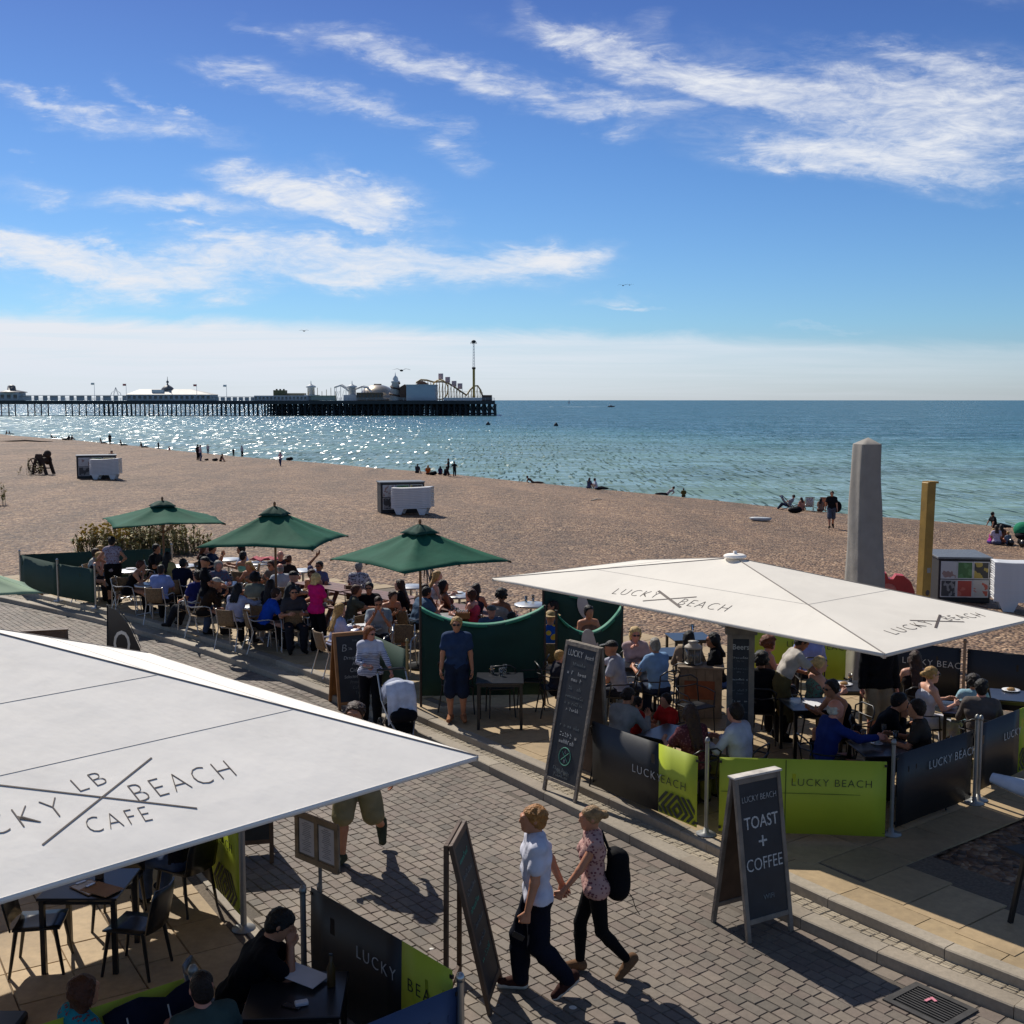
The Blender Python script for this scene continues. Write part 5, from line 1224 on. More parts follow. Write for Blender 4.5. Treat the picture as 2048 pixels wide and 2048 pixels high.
# ------------------------------------------------------------------ parasols
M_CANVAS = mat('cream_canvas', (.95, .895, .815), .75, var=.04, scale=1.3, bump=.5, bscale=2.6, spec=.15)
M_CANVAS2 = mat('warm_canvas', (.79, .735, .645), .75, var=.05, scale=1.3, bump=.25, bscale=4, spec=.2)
M_SEAM = mat('dark_seam', (.23, .20, .18), .8); M_PRINT = mat('brown_print', (.085, .062, .052), .7); M_ALU = mat('aluminium', (.46, .46, .46), .36, metal=.9, var=.06)
M_STEEL = mat('steel_post', (.45, .45, .44), .28, metal=.9, var=.1); M_BLACKM = mat('black_metal', (.012, .012, .013), .4, var=.2); M_GALV = mat('galvanised', (.30, .30, .29), .45, metal=.6)
def soil(m, sc, col):
    """small bird and leaf stains on a pale canvas"""
    nt = m.node_tree; b = nt.nodes['Principled BSDF']; N, L = nt.nodes.new, nt.links.new; src = b.inputs['Base Color'].links[0].from_socket
    tc = N('ShaderNodeTexCoord'); v = N('ShaderNodeTexVoronoi'); v.inputs['Scale'].default_value = sc; L(tc.outputs['Object'], v.inputs['Vector']); sx = N('ShaderNodeSeparateXYZ'); L(v.outputs['Color'], sx.inputs[0])
    w = N('ShaderNodeTexNoise'); w.inputs['Scale'].default_value = 30; L(tc.outputs['Object'], w.inputs[0])
    th = N('ShaderNodeMath'); th.operation = 'MULTIPLY'; th.inputs[1].default_value = .085; L(w.outputs[0], th.inputs[0]); lt = N('ShaderNodeMath'); lt.operation = 'LESS_THAN'; L(v.outputs['Distance'], lt.inputs[0]); L(th.outputs[0], lt.inputs[1])
    g = N('ShaderNodeMath'); g.operation = 'GREATER_THAN'; g.inputs[1].default_value = .6; L(sx.outputs[0], g.inputs[0]); a = N('ShaderNodeMath'); a.operation = 'MULTIPLY'; L(lt.outputs[0], a.inputs[0]); L(g.outputs[0], a.inputs[1])
    n = N('ShaderNodeTexNoise'); n.inputs['Scale'].default_value = .9; n.inputs['Detail'].default_value = 6; n.inputs['Roughness'].default_value = .7; L(tc.outputs['Object'], n.inputs[0])
    r = N('ShaderNodeMapRange'); r.inputs[1].default_value = .52; r.inputs[2].default_value = .75; r.inputs[3].default_value = 0; r.inputs[4].default_value = .16; L(n.outputs[0], r.inputs[0])
    mx = N('ShaderNodeMath'); mx.operation = 'MAXIMUM'; f = N('ShaderNodeMath'); f.operation = 'MULTIPLY'; f.inputs[1].default_value = .7; L(a.outputs[0], f.inputs[0]); L(f.outputs[0], mx.inputs[0]); L(r.outputs[0], mx.inputs[1])
    m2 = N('ShaderNodeMix'); m2.data_type = 'RGBA'; L(mx.outputs[0], m2.inputs[0]); L(src, m2.inputs[6]); m2.inputs[7].default_value = (*col, 1); L(m2.outputs[2], b.inputs['Base Color'])
soil(M_CANVAS, 1.7, (.30, .26, .22)); soil(M_CANVAS2, 1.4, (.34, .29, .23))
def on_plane(px, py, p0, n):
    a, b = ray(px, py); d = Vector((a, 1, -b)); o = Vector((0, 0, EYE)); return o + d * ((p0 - o).dot(n) / d.dot(n))
def canopy_points(c, corners, za, edge_div, rad_div, sag=.0, bow=.03, thick=.012):
    """rows of points from the peak out to the rim, all round"""
    rim = []
    n = len(corners)
    for i in range(n):
        a, b = corners[i], corners[(i + 1) % n]
        for k in range(edge_div):
            t = k / edge_div; p = a.lerp(b, t); ctr = Vector((c.x, c.y, p.z)); s = math.sin(math.pi * t); p0 = p.copy(); p = p + (ctr - p).normalized() * bow * s; rim.append((p, s, p0))
    apex = Vector((c.x, c.y, za)); rows = []
    for (p, s, p0) in rim + rim[:1]:
        r = []
        for j in range(rad_div + 1):
            t = j / rad_div; q = apex.lerp(p if j == rad_div else p0, .012 + .988 * t); q.z -= sag * math.sin(math.pi * t) * (.35 + .65 * s); r.append(tuple(q))
        rows.append(r)
    return rows
def big_parasol(label, corners, za, zg, mc, seam_n, base_label=None):
    c = sum(corners, Vector()) / 4; root = thing('parasol', label, 'parasol', (c.x, c.y, zg)); o = Vector((c.x, c.y, zg))
    L = [p - o for p in corners]; lc = Vector((0, 0, 0))
    B = MB(); B.grid(canopy_points(lc, L, za - zg, 12, 10, .0, .015), thick=.012, smooth=False); can = B.build('canopy', mc, root)
    B = MB(); ap = Vector((0, 0, za - zg))
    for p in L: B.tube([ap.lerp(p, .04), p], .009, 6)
    B.build('ridge_seam', M_SEAM, can)  # dark seam line down each canopy ridge
    B = MB()
    for i in range(4):
        a, b = L[i], L[(i + 1) % 4]
        for f in seam_n: B.tube([ap.lerp(a, f) + Vector((0, 0, .0)), ap.lerp(b, f) + Vector((0, 0, .0))], .0035, 5)
    B.build('panel_seam', mat('thin_seam', (.5, .46, .41), .8), can)
    B = MB()
    for i in range(4):                                               # hem and small corner tabs
        a, b = L[i], L[(i + 1) % 4]; P = []
        for k in range(13):
            t = k / 12; p = a.lerp(b, t); s = math.sin(math.pi * t); p = p + (Vector((0, 0, p.z)) - p).normalized() * .015 * s; P.append(p)
        B.grid([[tuple(p + Vector((0, 0, .004))) for p in P], [tuple(p + Vector((0, 0, -.035))) for p in P]], thick=.004)
    B.build('hem', mc, can)
    MB().lathe([(.15, -.015), (.155, .01), (.12, .028), (.035, .034), (.025, .04), (.025, .07), (0, .075)], (0, 0, za - zg + .02), 20).build('top_cap', M_CANVAS, root)
    MB().tube([(0, 0, 0), (0, 0, za - zg)], .04, 12).build('pole', M_ALU, root)
    for p in L: B = MB(); B.bar(Vector((0, 0, za - zg - .12)), p - Vector((0, 0, .03)), .03, .04); B.bar(Vector((0, 0, za - zg - 1.0)), ap.lerp(p, .5) - Vector((0, 0, .05)), .025, .03); B.build('rib', M_ALU, root)
    MB().box((0, 0, .05), (.62, .62, .09), bev=.02).build('base', M_GALV if zg else M_BLACKM, root)
    return root, can, o
CREAM = [at(956, 1512, 2.35), at(295, 1306, 2.35)]
_R = CREAM[0]; _B = CREAM[1]; _rb = (_B - _R); _n = Vector((-_rb.y, _rb.x, 0)).normalized(); _F = _R + _n * 6.2
CREAM = [_R, _B, _B + _n * 6.2, _F]
par1, can1, o1 = big_parasol('large cream parasol printed with crossed lines and cafe lettering, nearest and biggest', CREAM, 3.52, 0, M_CANVAS, (.38, .64))
_L = at(985, 1156, 2.65); _Fr = at(1770, 1308, 2.65); _Ri = at(2075, 1240, 2.65)
_e1 = (_L - _Fr); _e2 = (_Ri - _Fr); _e2 = _e2 - _e1 * (_e2.dot(_e1) / _e1.dot(_e1)); _Ri = _Fr + _e2
WARM = [_Fr, _Ri, _Ri + _e1, _L]
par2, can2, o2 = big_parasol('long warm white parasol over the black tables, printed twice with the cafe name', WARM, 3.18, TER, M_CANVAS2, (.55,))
_o = Vector((-_n.y, _n.x, 0)); _o = _o if _o.dot(_B - _R) > 0 else -_o
_s = _B + _o * .9; _q = [Vector((p.x, p.y, 2.0)) for p in (_s, _s + _o * 2.1, _s + _o * 2.1 + _n * 5.0, _s + _n * 5.0)]
big_parasol('low cream parasol standing right behind the nearest parasol, shading the flagstones', _q, 2.42, 0, M_CANVAS, (.55,))  # low canopy added out of view to cast shade on the flagstones
def print_on(can, o, E0, E1, apex, items, m):
    """items placed by the photo pixels they cover on this side of the canopy"""
    n = (E1 - E0).cross(apex - E0).normalized()
    if n.z < 0: n = -n
    for it in items:
        if it[0] == 'line':
            _, x0, y0, x1, y1, w = it; a, b = on_plane(x0, y0, E0, n) - o + n * .003, on_plane(x1, y1, E0, n) - o + n * .003; MB().bar(a, b, w, .003, up=n).build('crossed_line', m, can)
        else:
            _, txt, x0, y0, x1, y1, size = it; a, b = on_plane(x0, y0, E0, n), on_plane(x1, y1, E0, n); ed = (E1 - E0).normalized()
            d = (b - a).normalized(); mid = (a + b) / 2 - o + n * .003; y = n.cross(d); w = (b - a).length
            cu_w = size * .68 * len(txt); t = words(txt, size, m, can, frame3(mid, d, y), spacing=1.25, thin=-.0125 * size / .4)
            dx = max(v.co.dot(d) for v in t.data.vertices) - min(v.co.dot(d) for v in t.data.vertices)
            s = w / dx
            for v in t.data.vertices:
                q = v.co - mid; v.co = mid + d * (q.dot(d) * s) + y * q.dot(y) + n * q.dot(n)
_ap1 = Vector((sum((p.x for p in CREAM)) / 4, sum((p.y for p in CREAM)) / 4, 3.52)); _ap2 = Vector((sum((p.x for p in WARM)) / 4, sum((p.y for p in WARM)) / 4, 3.18))
print_on(can1, o1, _F, _R, _ap1, [('t', 'LUCKY', -150, 1692, 124, 1614, .30), ('t', 'BEACH', 268, 1590, 462, 1538, .30), ('t', 'LB', 150, 1574, 206, 1556, .22), ('t', 'CAFE', 174, 1654, 298, 1628, .235), ('line', 303, 1516, 85, 1690, .012), ('line', -75, 1562, 394, 1617, .012)], M_PRINT)
print_on(can2, o2, _L, _Fr, _ap2, [('t', 'LUCKY', 1229, 1183, 1316, 1191, .26), ('t', 'BEACH', 1361, 1204, 1456, 1218, .26), ('line', 1317, 1182, 1361, 1215, .035), ('line', 1286, 1202, 1393, 1194, .02)], M_PRINT)
print_on(can2, o2, _Fr, _Ri, _ap2, [('t', 'LUCKY', 1780, 1266, 1858, 1245, .24), ('t', 'BEACH', 1890, 1238, 1962, 1230, .24), ('line', 1871, 1256, 1880, 1230, .03), ('line', 1820, 1241, 1928, 1244, .02)], M_PRINT)

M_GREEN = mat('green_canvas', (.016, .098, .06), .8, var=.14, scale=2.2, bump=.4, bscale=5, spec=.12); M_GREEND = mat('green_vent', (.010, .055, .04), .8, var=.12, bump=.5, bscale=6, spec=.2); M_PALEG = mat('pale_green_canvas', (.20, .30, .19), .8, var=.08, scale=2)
M_WOODP = mat('parasol_wood', (.23, .10, .035), .5, var=.2, scale=3)
def market_parasol(label, c, half, rot, zc, za, zg, m=M_GREEN, group='green market parasols'):
    root = thing('parasol', label, 'parasol', (c.x, c.y, zg), rot, group); H = [Vector((half * math.cos(a), half * math.sin(a), zc - zg)) for a in [k * math.pi / 2 for k in range(4)]]
    P = []
    for i in range(4): P += [H[i], (H[i] + H[(i + 1) % 4]) / 2 + Vector((0, 0, .05))]
    ht = za - zg
    B = MB(); B.grid(canopy_points(Vector(), P, ht, 5, 8, .07, .045), thick=-.008); can = B.build('canopy', m, root)
    V = [Vector((p.x * .22, p.y * .22, ht - (ht - p.z) * .22 + .035)) for p in P]
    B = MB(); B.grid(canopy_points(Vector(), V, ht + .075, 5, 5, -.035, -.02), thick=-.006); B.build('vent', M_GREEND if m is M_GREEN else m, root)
    MB().tube([(0, 0, 0), (0, 0, ht + .16)], .026, 10).build('pole', M_WOODP, root); MB().lathe([(.026, 0), (.032, .02), (.026, .055), (.0, .075)], (0, 0, ht + .10), 10).build('finial', M_WOODP, root)
    for p in P: B = MB(); B.bar((0, 0, ht - .10), p - Vector((0, 0, .02)), .018, .025); B.bar((0, 0, ht - .75), Vector((p.x * .5, p.y * .5, ht - (ht - p.z) * .5 - .05)), .014, .02); B.build('rib', M_WOODP, root)
    MB().lathe([(.0, 0), (.28, 0), (.28, .06), (.06, .1), (.05, .3), (0, .3)], (0, 0, 0), 16).build('base', M_BLACKM, root)
    return root
def mp(label, pl, pr, papex, zc, **k):
    a, b = at(*pl, zc), at(*pr, zc); c = (a + b) / 2; d = (b - a) / 2; q = far(papex[0], papex[1], c.y)
    return market_parasol(label, c, d.length, math.atan2(d.y, d.x), zc, q.z, TER, **k)
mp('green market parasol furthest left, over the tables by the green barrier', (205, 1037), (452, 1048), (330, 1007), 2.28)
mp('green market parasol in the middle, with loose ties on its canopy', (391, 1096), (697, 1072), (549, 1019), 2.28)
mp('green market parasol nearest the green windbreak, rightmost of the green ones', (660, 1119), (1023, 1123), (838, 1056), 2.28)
market_parasol('pale green parasol, only its corner showing at left edge', at(-78, 1190, 2.2), 1.38, R(-6), 2.25, 2.75, 0, M_PALEG, None)

# ------------------------------------------------------------------ barriers
M_LIME = mat('lime_vinyl', (.41, .49, .028), .55, var=.06, scale=2, bump=.1, bscale=4); M_BLKV = mat('black_vinyl', (.014, .014, .016), .5, var=.2, scale=2, bump=.15, bscale=3); M_SKYREF = mat('sky_reflection_vinyl', (.03, .055, .13), .5, var=.1, scale=2)  # the blue vinyl is black material with sky reflection painted in
M_GRNV = mat('green_mesh', (.016, .05, .033), .8, var=.1, scale=3); M_WHT = mat('white_print', (.55, .55, .53), .7); M_DKP = mat('dark_print', (.03, .035, .02), .7)
def clip(poly, x0, x1, y0, y1):
    for ax_, lim, sg in ((0, x0, 1), (0, x1, -1), (1, y0, 1), (1, y1, -1)):
        out = []
        for i in range(len(poly)):
            a, b = poly[i], poly[(i + 1) % len(poly)]; da, db = (a[ax_] - lim) * sg, (b[ax_] - lim) * sg
            if da >= 0: out.append(a)
            if da * db < 0: t = da / (da - db); out.append((a[0] + (b[0] - a[0]) * t, a[1] + (b[1] - a[1]) * t))
        poly = out
        if not poly: return poly
    return poly
def chevrons(B, cx, cz, x0, x1, z0, z1, s, y):
    for k in range(4):
        r0, r1 = .05 + .10 * k, .105 + .10 * k
        for qx, qz in ((1, 1), (1, -1), (-1, 1), (-1, -1)):
            q = clip([(cx + qx * r0 * .92, cz), (cx + qx * r1 * .92, cz), (cx, cz + qz * r1), (cx, cz + qz * r0)], x0, x1, z0, z1)
            if len(q) > 2: B.prism(q, y, y - .003)
def barrier(name, label, A, Bp, z0, z1, parts, text=None, group=None, cat='barrier', dz=0.0, sag=0.0):
    """a sheet from A to Bp (ground points) hung between heights z0 and z1; parts are (from, to, material) along it"""
    d = (Bp - A); d.z = 0; w = d.length; root = thing(name, label, cat, (A.x, A.y, 0), math.atan2(d.y, d.x), group)
    for (f0, f1, m) in parts:
        B = MB(); n = max(2, int((f1 - f0) * 10)); P = []
        for i in range(n + 1):
            t = f0 + (f1 - f0) * i / n; x = t * w; wv = .012 * math.sin(t * 9 + A.x); top = z1 + dz * t - sag * math.sin(math.pi * t)
            P.append([(x, wv * .5, z0 + dz * t), (x, wv, (z0 + top + dz * t) / 2), (x, 0, top)])
        B.grid(P, thick=.004, smooth=True); B.build('panel', m, root)
    for (s, x, z, size, m, sp) in (text or []): words(s, size, m, root, frame3((x * w, -.016, z), (1, 0, 0), (0, 0, 1)), spacing=sp, thin=-.002)
    for x in (.01, w - .01):
        for z in (z1 - .05, z0 + .05): MB().box((x, 0, z), (.03, .02, .03)).build('clip', M_BLACKM, root)
    return root, w
def post(label, p, z0, h, m=M_STEEL, r=.024, group='barrier posts', base=True):
    t = thing('barrier_post', label, 'post', (p.x, p.y, z0), 0, group); MB().tube([(0, 0, 0), (0, 0, h)], r, 10).build('pole', m, t)
    MB().lathe([(r * 1.25, -.02), (r * 1.3, .01), (r * .8, .04), (0, .05)], (0, 0, h), 10).build('cap', m, t)
    if base: MB().lathe([(0, 0), (.12, 0), (.12, .012), (.035, .022), (.028, .08)], (0, 0, 0), 14).build('base_plate', m, t)
    return t
# cafe with black furniture: panels round its terrace
GB = 'cafe barrier panels round the black tables'
pA = at(1184, 1569, .31); pB = at(1394, 1655, .31)
r, w = barrier('barrier', 'black and lime barrier panel running along the kerb behind tall blackboard', pA, pB, .31, 1.16, [(0, .655, M_BLKV), (.655, 1, M_LIME)], [('LUCKY', .55, .74, .145, M_WHT, 1.25), ('BEACH', .77, .74, .145, M_DKP, 1.25)], GB)
B = MB(); chevrons(B, .83 * w, .42, .665 * w, .985 * w, .33, .61, .22, -.012); B.build('chevron_print', M_DKP, r)
pC, pD = at(1437, 1662, .32), at(1769, 1673, .32)
r, w = barrier('barrier', 'all lime barrier panel behind the toast and coffee board', pC, pD, .32, 1.2, [(0, 1, M_LIME)], [('LUCKY BEACH', .675, .93, .125, M_DKP, 1.15)], GB)
B = MB(); B.box((.40 * w, -.008, .76), (.012, .004, .86)); B.box((w * .5, -.008, .80), (w * .98, .004, .006)); B.build('fold_line', mat('lime_fold', (.10, .15, .01), .7), r)
pE, pF = at(1789, 1655, .28), at(1941, 1596, .28)
barrier('barrier', 'black barrier panel in shade, first right of lime panel', pE, pF, .28, 1.16, [(0, 1, M_BLKV)], [('LUCKY BEACH', .72, .90, .15, M_WHT, 1.1)], GB)
pG, pH = at(1956, 1582, .28), at(2034, 1545, .28); pI = pG + (pH - pG) * 1.55
r, w = barrier('barrier', 'black and lime barrier panel cut by the right edge', pG, pI, .28, 1.16, [(0, .64, M_BLKV), (.64, 1, M_LIME)], [('LUCKY', .52, .86, .15, M_WHT, 1.1)], GB)
B = MB(); chevrons(B, .82 * w, .42, .66 * w, .99 * w, .30, .60, .22, -.012); B.build('chevron_print', M_DKP, r)
post('tall steel barrier post between the black lime panel and lime panel', at(1412, 1668, .22), TER, 1.12, M_GALV)
post('steel barrier post at the right corner of the lime panel', at(1782, 1668, .22), TER, 1.1, M_GALV)
post('steel barrier post between two black panels at right', at(1948, 1606, .22), TER, 1.1, M_GALV); post('second steel post close beside black panel at right', at(1956, 1600, .22), TER, 1.06, M_GALV)
# seaward side of that terrace
q1, q2 = at(1500, 1352, .25), at(1690, 1368, .25)
r, w = barrier('barrier', 'lime barrier panel on the seaward side under the white parasol', q1, q2, .3, 1.2, [(0, 1, M_LIME)], [('LUCKY BEACH', .72, .9, .15, M_DKP, 1.2)], GB); r.rotation_euler.z += 0
q3, q4 = at(1786, 1395, .25), at(1918, 1412, .25); barrier('barrier', 'black seaward barrier panel behind person with long brown hair', q3, q4, .3, 1.22, [(0, 1, M_BLKV)], [('LUCKY BEACH', .62, .92, .15, M_WHT, 1.1)], GB)
q5 = at(1931, 1416, .25); q6 = q5 + (q4 - q3) * 1.3; barrier('barrier', 'black seaward barrier panel at right edge behind curly haired child', q5, q6, .3, 1.24, [(0, 1, M_BLKV)], None, GB)
post('rusty post between the two black seaward panels', at(1925, 1420, .22), TER, 1.15, mat('rusty_post', (.25, .16, .10), .8)); post('rusty post at the left end of the seaward black panel', q3 + Vector((-.08, 0, 0)), TER, 1.12, M_GALV)
# flagstone terrace panels in the near left corner
GC = 'cafe barrier panels round the flagstone terrace'
c0 = Vector((-1.74, 9.68, 0)); c1 = Vector((-.44, 8.2, 0)); cd_ = (c1 - c0).normalized()
barrier('barrier', 'black and lime barrier panel right of the menu stand', c0, c1, .14, 1.1, [(0, .68, M_BLKV), (.68, 1, M_LIME)], None, GC)
r = bpy.data.objects['barrier_panel'] if False else None
rr, w = barrier('barrier', 'short black and lime panel beside the post under the cream parasol', Vector((-3.42, 12.32, 0)), Vector((-2.74, 11.26, 0)), .12, 1.04, [(0, .30, M_BLKV), (.30, 1, M_LIME)], [('BEACH', .66, .74, .14, M_DKP, 1.2)], GC)
B = MB(); chevrons(B, .66 * w, .27, .32 * w, .98 * w, .14, .47, .20, -.012); B.build('chevron_print', M_DKP, rr)
def back_words(A, Bp, s, x, z, m, par):
    d = (Bp - A).normalized(); w = (Bp - A).length; words(s, .15, m, par, frame3((x * w, -.014, z), (1, 0, 0), (0, 0, 1)), spacing=1.3, thin=-.002)
pan = [o for o in bpy.data.objects if o.get('label') == 'black and lime barrier panel right of the menu stand'][0]
back_words(c0, c1, 'LUCKY', .50, .78, M_WHT, pan); back_words(c0, c1, 'BEACH', .86, .78, M_DKP, pan)
post('round post with flat top where the short lime panel ends', Vector((-2.70, 11.20, 0)), 0, 1.04, M_GALV, .032); post('steel post pair by the menu stand, front one', Vector((-1.80, 9.60, 0)), 0, 1.1, M_GALV, .026); post('steel post pair by the menu stand, rear one', Vector((-1.70, 9.86, 0)), 0, 1.02, M_GALV, .02)
d0 = Vector((-.40, 8.16, 0)); d1 = Vector((-1.75, 7.0, 0))
barrier('barrier', 'navy blue barrier panel at the bottom edge with rolled top', d1, d0, .12, 1.0, [(0, 1, M_SKYREF)], None, GC)
post('steel post with domed top at the corner of navy panel', d0 + Vector((.02, .0, 0)), 0, 1.06, M_STEEL, .028)
post('steel post with domed top in front of grey haired person', Vector((-2.36, 8.2, 0)), 0, 1.1, M_GALV, .03)
e0 = Vector((-3.75, 7.2, 0)); e1 = Vector((-2.44, 8.24, 0))
barrier('barrier', 'lime barrier panel at the bottom left corner', e0, e1, .12, 1.02, [(0, 1, M_LIME)], None, GC)
t = thing('draped_jacket', 'navy jacket with white drawstrings draped over lime barrier', 'jacket', (-2.62, 8.02, 0), math.atan2(1.04, 1.31)); B = MB()
B.grid([[(u * .09 - .36 + .02 * math.sin(v), -.05 - .05 * math.sin(v * .8) + .02 * math.sin(u * 2.2), 1.02 - v * .10 - .03 * math.cos(u * 1.3)) for v in range(8)] for u in range(9)], thick=.02); B.build('cloth', cloth('#14182a'), t)
for x in (-.22, .08): MB().tube([(x, -.12, .96), (x + .02, -.15, .80), (x, -.15, .62)], .006, 5).build('drawstring', M_WHT, t)
qa, qb = at(150, 1735, .12), at(420, 1668, .12); barrier('barrier', 'lime barrier panel at the back of flagstone terrace in shade', qa, qb, .15, 1.02, [(0, .62, M_LIME), (.62, .66, M_BLKV), (.66, 1, M_LIME)], None, GC)
# pub terrace: low green mesh barriers and scalloped windbreaks
GD = 'low green mesh barriers'
g1, g2, g3 = at(42, 1180, .22), at(117, 1202, .22), at(192, 1216, .22); g4 = at(345, 1164, .22); gm = g1.lerp(g4, .62)
for a, b, l in ((g1, g2, 'low green mesh barrier at far left front, left section'), (g2, g3, 'low green mesh barrier at far left front, right section'), (g1, gm, 'low green mesh barrier on the beach side, left section'), (gm, g4, 'low green mesh barrier on the beach side below shrub')): barrier('mesh_barrier', l, a, b, .34, 1.18, [(.02, .98, M_GRNV)], None, GD)
for p, l in ((g1, 'post at the outer left corner of the green barrier'), (g2, 'post in the middle of the left green barrier'), (g3, 'post at the open end of the left green barrier'), (gm, 'post in the middle of the beach side green barrier'), (g4, 'post at the right end of the beach side green barrier')): post('steel ' + l, p, TER, 1.05)
h1, h0 = at(815, 1405, .22), at(745, 1368, .22); barrier('mesh_barrier', 'low green mesh barrier behind the person pushing a pram', h0, h1, .3, 1.12, [(.02, .98, M_GRNV)], None, GD); post('brass coloured post at the end of green barrier behind the pram', h1, TER, 1.05, mat('brass_post', (.35, .27, .14), .35, metal=.7))
M_WB = mat('windbreak_green', (.008, .040, .028), .85, var=.2, scale=2, bump=.2, bscale=3); M_WBT = mat('windbreak_trim', (.02, .19, .115), .7)
def windbreak(label, A, Bp, ht, dip, disc=None):
    d = Bp - A; w = d.length; t = thing('windbreak', label, 'windbreak', (A.x, A.y, TER), math.atan2(d.y, d.x), 'scalloped green windbreaks'); n = 20
    top = lambda u: ht - dip * (math.sin(math.pi * u)) ** .8
    B = MB(); B.grid([[(u / n * w, .015 * math.sin(u * .9) * (k % 3), .18 + (top(u / n) - .18) * k / 5) for k in range(6)] for u in range(n + 1)], thick=.006); B.build('cloth', M_WB, t)
    B = MB(); B.grid([[(u / n * w, -.004, top(u / n) - .035), (u / n * w, -.004, top(u / n)), (u / n * w, .07, top(u / n) + .02)] for u in range(n + 1)], thick=.01); B.build('piping', M_WBT, t)
    for x in (0, w): MB().tube([(x, 0, 0), (x, 0, ht + .03)], .022, 8).build('pole', mat('dark_wood_pole', (.05, .03, .02), .7), t)
    if disc:
        cx, cz = disc; B = MB(); m_ = 22; P = [(cx + .15 * math.cos(a) - .05 * math.sin(a), cz + .25 * math.sin(a)) for a in [k * 2 * math.pi / m_ for k in range(m_)]]; B.prism(P, -.02, -.012); B.build('oval_patch', mat('oval_patch', (.5, .46, .43), .7, var=.12, scale=7), t)
    return t
w0 = at(842, 1413, TER); windbreak('wide scalloped green windbreak behind the person in blue shirt', w0, w0 + Vector((2.06, .1, 0)), 1.66, .30)
w1 = at(1112, 1397, TER); windbreak('narrow scalloped windbreak with a white oval, nearer of two', w1, w1 + Vector((1.16, .42, 0)), 1.50, .42, (.62, .92))
w2 = at(1086, 1330, TER); windbreak('narrow scalloped windbreak with white oval, further of two', w2, w2 + Vector((1.5, .25, 0)), 1.72, .42, (.82, 1.12))

# ------------------------------------------------------------------ boards
M_SLATE = mat('chalkboard', (.017, .019, .024), .6, var=.3, scale=5); M_GREYW = mat('weathered_wood', (.20, .165, .13), .75, var=.3, scale=6, bump=.4, bscale=20); M_ORW = mat('orange_wood', (.30, .125, .035), .5, var=.25, scale=5); M_BRW = mat('brown_wood', (.10, .058, .035), .65, var=.3, scale=6); M_CHALK = mat('chalk', (.48, .48, .46), .9, var=.35, scale=60); M_CHALKD = mat('faint_chalk', (.17, .19, .19), .9, var=.3, scale=60); M_CHALKG = mat('green_chalk', (.10, .30, .22), .9)
def board_face(root, w, z0, z1, y0, y1, fr, m, back=False, foot=.0, fw_=.05):
    """one leaning leaf: bottom edge at (y0, z0) top at (y1, z1); returns a matrix for its face"""
    sgn = 1 if back else -1
    a, b = Vector((0, y0, z0)), Vector((0, y1, z1)); up = (b - a).normalized(); L_ = (b - a).length
    X = Vector((1, 0, 0)) if not back else Vector((-1, 0, 0)); M = frame3(a, X, up)
    def put(bm, name, mm):
        bm.v = [tuple(M @ Vector(p)) for p in bm.v]; return bm.build(name, mm, root)
    for sx in (-1, 1): B = MB(); B.box((sx * (w / 2 - fw_ / 2), L_ / 2, 0), (fw_, L_, .04), bev=.004); put(B, 'leg', fr)
    B = MB(); B.box((0, L_ - fw_ * .6, .001), (w - 2 * fw_, fw_ * 1.2, .036), bev=.004); put(B, 'rail', fr)
    B = MB(); B.box((0, foot + fw_ / 2, .001), (w - 2 * fw_, fw_, .036), bev=.004); put(B, 'rail', fr)
    B = MB(); B.box((0, (foot + fw_ + L_ - fw_ * 1.2) / 2, .002), (w - 2 * fw_, L_ - foot - fw_ * 2.2, .016)); pan = put(B, 'chalk_panel', m) if m else None
    return M, L_
def scrawl(par, M, x, y, w, m, h=.03, seed=0, z=.012):
    """chalk handwriting too small to read: a line of little strokes"""
    r = random.Random(seed); B = MB(); cw = h * .72; n = max(2, int(w / cw)); t = h * .13
    def st(ax, ay, bx, by): B.bar(M @ Vector((ax, ay, z)), M @ Vector((bx, by, z)), t, .002, up=M.to_3x3() @ Vector((0, 0, 1)))
    for i in range(n):
        if r.random() < .13: continue
        cx = x - w / 2 + cw * (i + .5); hh = h * r.choice((.5, .5, .5, .8, .95)); y0 = y - h * .45
        k = r.randrange(5)
        if k != 1: st(cx - cw * .28, y0, cx - cw * .24, y0 + hh)
        if k in (0, 1, 3): st(cx - cw * .26, y0 + hh * .9, cx + cw * .24, y0 + hh * r.choice((.9, .5)))
        if k in (1, 2): st(cx - cw * .25, y0 + t, cx + cw * .24, y0 + t * 1.2)
        if k in (0, 2, 4): st(cx + cw * .22, y0, cx + cw * .2, y0 + h * .5)
    if B.v: return B.build('chalk_writing', m, par)
def aboard(label, p, rz, w, h, fr, depth=.55, foot=.16, panel=M_SLATE, back=None, topcap=None, backfoot=None):
    t = thing('a_board', label, 'sandwich board', p, rz); M, L_ = board_face(t, w, 0, h, -depth / 2, -.02, fr, panel, False, foot); board_face(t, w, 0, h, depth / 2 if backfoot is None else backfoot, .02, fr, None if back == 'open' else back or M_BRW, True, foot)
    if topcap: MB().box((0, 0, h + .012), (w + .02, .11, .022), bev=.004).build('top_strip', topcap, t)
    return t, M, L_
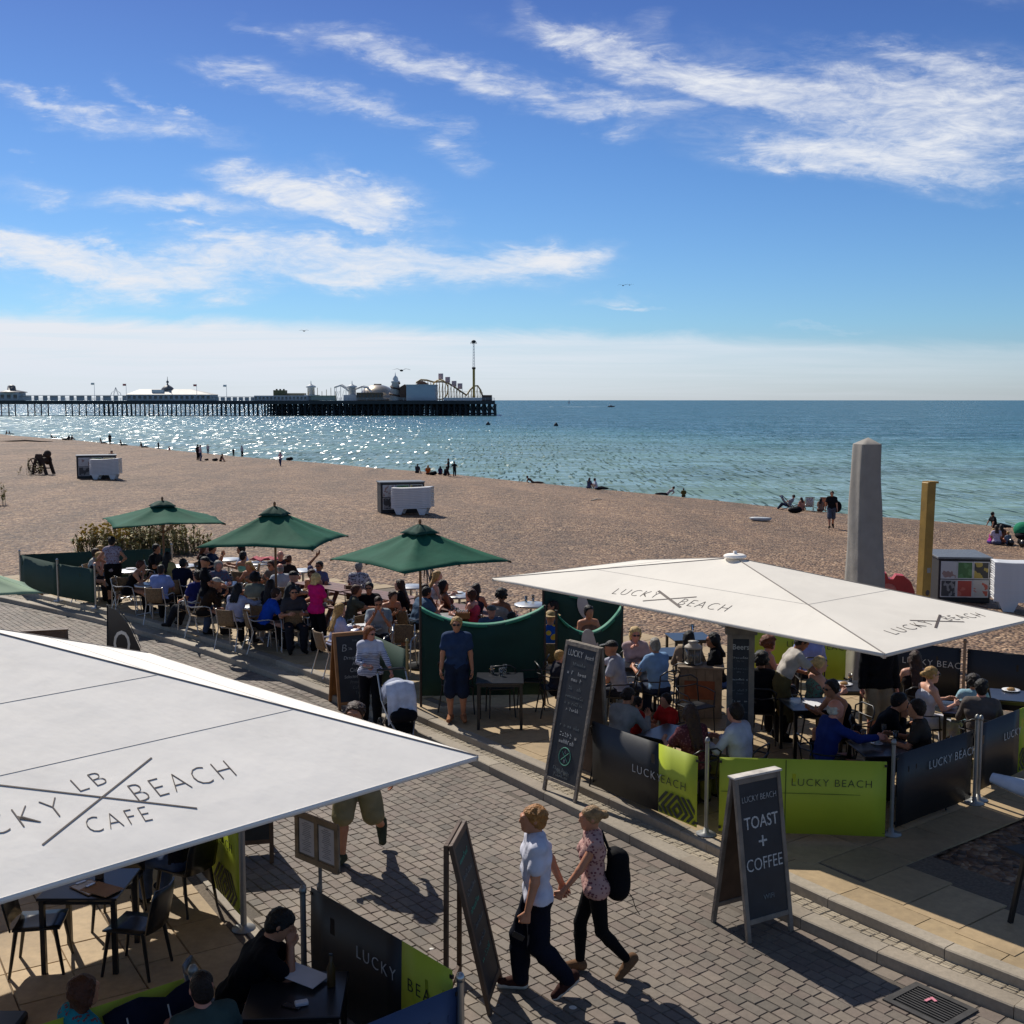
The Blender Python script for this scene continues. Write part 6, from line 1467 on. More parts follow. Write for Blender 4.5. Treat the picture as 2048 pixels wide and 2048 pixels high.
# toast and coffee
f1, f2 = at(1500, 1886, 0), at(1580, 1862, 0); dx = (f2 - f1).normalized(); nb = Vector((-dx.y, dx.x, 0)); wT = .60; ctr = (f1 + f2) / 2 + nb * .27
t, M, L_ = aboard('weathered A-board chalked toast and coffee beside the kerb', ctr, math.atan2(dx.y, dx.x), wT, 1.58, M_GREYW, .54, .17, topcap=mat('bleached_wood', (.55, .5, .44), .8, var=.3, scale=9))
def tx(s, x, y, size, m=M_CHALK, **k): return words(s, size, m, t, M @ Matrix.Translation((x, y, .013)), name='chalk_writing', **k)
tx('LUCKY BEACH', 0, L_ - .22, .088, thin=-.002, xs=.78); tx('TOAST', 0, L_ - .46, .17, thin=.001, xs=.82); tx('+', 0, L_ - .66, .22, thin=.001); tx('COFFEE', 0, L_ - .87, .175, thin=-.001, xs=.78); tx('WIFI', .02, .40, .07, M_CHALKD)
# tall board
f1, f2 = at(1090, 1578, .115), at(1154, 1605, .115); dx = (f2 - f1).normalized(); nb = Vector((-dx.y, dx.x, 0)); ctr = (f1 + f2) / 2 + nb * .40; ctr.z = .115
t, M, L_ = aboard('tall grey wood chalkboard with cafe menu and round crossed emblem', ctr, math.atan2(dx.y, dx.x), .68, 1.98, M_GREYW, .85, .15, backfoot=.16)
tx('LUCKY', -.11, L_ - .15, .12, thin=-.001, xs=.8); tx('beach', .17, L_ - .16, .085, shear=.4, thin=-.001, xs=.85)
for i, (y, w_, h_, m_) in enumerate(((.28, .26, .05, M_CHALKD), (.40, .44, .06, M_CHALK), (.485, .24, .06, M_CHALK), (.60, .30, .06, M_CHALKD), (.71, .36, .05, M_CHALKD), (.80, .36, .05, M_CHALKD), (.88, .26, .05, M_CHALK), (1.10, .40, .055, M_CHALKD), (1.22, .36, .07, M_CHALK), (1.31, .34, .06, M_CHALK), (1.68, .40, .05, M_CHALKD), (1.76, .34, .05, M_CHALKD))): scrawl(t, M, 0, L_ - y, w_, m_, h_, i)
tx('FREE WIFI', 0, .30, .06, M_CHALKD)
B = MB(); B.tube([tuple(M @ Vector((.115 * math.cos(a), L_ - 1.50 + .115 * math.sin(a), .014))) for a in [k * math.pi / 14 for k in range(29)]], .007, 5)
for a in (.7, 2.4): B.tube([tuple(M @ Vector((-.09 * math.cos(a), L_ - 1.5 - .09 * math.sin(a), .014))), tuple(M @ Vector((.09 * math.cos(a), L_ - 1.5 + .09 * math.sin(a), .014)))], .005, 4)
B.build('round_emblem', M_CHALKG, t); tx('L', 0, L_ - 1.44, .06); tx('B', 0, L_ - 1.56, .06)
# orange wood drinks board
f1 = at(678, 1421, 0); dx = Vector((.62, .27, 0)).normalized(); nb = Vector((-dx.y, dx.x, 0)); ctr = f1 + dx * .36 + nb * .33
t, M, L_ = aboard('orange wood A-board chalked with drinks list beside the pram', ctr, math.atan2(dx.y, dx.x), .74, 1.28, M_ORW, .66, .08, back=M_ORW)
tx('THE', 0, L_ - .15, .05, M_CHALKD); tx('B', -.20, L_ - .27, .18, thin=-.004, shear=.2); scrawl(t, M, .06, L_ - .28, .36, M_CHALK, .05, 3)
for s, y, z in (('Draught Beer', .44, .085), ('Ales', .545, .09), ('Ciders', .655, .10), ('Selected Wines', .765, .078), ('Prosecco', .86, .075), ('Coffee', .955, .075), ('Tea', 1.045, .075)): tx(s, 0, L_ - y, z, M_CHALK if y < .8 else M_CHALKD, thin=-.001, shear=.15, xs=.92)
# plank board seen edge on by the couple
ctr = Vector((-.42, 9.9, 0)); t, M, L_ = aboard('dark narrow A-board seen almost edge on, left of the walking couple', ctr + Vector((-.08, 0, 0)), R(81), .62, 1.5, M_BRW, .72, .1, back='open', backfoot=.03)
for i in range(7): scrawl(t, M, 0, L_ - .2 - i * .15, .36, M_CHALKD if i % 3 else M_CHALKG, .06, i + 20)
# half hidden boards
p = at(535, 1726, 0); t, M, L_ = aboard('black A-board half hidden under the cream parasol', p + Vector((-.34, .18, 0)), R(12), .74, 1.05, M_BRW, .5, .22)
for i in range(3): scrawl(t, M, .05, L_ - .2 - i * .12, .3, M_CHALKD, .05, i + 40)
p = at(90, 1262, 1.1); aboard('small wooden A-board peeping over the cream parasol at left', Vector((p.x, p.y, 0)), R(195), .78, 1.1, M_BRW, .5, .1, topcap=M_BRW)
# beers board
p = at(1478, 1562, TER); t = thing('beer_board', 'narrow upright wooden board headed Beers beside planked counter', 'menu board', p, R(-6)); M, L_ = board_face(t, .36, 0, 2.0, -.02, .12, M_GREYW, M_SLATE, False, .1, .075)
MB().box((0, .11, 2.02), (.42, .12, .09), bev=.006).build('top_rail', M_GREYW, t); tx('Beers', 0, L_ - .20, .10, thin=.0005)
for i in range(8): scrawl(t, M, 0, L_ - .34 - i * .145, .22, M_CHALK if i % 2 == 0 else M_CHALKD, .032, i + 60); scrawl(t, M, 0, L_ - .385 - i * .145, .10, M_CHALKD, .026, i + 80)
# menu stand
p = Vector((-1.66, 9.58, 0)); dxx = Vector((.44, -.39, 0)).normalized(); t = thing('menu_stand', 'wooden menu holder with two printed sheets on a thin pole', 'menu stand', p, math.atan2(dxx.y, dxx.x)); MB().tube([(0, .02, 0), (0, .02, 1.4)], .016, 8).build('pole', M_GREYW, t); MB().lathe([(0, 0), (.2, 0), (.2, .02), (.03, .04)], (0, .02, 0), 14).build('base', M_BLACKM, t)
B = MB(); B.box((0, 0, 1.55), (.56, .02, .40)); B.build('backboard', M_GREYW, t); B = MB()
for sx in (-1, 0, 1): B.box((sx * .265, -.014, 1.55), (.045, .018, .42))
for sz in (-1, 1): B.box((0, -.014, 1.55 + sz * .19), (.575, .02, .05))
B.build('frame', mat('menu_wood', (.24, .16, .09), .7, var=.3, scale=8), t)
for sx in (-1, 1):
    s = MB().box((sx * .132, -.012, 1.55), (.20, .004, .30)).build('menu_sheet', mat('paper', (.52, .47, .46), .8, var=.06), t)
    B = MB(); r = random.Random(sx)
    for k in range(16): wl = r.uniform(.05, .14); B.box((sx * .132, -.0155, 1.68 - k * .0165), (wl, .002, .004))
    B.build('printed_lines', mat('print_grey', (.2, .18, .18), .8), s)
# feather flag
p = at(208, 1213, 2.43); p = Vector((-5.68, 16.0, 0)); t = thing('feather_flag', 'black feather flag with white letter beside cream parasol', 'flag', p, R(-8)); P = [(0, 0, 0), (0, 0, 1.8), (.02, 0, 2.45), (.16, 0, 2.42), (.34, 0, 2.2), (.50, 0, 1.85)]; MB().tube(P, [.016, .014, .01, .008, .006, .005], 6).build('pole', M_BLACKM, t)
B = MB(); B.prism([(.015, .45), (.015, 2.43), (.16, 2.38), (.33, 2.17), (.48, 1.85), (.57, 1.5), (.60, 1.1), (.60, .45)], -.003, .003); B.build('banner', M_BLKV, t); words('O', .54, M_WHT, t, frame3((.22, -.006, 1.88), (1, 0, 0), (0, 0, 1)), xs=.62)
# drain
p = at(1860, 2012, 0.0); t = thing('drain_grate', 'iron drain grate set in the pavers by the kerb', 'drain grate', (p.x, p.y, .004), math.atan2(KD.y, KD.x)); B = MB(); w = .62
for sx in (-1, 1): B.box((sx * (w / 2 - .03), 0, .006), (.06, w * .82, .014)); B.box((0, sx * (w * .41 - .03), .006), (w - .12, .06, .014))
B.build('frame', mat('cast_iron', (.045, .042, .04), .6, var=.3, scale=10), t); B = MB()
for k in range(9): B.box((0, -w * .41 + .09 + k * .039, .005), (w - .14, .017, .012))
B.build('bars', mat('cast_iron', (.045, .042, .04), .6), t); MB().box((0, 0, -.002), (w - .1, w * .72, .003)).build('pit', mat('pit_dark', (.004, .004, .004), .9), t)
for q, r_ in (((.02, .06), .3), ((.09, .0), .9)): tag(MB().box((q[0], q[1], 0), (.075, .028, .004), rz=r_).build('paper_scrap', mat('pink_paper', (.65, .22, .28), .7), None, (p.x, p.y, .024), r_), 'scrap of pink paper on the drain grate, %s' % ('larger one' if r_ < .5 else 'smaller one'), 'litter')
for px_, py_, s in ((1376, 1960, .03), (1290, 1955, .022), (960, 1700, .018), (1560, 1930, .02), (700, 1855, .02), (1030, 1830, .02), (1440, 1905, .018)): pass
# kayak tip at right
p = at(1985, 1590, .5); a = Vector((p.x, p.y, 0)); t = thing('kayak', 'white kayak with pointed bow resting at right edge', 'kayak', (a.x + 1.1, a.y - .75, .17), R(-35)); B = MB(); rows = []
for i in range(13):
    u = i / 12; x = -1.35 + 3.6 * u; wd = .34 * math.sin(math.pi * min(1, .06 + u * .94)) ** .6; rows.append([(x, wd * math.cos(a_), .28 + .26 * (1 - u) ** 2.5 + .14 * math.sin(a_) * (wd / .34)) for a_ in [k * 2 * math.pi / 14 for k in range(15)]])
B.grid(rows); B.build('hull', mat('white_hull', (.62, .64, .68), .35), t); MB().box((.6, 0, .1), (.1, .5, .24)).build('trestle', M_BRW, t)
p = at(2040, 1872, TER); t = thing('folding_bench', 'dark bench with slim legs cut off by the right edge', 'bench', (p.x + .52, p.y + .25, TER), R(20))
for sx in (-.45, .45): B = MB(); B.bar((sx, -.2, 0), (sx, -.05, .74), .04); B.bar((sx, .2, 0), (sx, .05, .74), .04); B.build('leg', M_BLACKM, t)
MB().box((0, 0, .76), (1.1, .42, .04), bev=.006).build('top', mat('dark_stained_wood', (.02, .017, .015), .8), t)
# ------------------------------------------------------------------ furniture
M_WICK = mat('wicker', (.20, .125, .06), .75, var=.4, scale=45, bump=.8, bscale=60); M_TOPA = mat('table_top_pale', (.25, .215, .165), .55, var=.15, scale=5); M_REDW = mat('red_brown_wood', (.13, .045, .032), .55, var=.3, scale=5); M_BLKT = mat('black_table', (.016, .018, .024), .28, var=.2, scale=4); M_BLKP = mat('black_plastic', (.014, .014, .015), .3, var=.15); M_GLASS = mat('glass_clear', (.75, .78, .78), .05, trans=.9); M_CHINA = mat('china', (.75, .74, .72), .3); M_PAPER = mat('white_paper', (.66, .66, .68), .8, var=.05); M_JUICE = mat('orange_juice', (.6, .28, .02), .3); M_BEER = mat('beer', (.35, .17, .03), .2); M_COFFEE = mat('coffee', (.05, .025, .012), .3); M_KRAFT = mat('kraft_board', (.30, .16, .07), .7, var=.15)
def chair_alu():
    t = thing('armchair', 'x', 'chair'); n = 9
    B = MB(); B.grid([[(x, y, .45 + .03 * (abs(y) / .22) ** 2 - .02 * math.cos(x * 6)) for x in (-.21, -.1, 0, .1, .21)] for y in (-.22, -.11, 0, .11, .22)], thick=.014); B.build('seat', M_WICK, t)
    B = MB(); B.grid([[(.22 * math.sin(a), -.24 - .07 * math.cos(a) - (z - .5) * .18, z) for a in (-1.0, -.6, -.2, .2, .6, 1.0)] for z in (.50, .60, .70, .80, .84)], thick=.014); B.build('backrest', M_WICK, t)
    for s in (-1, 1):
        MB().tube([(s * .27, .25, 0), (s * .265, .22, .45), (s * .265, .18, .64), (s * .265, .08, .67), (s * .26, -.2, .66), (s * .23, -.30, .70)], .014, 7).build('armrest', M_ALU, t)
        MB().tube([(s * .25, -.36, 0), (s * .23, -.22, .44), (s * .21, -.31, .72), (s * .2, -.34, .86)], .013, 7).build('leg', M_ALU, t)
    MB().tube([(-.25, -.1, .42), (.25, -.1, .42)], .011, 6).tube([(-.265, .2, .42), (.265, .2, .42)], .011, 6).build('crossbar', M_ALU, t)
    return t
def chair_black():
    t = thing('cafe_chair', 'x', 'chair'); B = MB()
    B.box((0, 0, .455), (.42, .40, .018), bev=.006); B.build('seat', M_BLACKM, t)
    for s in (-1, 1):
        MB().tube([(s * .20, .20, 0), (s * .19, .17, .45)], .012, 6).build('leg', M_BLACKM, t)
        MB().tube([(s * .21, -.26, 0), (s * .19, -.18, .45), (s * .19, -.22, .68)], .012, 6).build('leg', M_BLACKM, t)
    B = MB(); P = [(-.19, -.22, .66), (-.21, -.25, .80), (-.12, -.29, .86), (.12, -.29, .86), (.21, -.25, .80), (.19, -.22, .66)]; B.tube(P, .012, 7); B.tube([(-.2, -.24, .72), (0, -.28, .70), (.2, -.24, .72)], .01, 6); B.tube([(-.26, .12, .66), (-.27, -.1, .68), (-.2, -.24, .7)], .01, 6); B.tube([(.26, .12, .66), (.27, -.1, .68), (.2, -.24, .7)], .01, 6); B.tube([(-.26, .12, .66), (-.2, .17, .45)], .01, 6); B.tube([(.26, .12, .66), (.2, .17, .45)], .01, 6); B.build('backrest', M_BLACKM, t)
    return t
def chair_shell():
    t = thing('shell_chair', 'x', 'chair'); B = MB()
    B.grid([[(x, y, .455 - .02 * math.cos(x * 5) + .03 * max(0, -y - .1)) for x in (-.21, -.12, 0, .12, .21)] for y in (.22, .1, 0, -.1, -.2)], thick=.016); B.build('seat', M_BLKP, t)
    B = MB(); B.grid([[(x * (1 - .25 * max(0, (z - .68) / .2) ** 2), -.205 - (z - .45) * .22 - .05 * (1 - (x / .21) ** 2), z) for x in (-.21, -.14, 0, .14, .21)] for z in (.45, .56, .68, .78, .86)], thick=-.016); B.build('backrest', M_BLKP, t)
    for sx in (-1, 1):
        for sy in (-1, 1): MB().tube([(sx * .18, sy * .17, .45), (sx * .21, sy * .24, 0)], [.022, .014], 7).build('leg', M_BLKP, t)
    return t
PROTO = {}
def chair(kind, label, loc, face):
    mk = {'alu': chair_alu, 'black': chair_black, 'shell': chair_shell}[kind]
    if kind not in PROTO: o = PROTO[kind] = mk()
    else: o = copy_tree(PROTO[kind])
    o.location = loc; o.rotation_euler.z = -R(face); o['label'] = label; o['group'] = {'alu': 'wicker and aluminium chairs', 'black': 'black metal cafe chairs', 'shell': 'black shell chairs'}[kind]
    return o
def table(kind, label, p, rz=0.0):
    z0 = p.z
    if kind == 'round':
        k = 'round'
        if k not in PROTO:
            t = PROTO[k] = thing('round_table', label, 'table'); MB().lathe([(0, .70), (.34, .70), (.355, .71), (.355, .735), (.34, .742), (0, .742)], n=26).build('table_top', M_TOPA, t); MB().lathe([(.352, .700), (.362, .705), (.362, .738), (.352, .744)], n=26).build('rim', M_ALU, t); MB().tube([(0, 0, .03), (0, 0, .70)], .03, 10).build('pole', M_ALU, t)
            for i in range(4): a = i * math.pi / 2 + .4; MB().tube([(0, 0, .06), (.34 * math.cos(a), .34 * math.sin(a), .015)], [.025, .016], 7).build('foot', M_ALU, t)
        else: t = copy_tree(PROTO[k])
    elif kind == 'square':
        k = 'square'
        if k not in PROTO:
            t = PROTO[k] = thing('square_table', label, 'table'); MB().box((0, 0, .735), (.74, .70, .026), bev=.006).build('table_top', M_BLKT, t)
            [MB().box((0, y, .70), (.64, .03, .05)).build('rail', M_BLKP, t) for y in (-.30, .30)]
            for sx in (-1, 1):
                for sy in (-1, 1): MB().box((sx * .33, sy * .31, .36), (.045, .045, .72)).build('leg', M_BLKP, t)
        else: t = copy_tree(PROTO[k])
    else:
        k = 'picnic'
        if k not in PROTO:
            t = PROTO[k] = thing('picnic_table', label, 'table'); 
            for i in range(4): MB().box((0, -.27 + i * .18, .74), (1.78, .168, .035), bev=.004).build('top_plank', M_REDW, t)
            for sy in (-1, 1): MB().box((0, sy * .68, .44), (1.78, .24, .035), bev=.004).build('bench', M_REDW, t)
            for sx in (-.65, .65): B = MB(); B.bar((sx, -.25, .72), (sx, -.62, 0), .04, .09); B.bar((sx, .25, .72), (sx, .62, 0), .04, .09); B.bar((sx, -.78, .40), (sx, .78, .40), .04, .08); B.build('leg_frame', M_REDW, t)
        else: t = copy_tree(PROTO[k])
    t.location = p; t.rotation_euler.z = rz; t['label'] = label; t['group'] = {'round': 'round metal rimmed tables', 'square': 'square black tables', 'picnic': 'red brown picnic tables'}[kind]
    return t
def at_table(px, py, z0, ht=.742): p = at(px, py, z0 + ht); p.z = z0; return p
# pub terrace
TA = [('round', 259, 1141, 'round table where the standing server in apron leans'), ('round', 300, 1168, 'round table before the person in pale blue shirt'), ('round', 368, 1131, 'round pale table behind the dark seated person by left parasol pole'), ('round', 457, 1118, 'round white topped table furthest back, beside person holding a sheet'), ('round', 454, 1167, 'round table right of the waiter in black top and cap'), ('round', 513, 1126, 'round table below the pink towels at the back'), ('round', 606, 1140, 'small round table right of middle parasol pole'),
      ('round', 597, 1222, 'round table with a blue sheet in front of person in bright blue'), ('round', 520, 1212, 'round table behind the empty wicker chair, middle of pub'), ('round', 726, 1254, 'round table crowded with plates behind orange drinks board'), ('round', 822, 1172, 'bare pale round table right of right parasol pole'), ('round', 919, 1190, 'round table between the two long haired people'), ('round', 895, 1232, 'round table with sunglasses and wooden box near windbreak'), ('round', 1062, 1208, 'round table by the reclining person in jeans')]
for k, x, y, l in TA: table(k, l, at_table(x, y, TER))
p0_, p1_ = at_table(610, 1162, TER, .76), at_table(1035, 1236, TER, .76); d_ = (p1_ - p0_).normalized(); n_ = 4
for i in range(n_): table('picnic', ['red brown picnic table furthest from the windbreak, first of the row', 'red brown picnic table second in the row from the far end', 'red brown picnic table third in the row, behind the right green parasol', 'red brown picnic table nearest the windbreak, last of the row'][i], p0_ + d_ * (.9 + i * 1.88), math.atan2(d_.y, d_.x))
# cafe terrace
TB = [(1000, 1356, 0, 'square black table with glasses in front of the green windbreak'), (1266, 1326, 0, 'square black table between the capped person and blonde person'), (1378, 1273, R(8), 'square black table furthest back reflecting blue sky'), (1340, 1304, R(8), 'square black table behind person in light blue shirt'), (1622, 1408, R(5), 'square black table with white menu tray beside the waiter'), (1768, 1496, R(4), 'square black table with coffee cup before the bald person'), (1940, 1418, R(-20), 'square black table left of the person in grey tee'), (2035, 1392, R(-20), 'square black table with bread and carafe at right edge'), (1692, 1372, 0, 'square black table with orange juice behind blonde ponytail'), (1352, 1468, R(-40), 'square black table inside the black and lime barrier')]
for x, y, a, l in TB: table('square', l, at_table(x, y, TER), a)
table('square', 'square black table with clipboard under the cream parasol', Vector((-4.0, 10.58, .0)), 0); table('square', 'square black table in front of the person holding their head', Vector((-1.66, 8.52, .0)), R(3)); bpy.context.view_layer.update()
chair('shell', 'black shell chair left of the clipboard table with sunlit seat', Vector((-4.42, 10.42, 0)), 80); chair('shell', 'black shell chair right of the clipboard table, seen from behind', Vector((-3.50, 10.36, 0)), -78); chair('shell', 'black shell chair behind clipboard table under the canopy edge', Vector((-4.0, 11.35, 0)), 175)
chair('alu', 'empty wicker chair with back to the street beside person in pink', at(594, 1300, TER) + Vector((0, .2, 0)), 8); chair('alu', 'empty wicker chair by the orange drinks board', at(695, 1310, TER), -60); chair('alu', 'empty wicker chair beside the server with apron', at(250, 1218, TER), -25); chair('alu', 'empty wicker chair behind the pram, next to windbreak', at(800, 1345, TER), 190)
chair('black', 'empty black chair left of the windbreak table', at(905, 1420, TER) + Vector((.1, -.2, 0)), 60); chair('black', 'empty black chair right of the windbreak table', at(1062, 1412, TER), -80); chair('black', 'empty black chair with back to the street by windbreak table', at(1000, 1428, TER), -10); chair('black', 'empty folding black chair left of the waiter', at(1530, 1448, TER), 60); chair('black', 'black chair with pale jacket behind the standing person in hoodie', at(1832, 1440, TER), 20); chair('black', 'black chair beside the planked counter', at(1392, 1470, TER), 150)
# counter with lantern
p = at(1400, 1430, TER); t = thing('service_counter', 'pale planked wooden counter with faded orange patch and lantern', 'counter', p, R(-8)); B = MB()
for i in range(5): B.box((-.27 + i * .135, 0, .40), (.131, .40, .80), bev=.004)
B.build('planks', mat('pale_planks', (.24, .18, .125), .75, var=.3, scale=6), t); MB().box((0, 0, .82), (.74, .46, .035), bev=.005).build('top', mat('pale_planks', (.24, .18, .125), .75), t); MB().box((-.02, -.204, .46), (.48, .006, .30)).build('painted_patch', mat('faded_orange', (.25, .075, .03), .7, var=.3, scale=7), t)
p = p + Vector((-.12, .02, .84)); t = thing('lantern', 'wire and glass lantern with domed lid on planked counter', 'lantern', p); MB().lathe([(.14, 0), (.15, .02), (.14, .03)], n=18).build('base', M_GALV, t); MB().lathe([(.125, .03), (.135, .12), (.125, .26)], n=18).build('glass', mat('smoked_glass', (.35, .33, .28), .1, trans=.6), t); MB().lathe([(.15, .26), (.14, .29), (.08, .33), (.07, .36), (.09, .37), (0, .38)], n=18).build('lid', mat('cream_metal', (.45, .40, .33), .5), t)
B = MB()
for i in range(8): a = i * math.pi / 4; B.tube([(.14 * math.cos(a), .14 * math.sin(a), .02), (.145 * math.cos(a), .145 * math.sin(a), .14), (.138 * math.cos(a), .138 * math.sin(a), .27)], .005, 5)
B.build('cage', mat('cream_metal', (.45, .40, .33), .5), t)
# small things on the tables
def glass(p, label, fill=None, r=.035, h=.13, group='drinking glasses'):
    t = thing('drinking_glass', label, 'glass', p, 0, group); MB().lathe([(r * .8, 0), (r, h), (r * .93, h), (r * .74, .008), (0, .008)], n=12).build('vessel', M_GLASS, t)
    if fill: MB().lathe([(0, .01), (r * .72, .01), (r * .88, h * .7), (0, h * .7)], n=12).build('drink', fill, t)
def plate(p, label, food=None, r=.13):
    t = thing('plate', label, 'plate', p, 0, 'plates'); MB().lathe([(0, .004), (r * .6, .004), (r, .018), (r, .024), (r * .6, .012), (0, .012)], n=18).build('dish', M_CHINA, t)
    if food: MB().ell((0, 0, .03), (r * .5, r * .4, .025), 9, 6).build('food', food, t)
def card(p, rz, label, w=.21, h=.30, m=M_PAPER, tilt=0): t = tag(MB().box((0, 0, .006), (w, h, .005)).build('menu_card', m, None, p, rz), label, 'menu'); t.rotation_euler.x = tilt
def bottle(p, label, m, h=.24):
    t = thing('bottle', label, 'bottle', p, 0, 'bottles'); MB().lathe([(.032, 0), (.034, .01), (.034, h * .55), (.014, h * .75), (.013, h * .96)], n=12).build('body', m, t); MB().lathe([(.015, h * .95), (.015, h), (0, h)], n=10).build('cap', M_BLACKM, t)
TZ = TER + .745
M_FOOD = mat('fried_food', (.35, .19, .06), .7, var=.4, scale=30)
for (x, y, l, f) in ((1002, 1352, 'glass with a straw of the pair on windbreak table', None), (985, 1348, 'left glass on the windbreak table with dark drink', M_BEER), (1010, 1345, 'tall glass at the back of windbreak table', None), (1272, 1318, 'glass of orange drink before the blonde person', M_JUICE), (1282, 1314, 'second glass of orange drink near light blue shirt', M_JUICE), (1727, 1480, 'glass of orange juice before the bald person', M_JUICE), (1768, 1466, 'tall empty glass behind the coffee cup', None), (1791, 1482, 'short glass of water right of the coffee cup', None), (1700, 1364, 'glass of orange juice behind the blonde ponytail', M_JUICE), (1420, 1322, 'small tumbler on planked counter by the lantern', None), (1385, 1262, 'tall glass on the furthest black table', None)): glass(at(x, y, TZ + (.12 if x == 1420 else 0)), l, f)
t = thing('coffee_cup', 'white coffee cup and saucer on table before the bald person', 'cup', at(1753, 1488, TZ)); MB().lathe([(0, 0), (.05, .002), (.08, .012), (.078, .016), (0, .008)], n=16).build('saucer', M_CHINA, t); MB().lathe([(.025, .012), (.042, .04), (.045, .07), (.040, .07), (.03, .02), (0, .02)], n=14).build('cup', M_CHINA, t); MB().lathe([(0, .058), (.039, .058), (.039, .06), (0, .06)], n=14).build('coffee', M_COFFEE, t)
for (x, y, l, f) in ((1284, 1330, 'plate with cutlery on the table before the capped person', M_FOOD), (2022, 1382, 'plate with toast on table at right edge', M_FOOD), (720, 1252, 'plate on crowded table behind the drinks board', None), (742, 1246, 'plate with food on crowded table behind drinks board', M_FOOD), (262, 1138, 'plate beside the standing server with apron', None), (610, 1182, 'white plate of food on picnic table near cap wearer', M_FOOD), (915, 1186, 'plate on round table between the long haired people', None), (1688, 1370, 'plate on the table with orange juice', M_FOOD)): plate(at(x, y, TZ), l, f)
for (x, y, l, f) in ((706, 1250, 'glass at left of the crowded table behind drinks board', None), (735, 1242, 'glass at the back of crowded table behind drinks board', M_BEER), (752, 1250, 'glass at right of the crowded table behind drinks board', None), (905, 1222, 'glass in front of the wooden box near windbreak', None), (914, 1228, 'second glass right of sunglasses near the windbreak', None), (463, 1164, 'glass on the round table right of waiter', M_BEER), (1052, 1204, 'glass by the reclining person in jeans', None), (1066, 1202, 'second glass by the reclining person in jeans', M_BEER)): glass(at(x, y, TZ), l, f)
card(at(598, 1219, TZ), .3, 'pale blue sheet lying on round table before bright blue shirt', .3, .42, mat('blue_sheet', (.30, .36, .55), .7)); card(at(738, 1250, TZ + .03), .2, 'white folded menu on the crowded table behind drinks board'); card(at(1632, 1402, TZ), .1, 'white menu tray on table beside the waiter', .32, .24); card(at(1628, 1408, TZ + .01), .4, 'second white menu on the table beside waiter', .2, .28)
t = thing('wooden_caddy', 'small wooden box of cutlery on table near windbreak', 'box', at(925, 1236, TZ)); B = MB()
for sx in (-1, 1): B.box((sx * .14, 0, .06), (.012, .18, .12))
for sy in (-1, 1): B.box((0, sy * .09, .06), (.28, .012, .12))
B.build('sides', M_ORW, t); MB().box((0, 0, .008), (.27, .17, .012)).build('bottom', M_ORW, t)
for k in range(5): MB().ell((-.09 + k * .045, .02, .13), (.02, .03, .04), 6, 4).build('sachet', M_CHINA, t)
# clipboard table
p = Vector((-3.82, 10.40, .752)); t = thing('clipboard', 'brown wooden clipboard lying on black table', 'clipboard', p, R(62)); MB().box((0, 0, .012), (.22, .34, .006)).build('board', M_KRAFT, t); B = MB(); B.box((0, .15, .022), (.10, .03, .012)); B.build('clip', M_STEEL, t)
t = thing('clipboard', 'second clipboard with white sheet under the brown one', 'clipboard', p + Vector((-.14, .06, -.0)), R(52)); MB().box((0, 0, .004), (.22, .32, .005)).build('board', M_KRAFT, t); MB().box((0, 0, .0075), (.20, .29, .002)).build('paper', M_PAPER, t); MB().box((0, .14, .014), (.10, .03, .012)).build('clip', M_STEEL, t)
t = thing('flower_pot', 'slim terracotta coloured pot with small flowers on black table', 'vase', Vector((-3.95, 10.70, .75))); MB().lathe([(.04, 0), (.05, .16), (.055, .2), (.045, .2), (0, .18)], n=14).build('pot', mat('clay', (.22, .12, .07), .8), t)
for k in range(7): MB().ell((.03 * math.cos(k * 2.1), .03 * math.sin(k * 2.1), .23 + .015 * (k % 3)), (.02, .02, .02), 6, 5).build('flower', mat('pale_flower', (.5, .4, .38), .7), t)
card(Vector((-4.22, 10.83, .750)), .3, 'white sheet at the far corner of clipboard table')
# table of the person with head in hands
p = Vector((-1.66, 8.52, .75)); card(p + Vector((.02, .20, .04)), R(64), 'white menu sheet propped before the person holding their head', .23, .34, M_PAPER, R(6)); bottle(p + Vector((.25, .12, 0)), 'amber pot shaped bottle on the table of person holding their head', mat('amber', (.09, .05, .015), .3), .26); t = thing('mobile_phone', 'black phone lying on table edge', 'phone', p + Vector((.0, -.19, 0)), R(70)); MB().box((0, 0, .005), (.07, .15, .009), bev=.003).build('body', M_BLKP, t); MB().box((0, 0, .0105), (.062, .14, .001)).build('screen', M_WIN, t)
t = tag(MB().box((0, 0, 0), (.10, .06, .03), bev=.012).build('tissue_pack', M_PAPER, None, p + Vector((.07, -.17, .018)), R(20)), 'small white tissue packet beside the black phone', 'tissues')
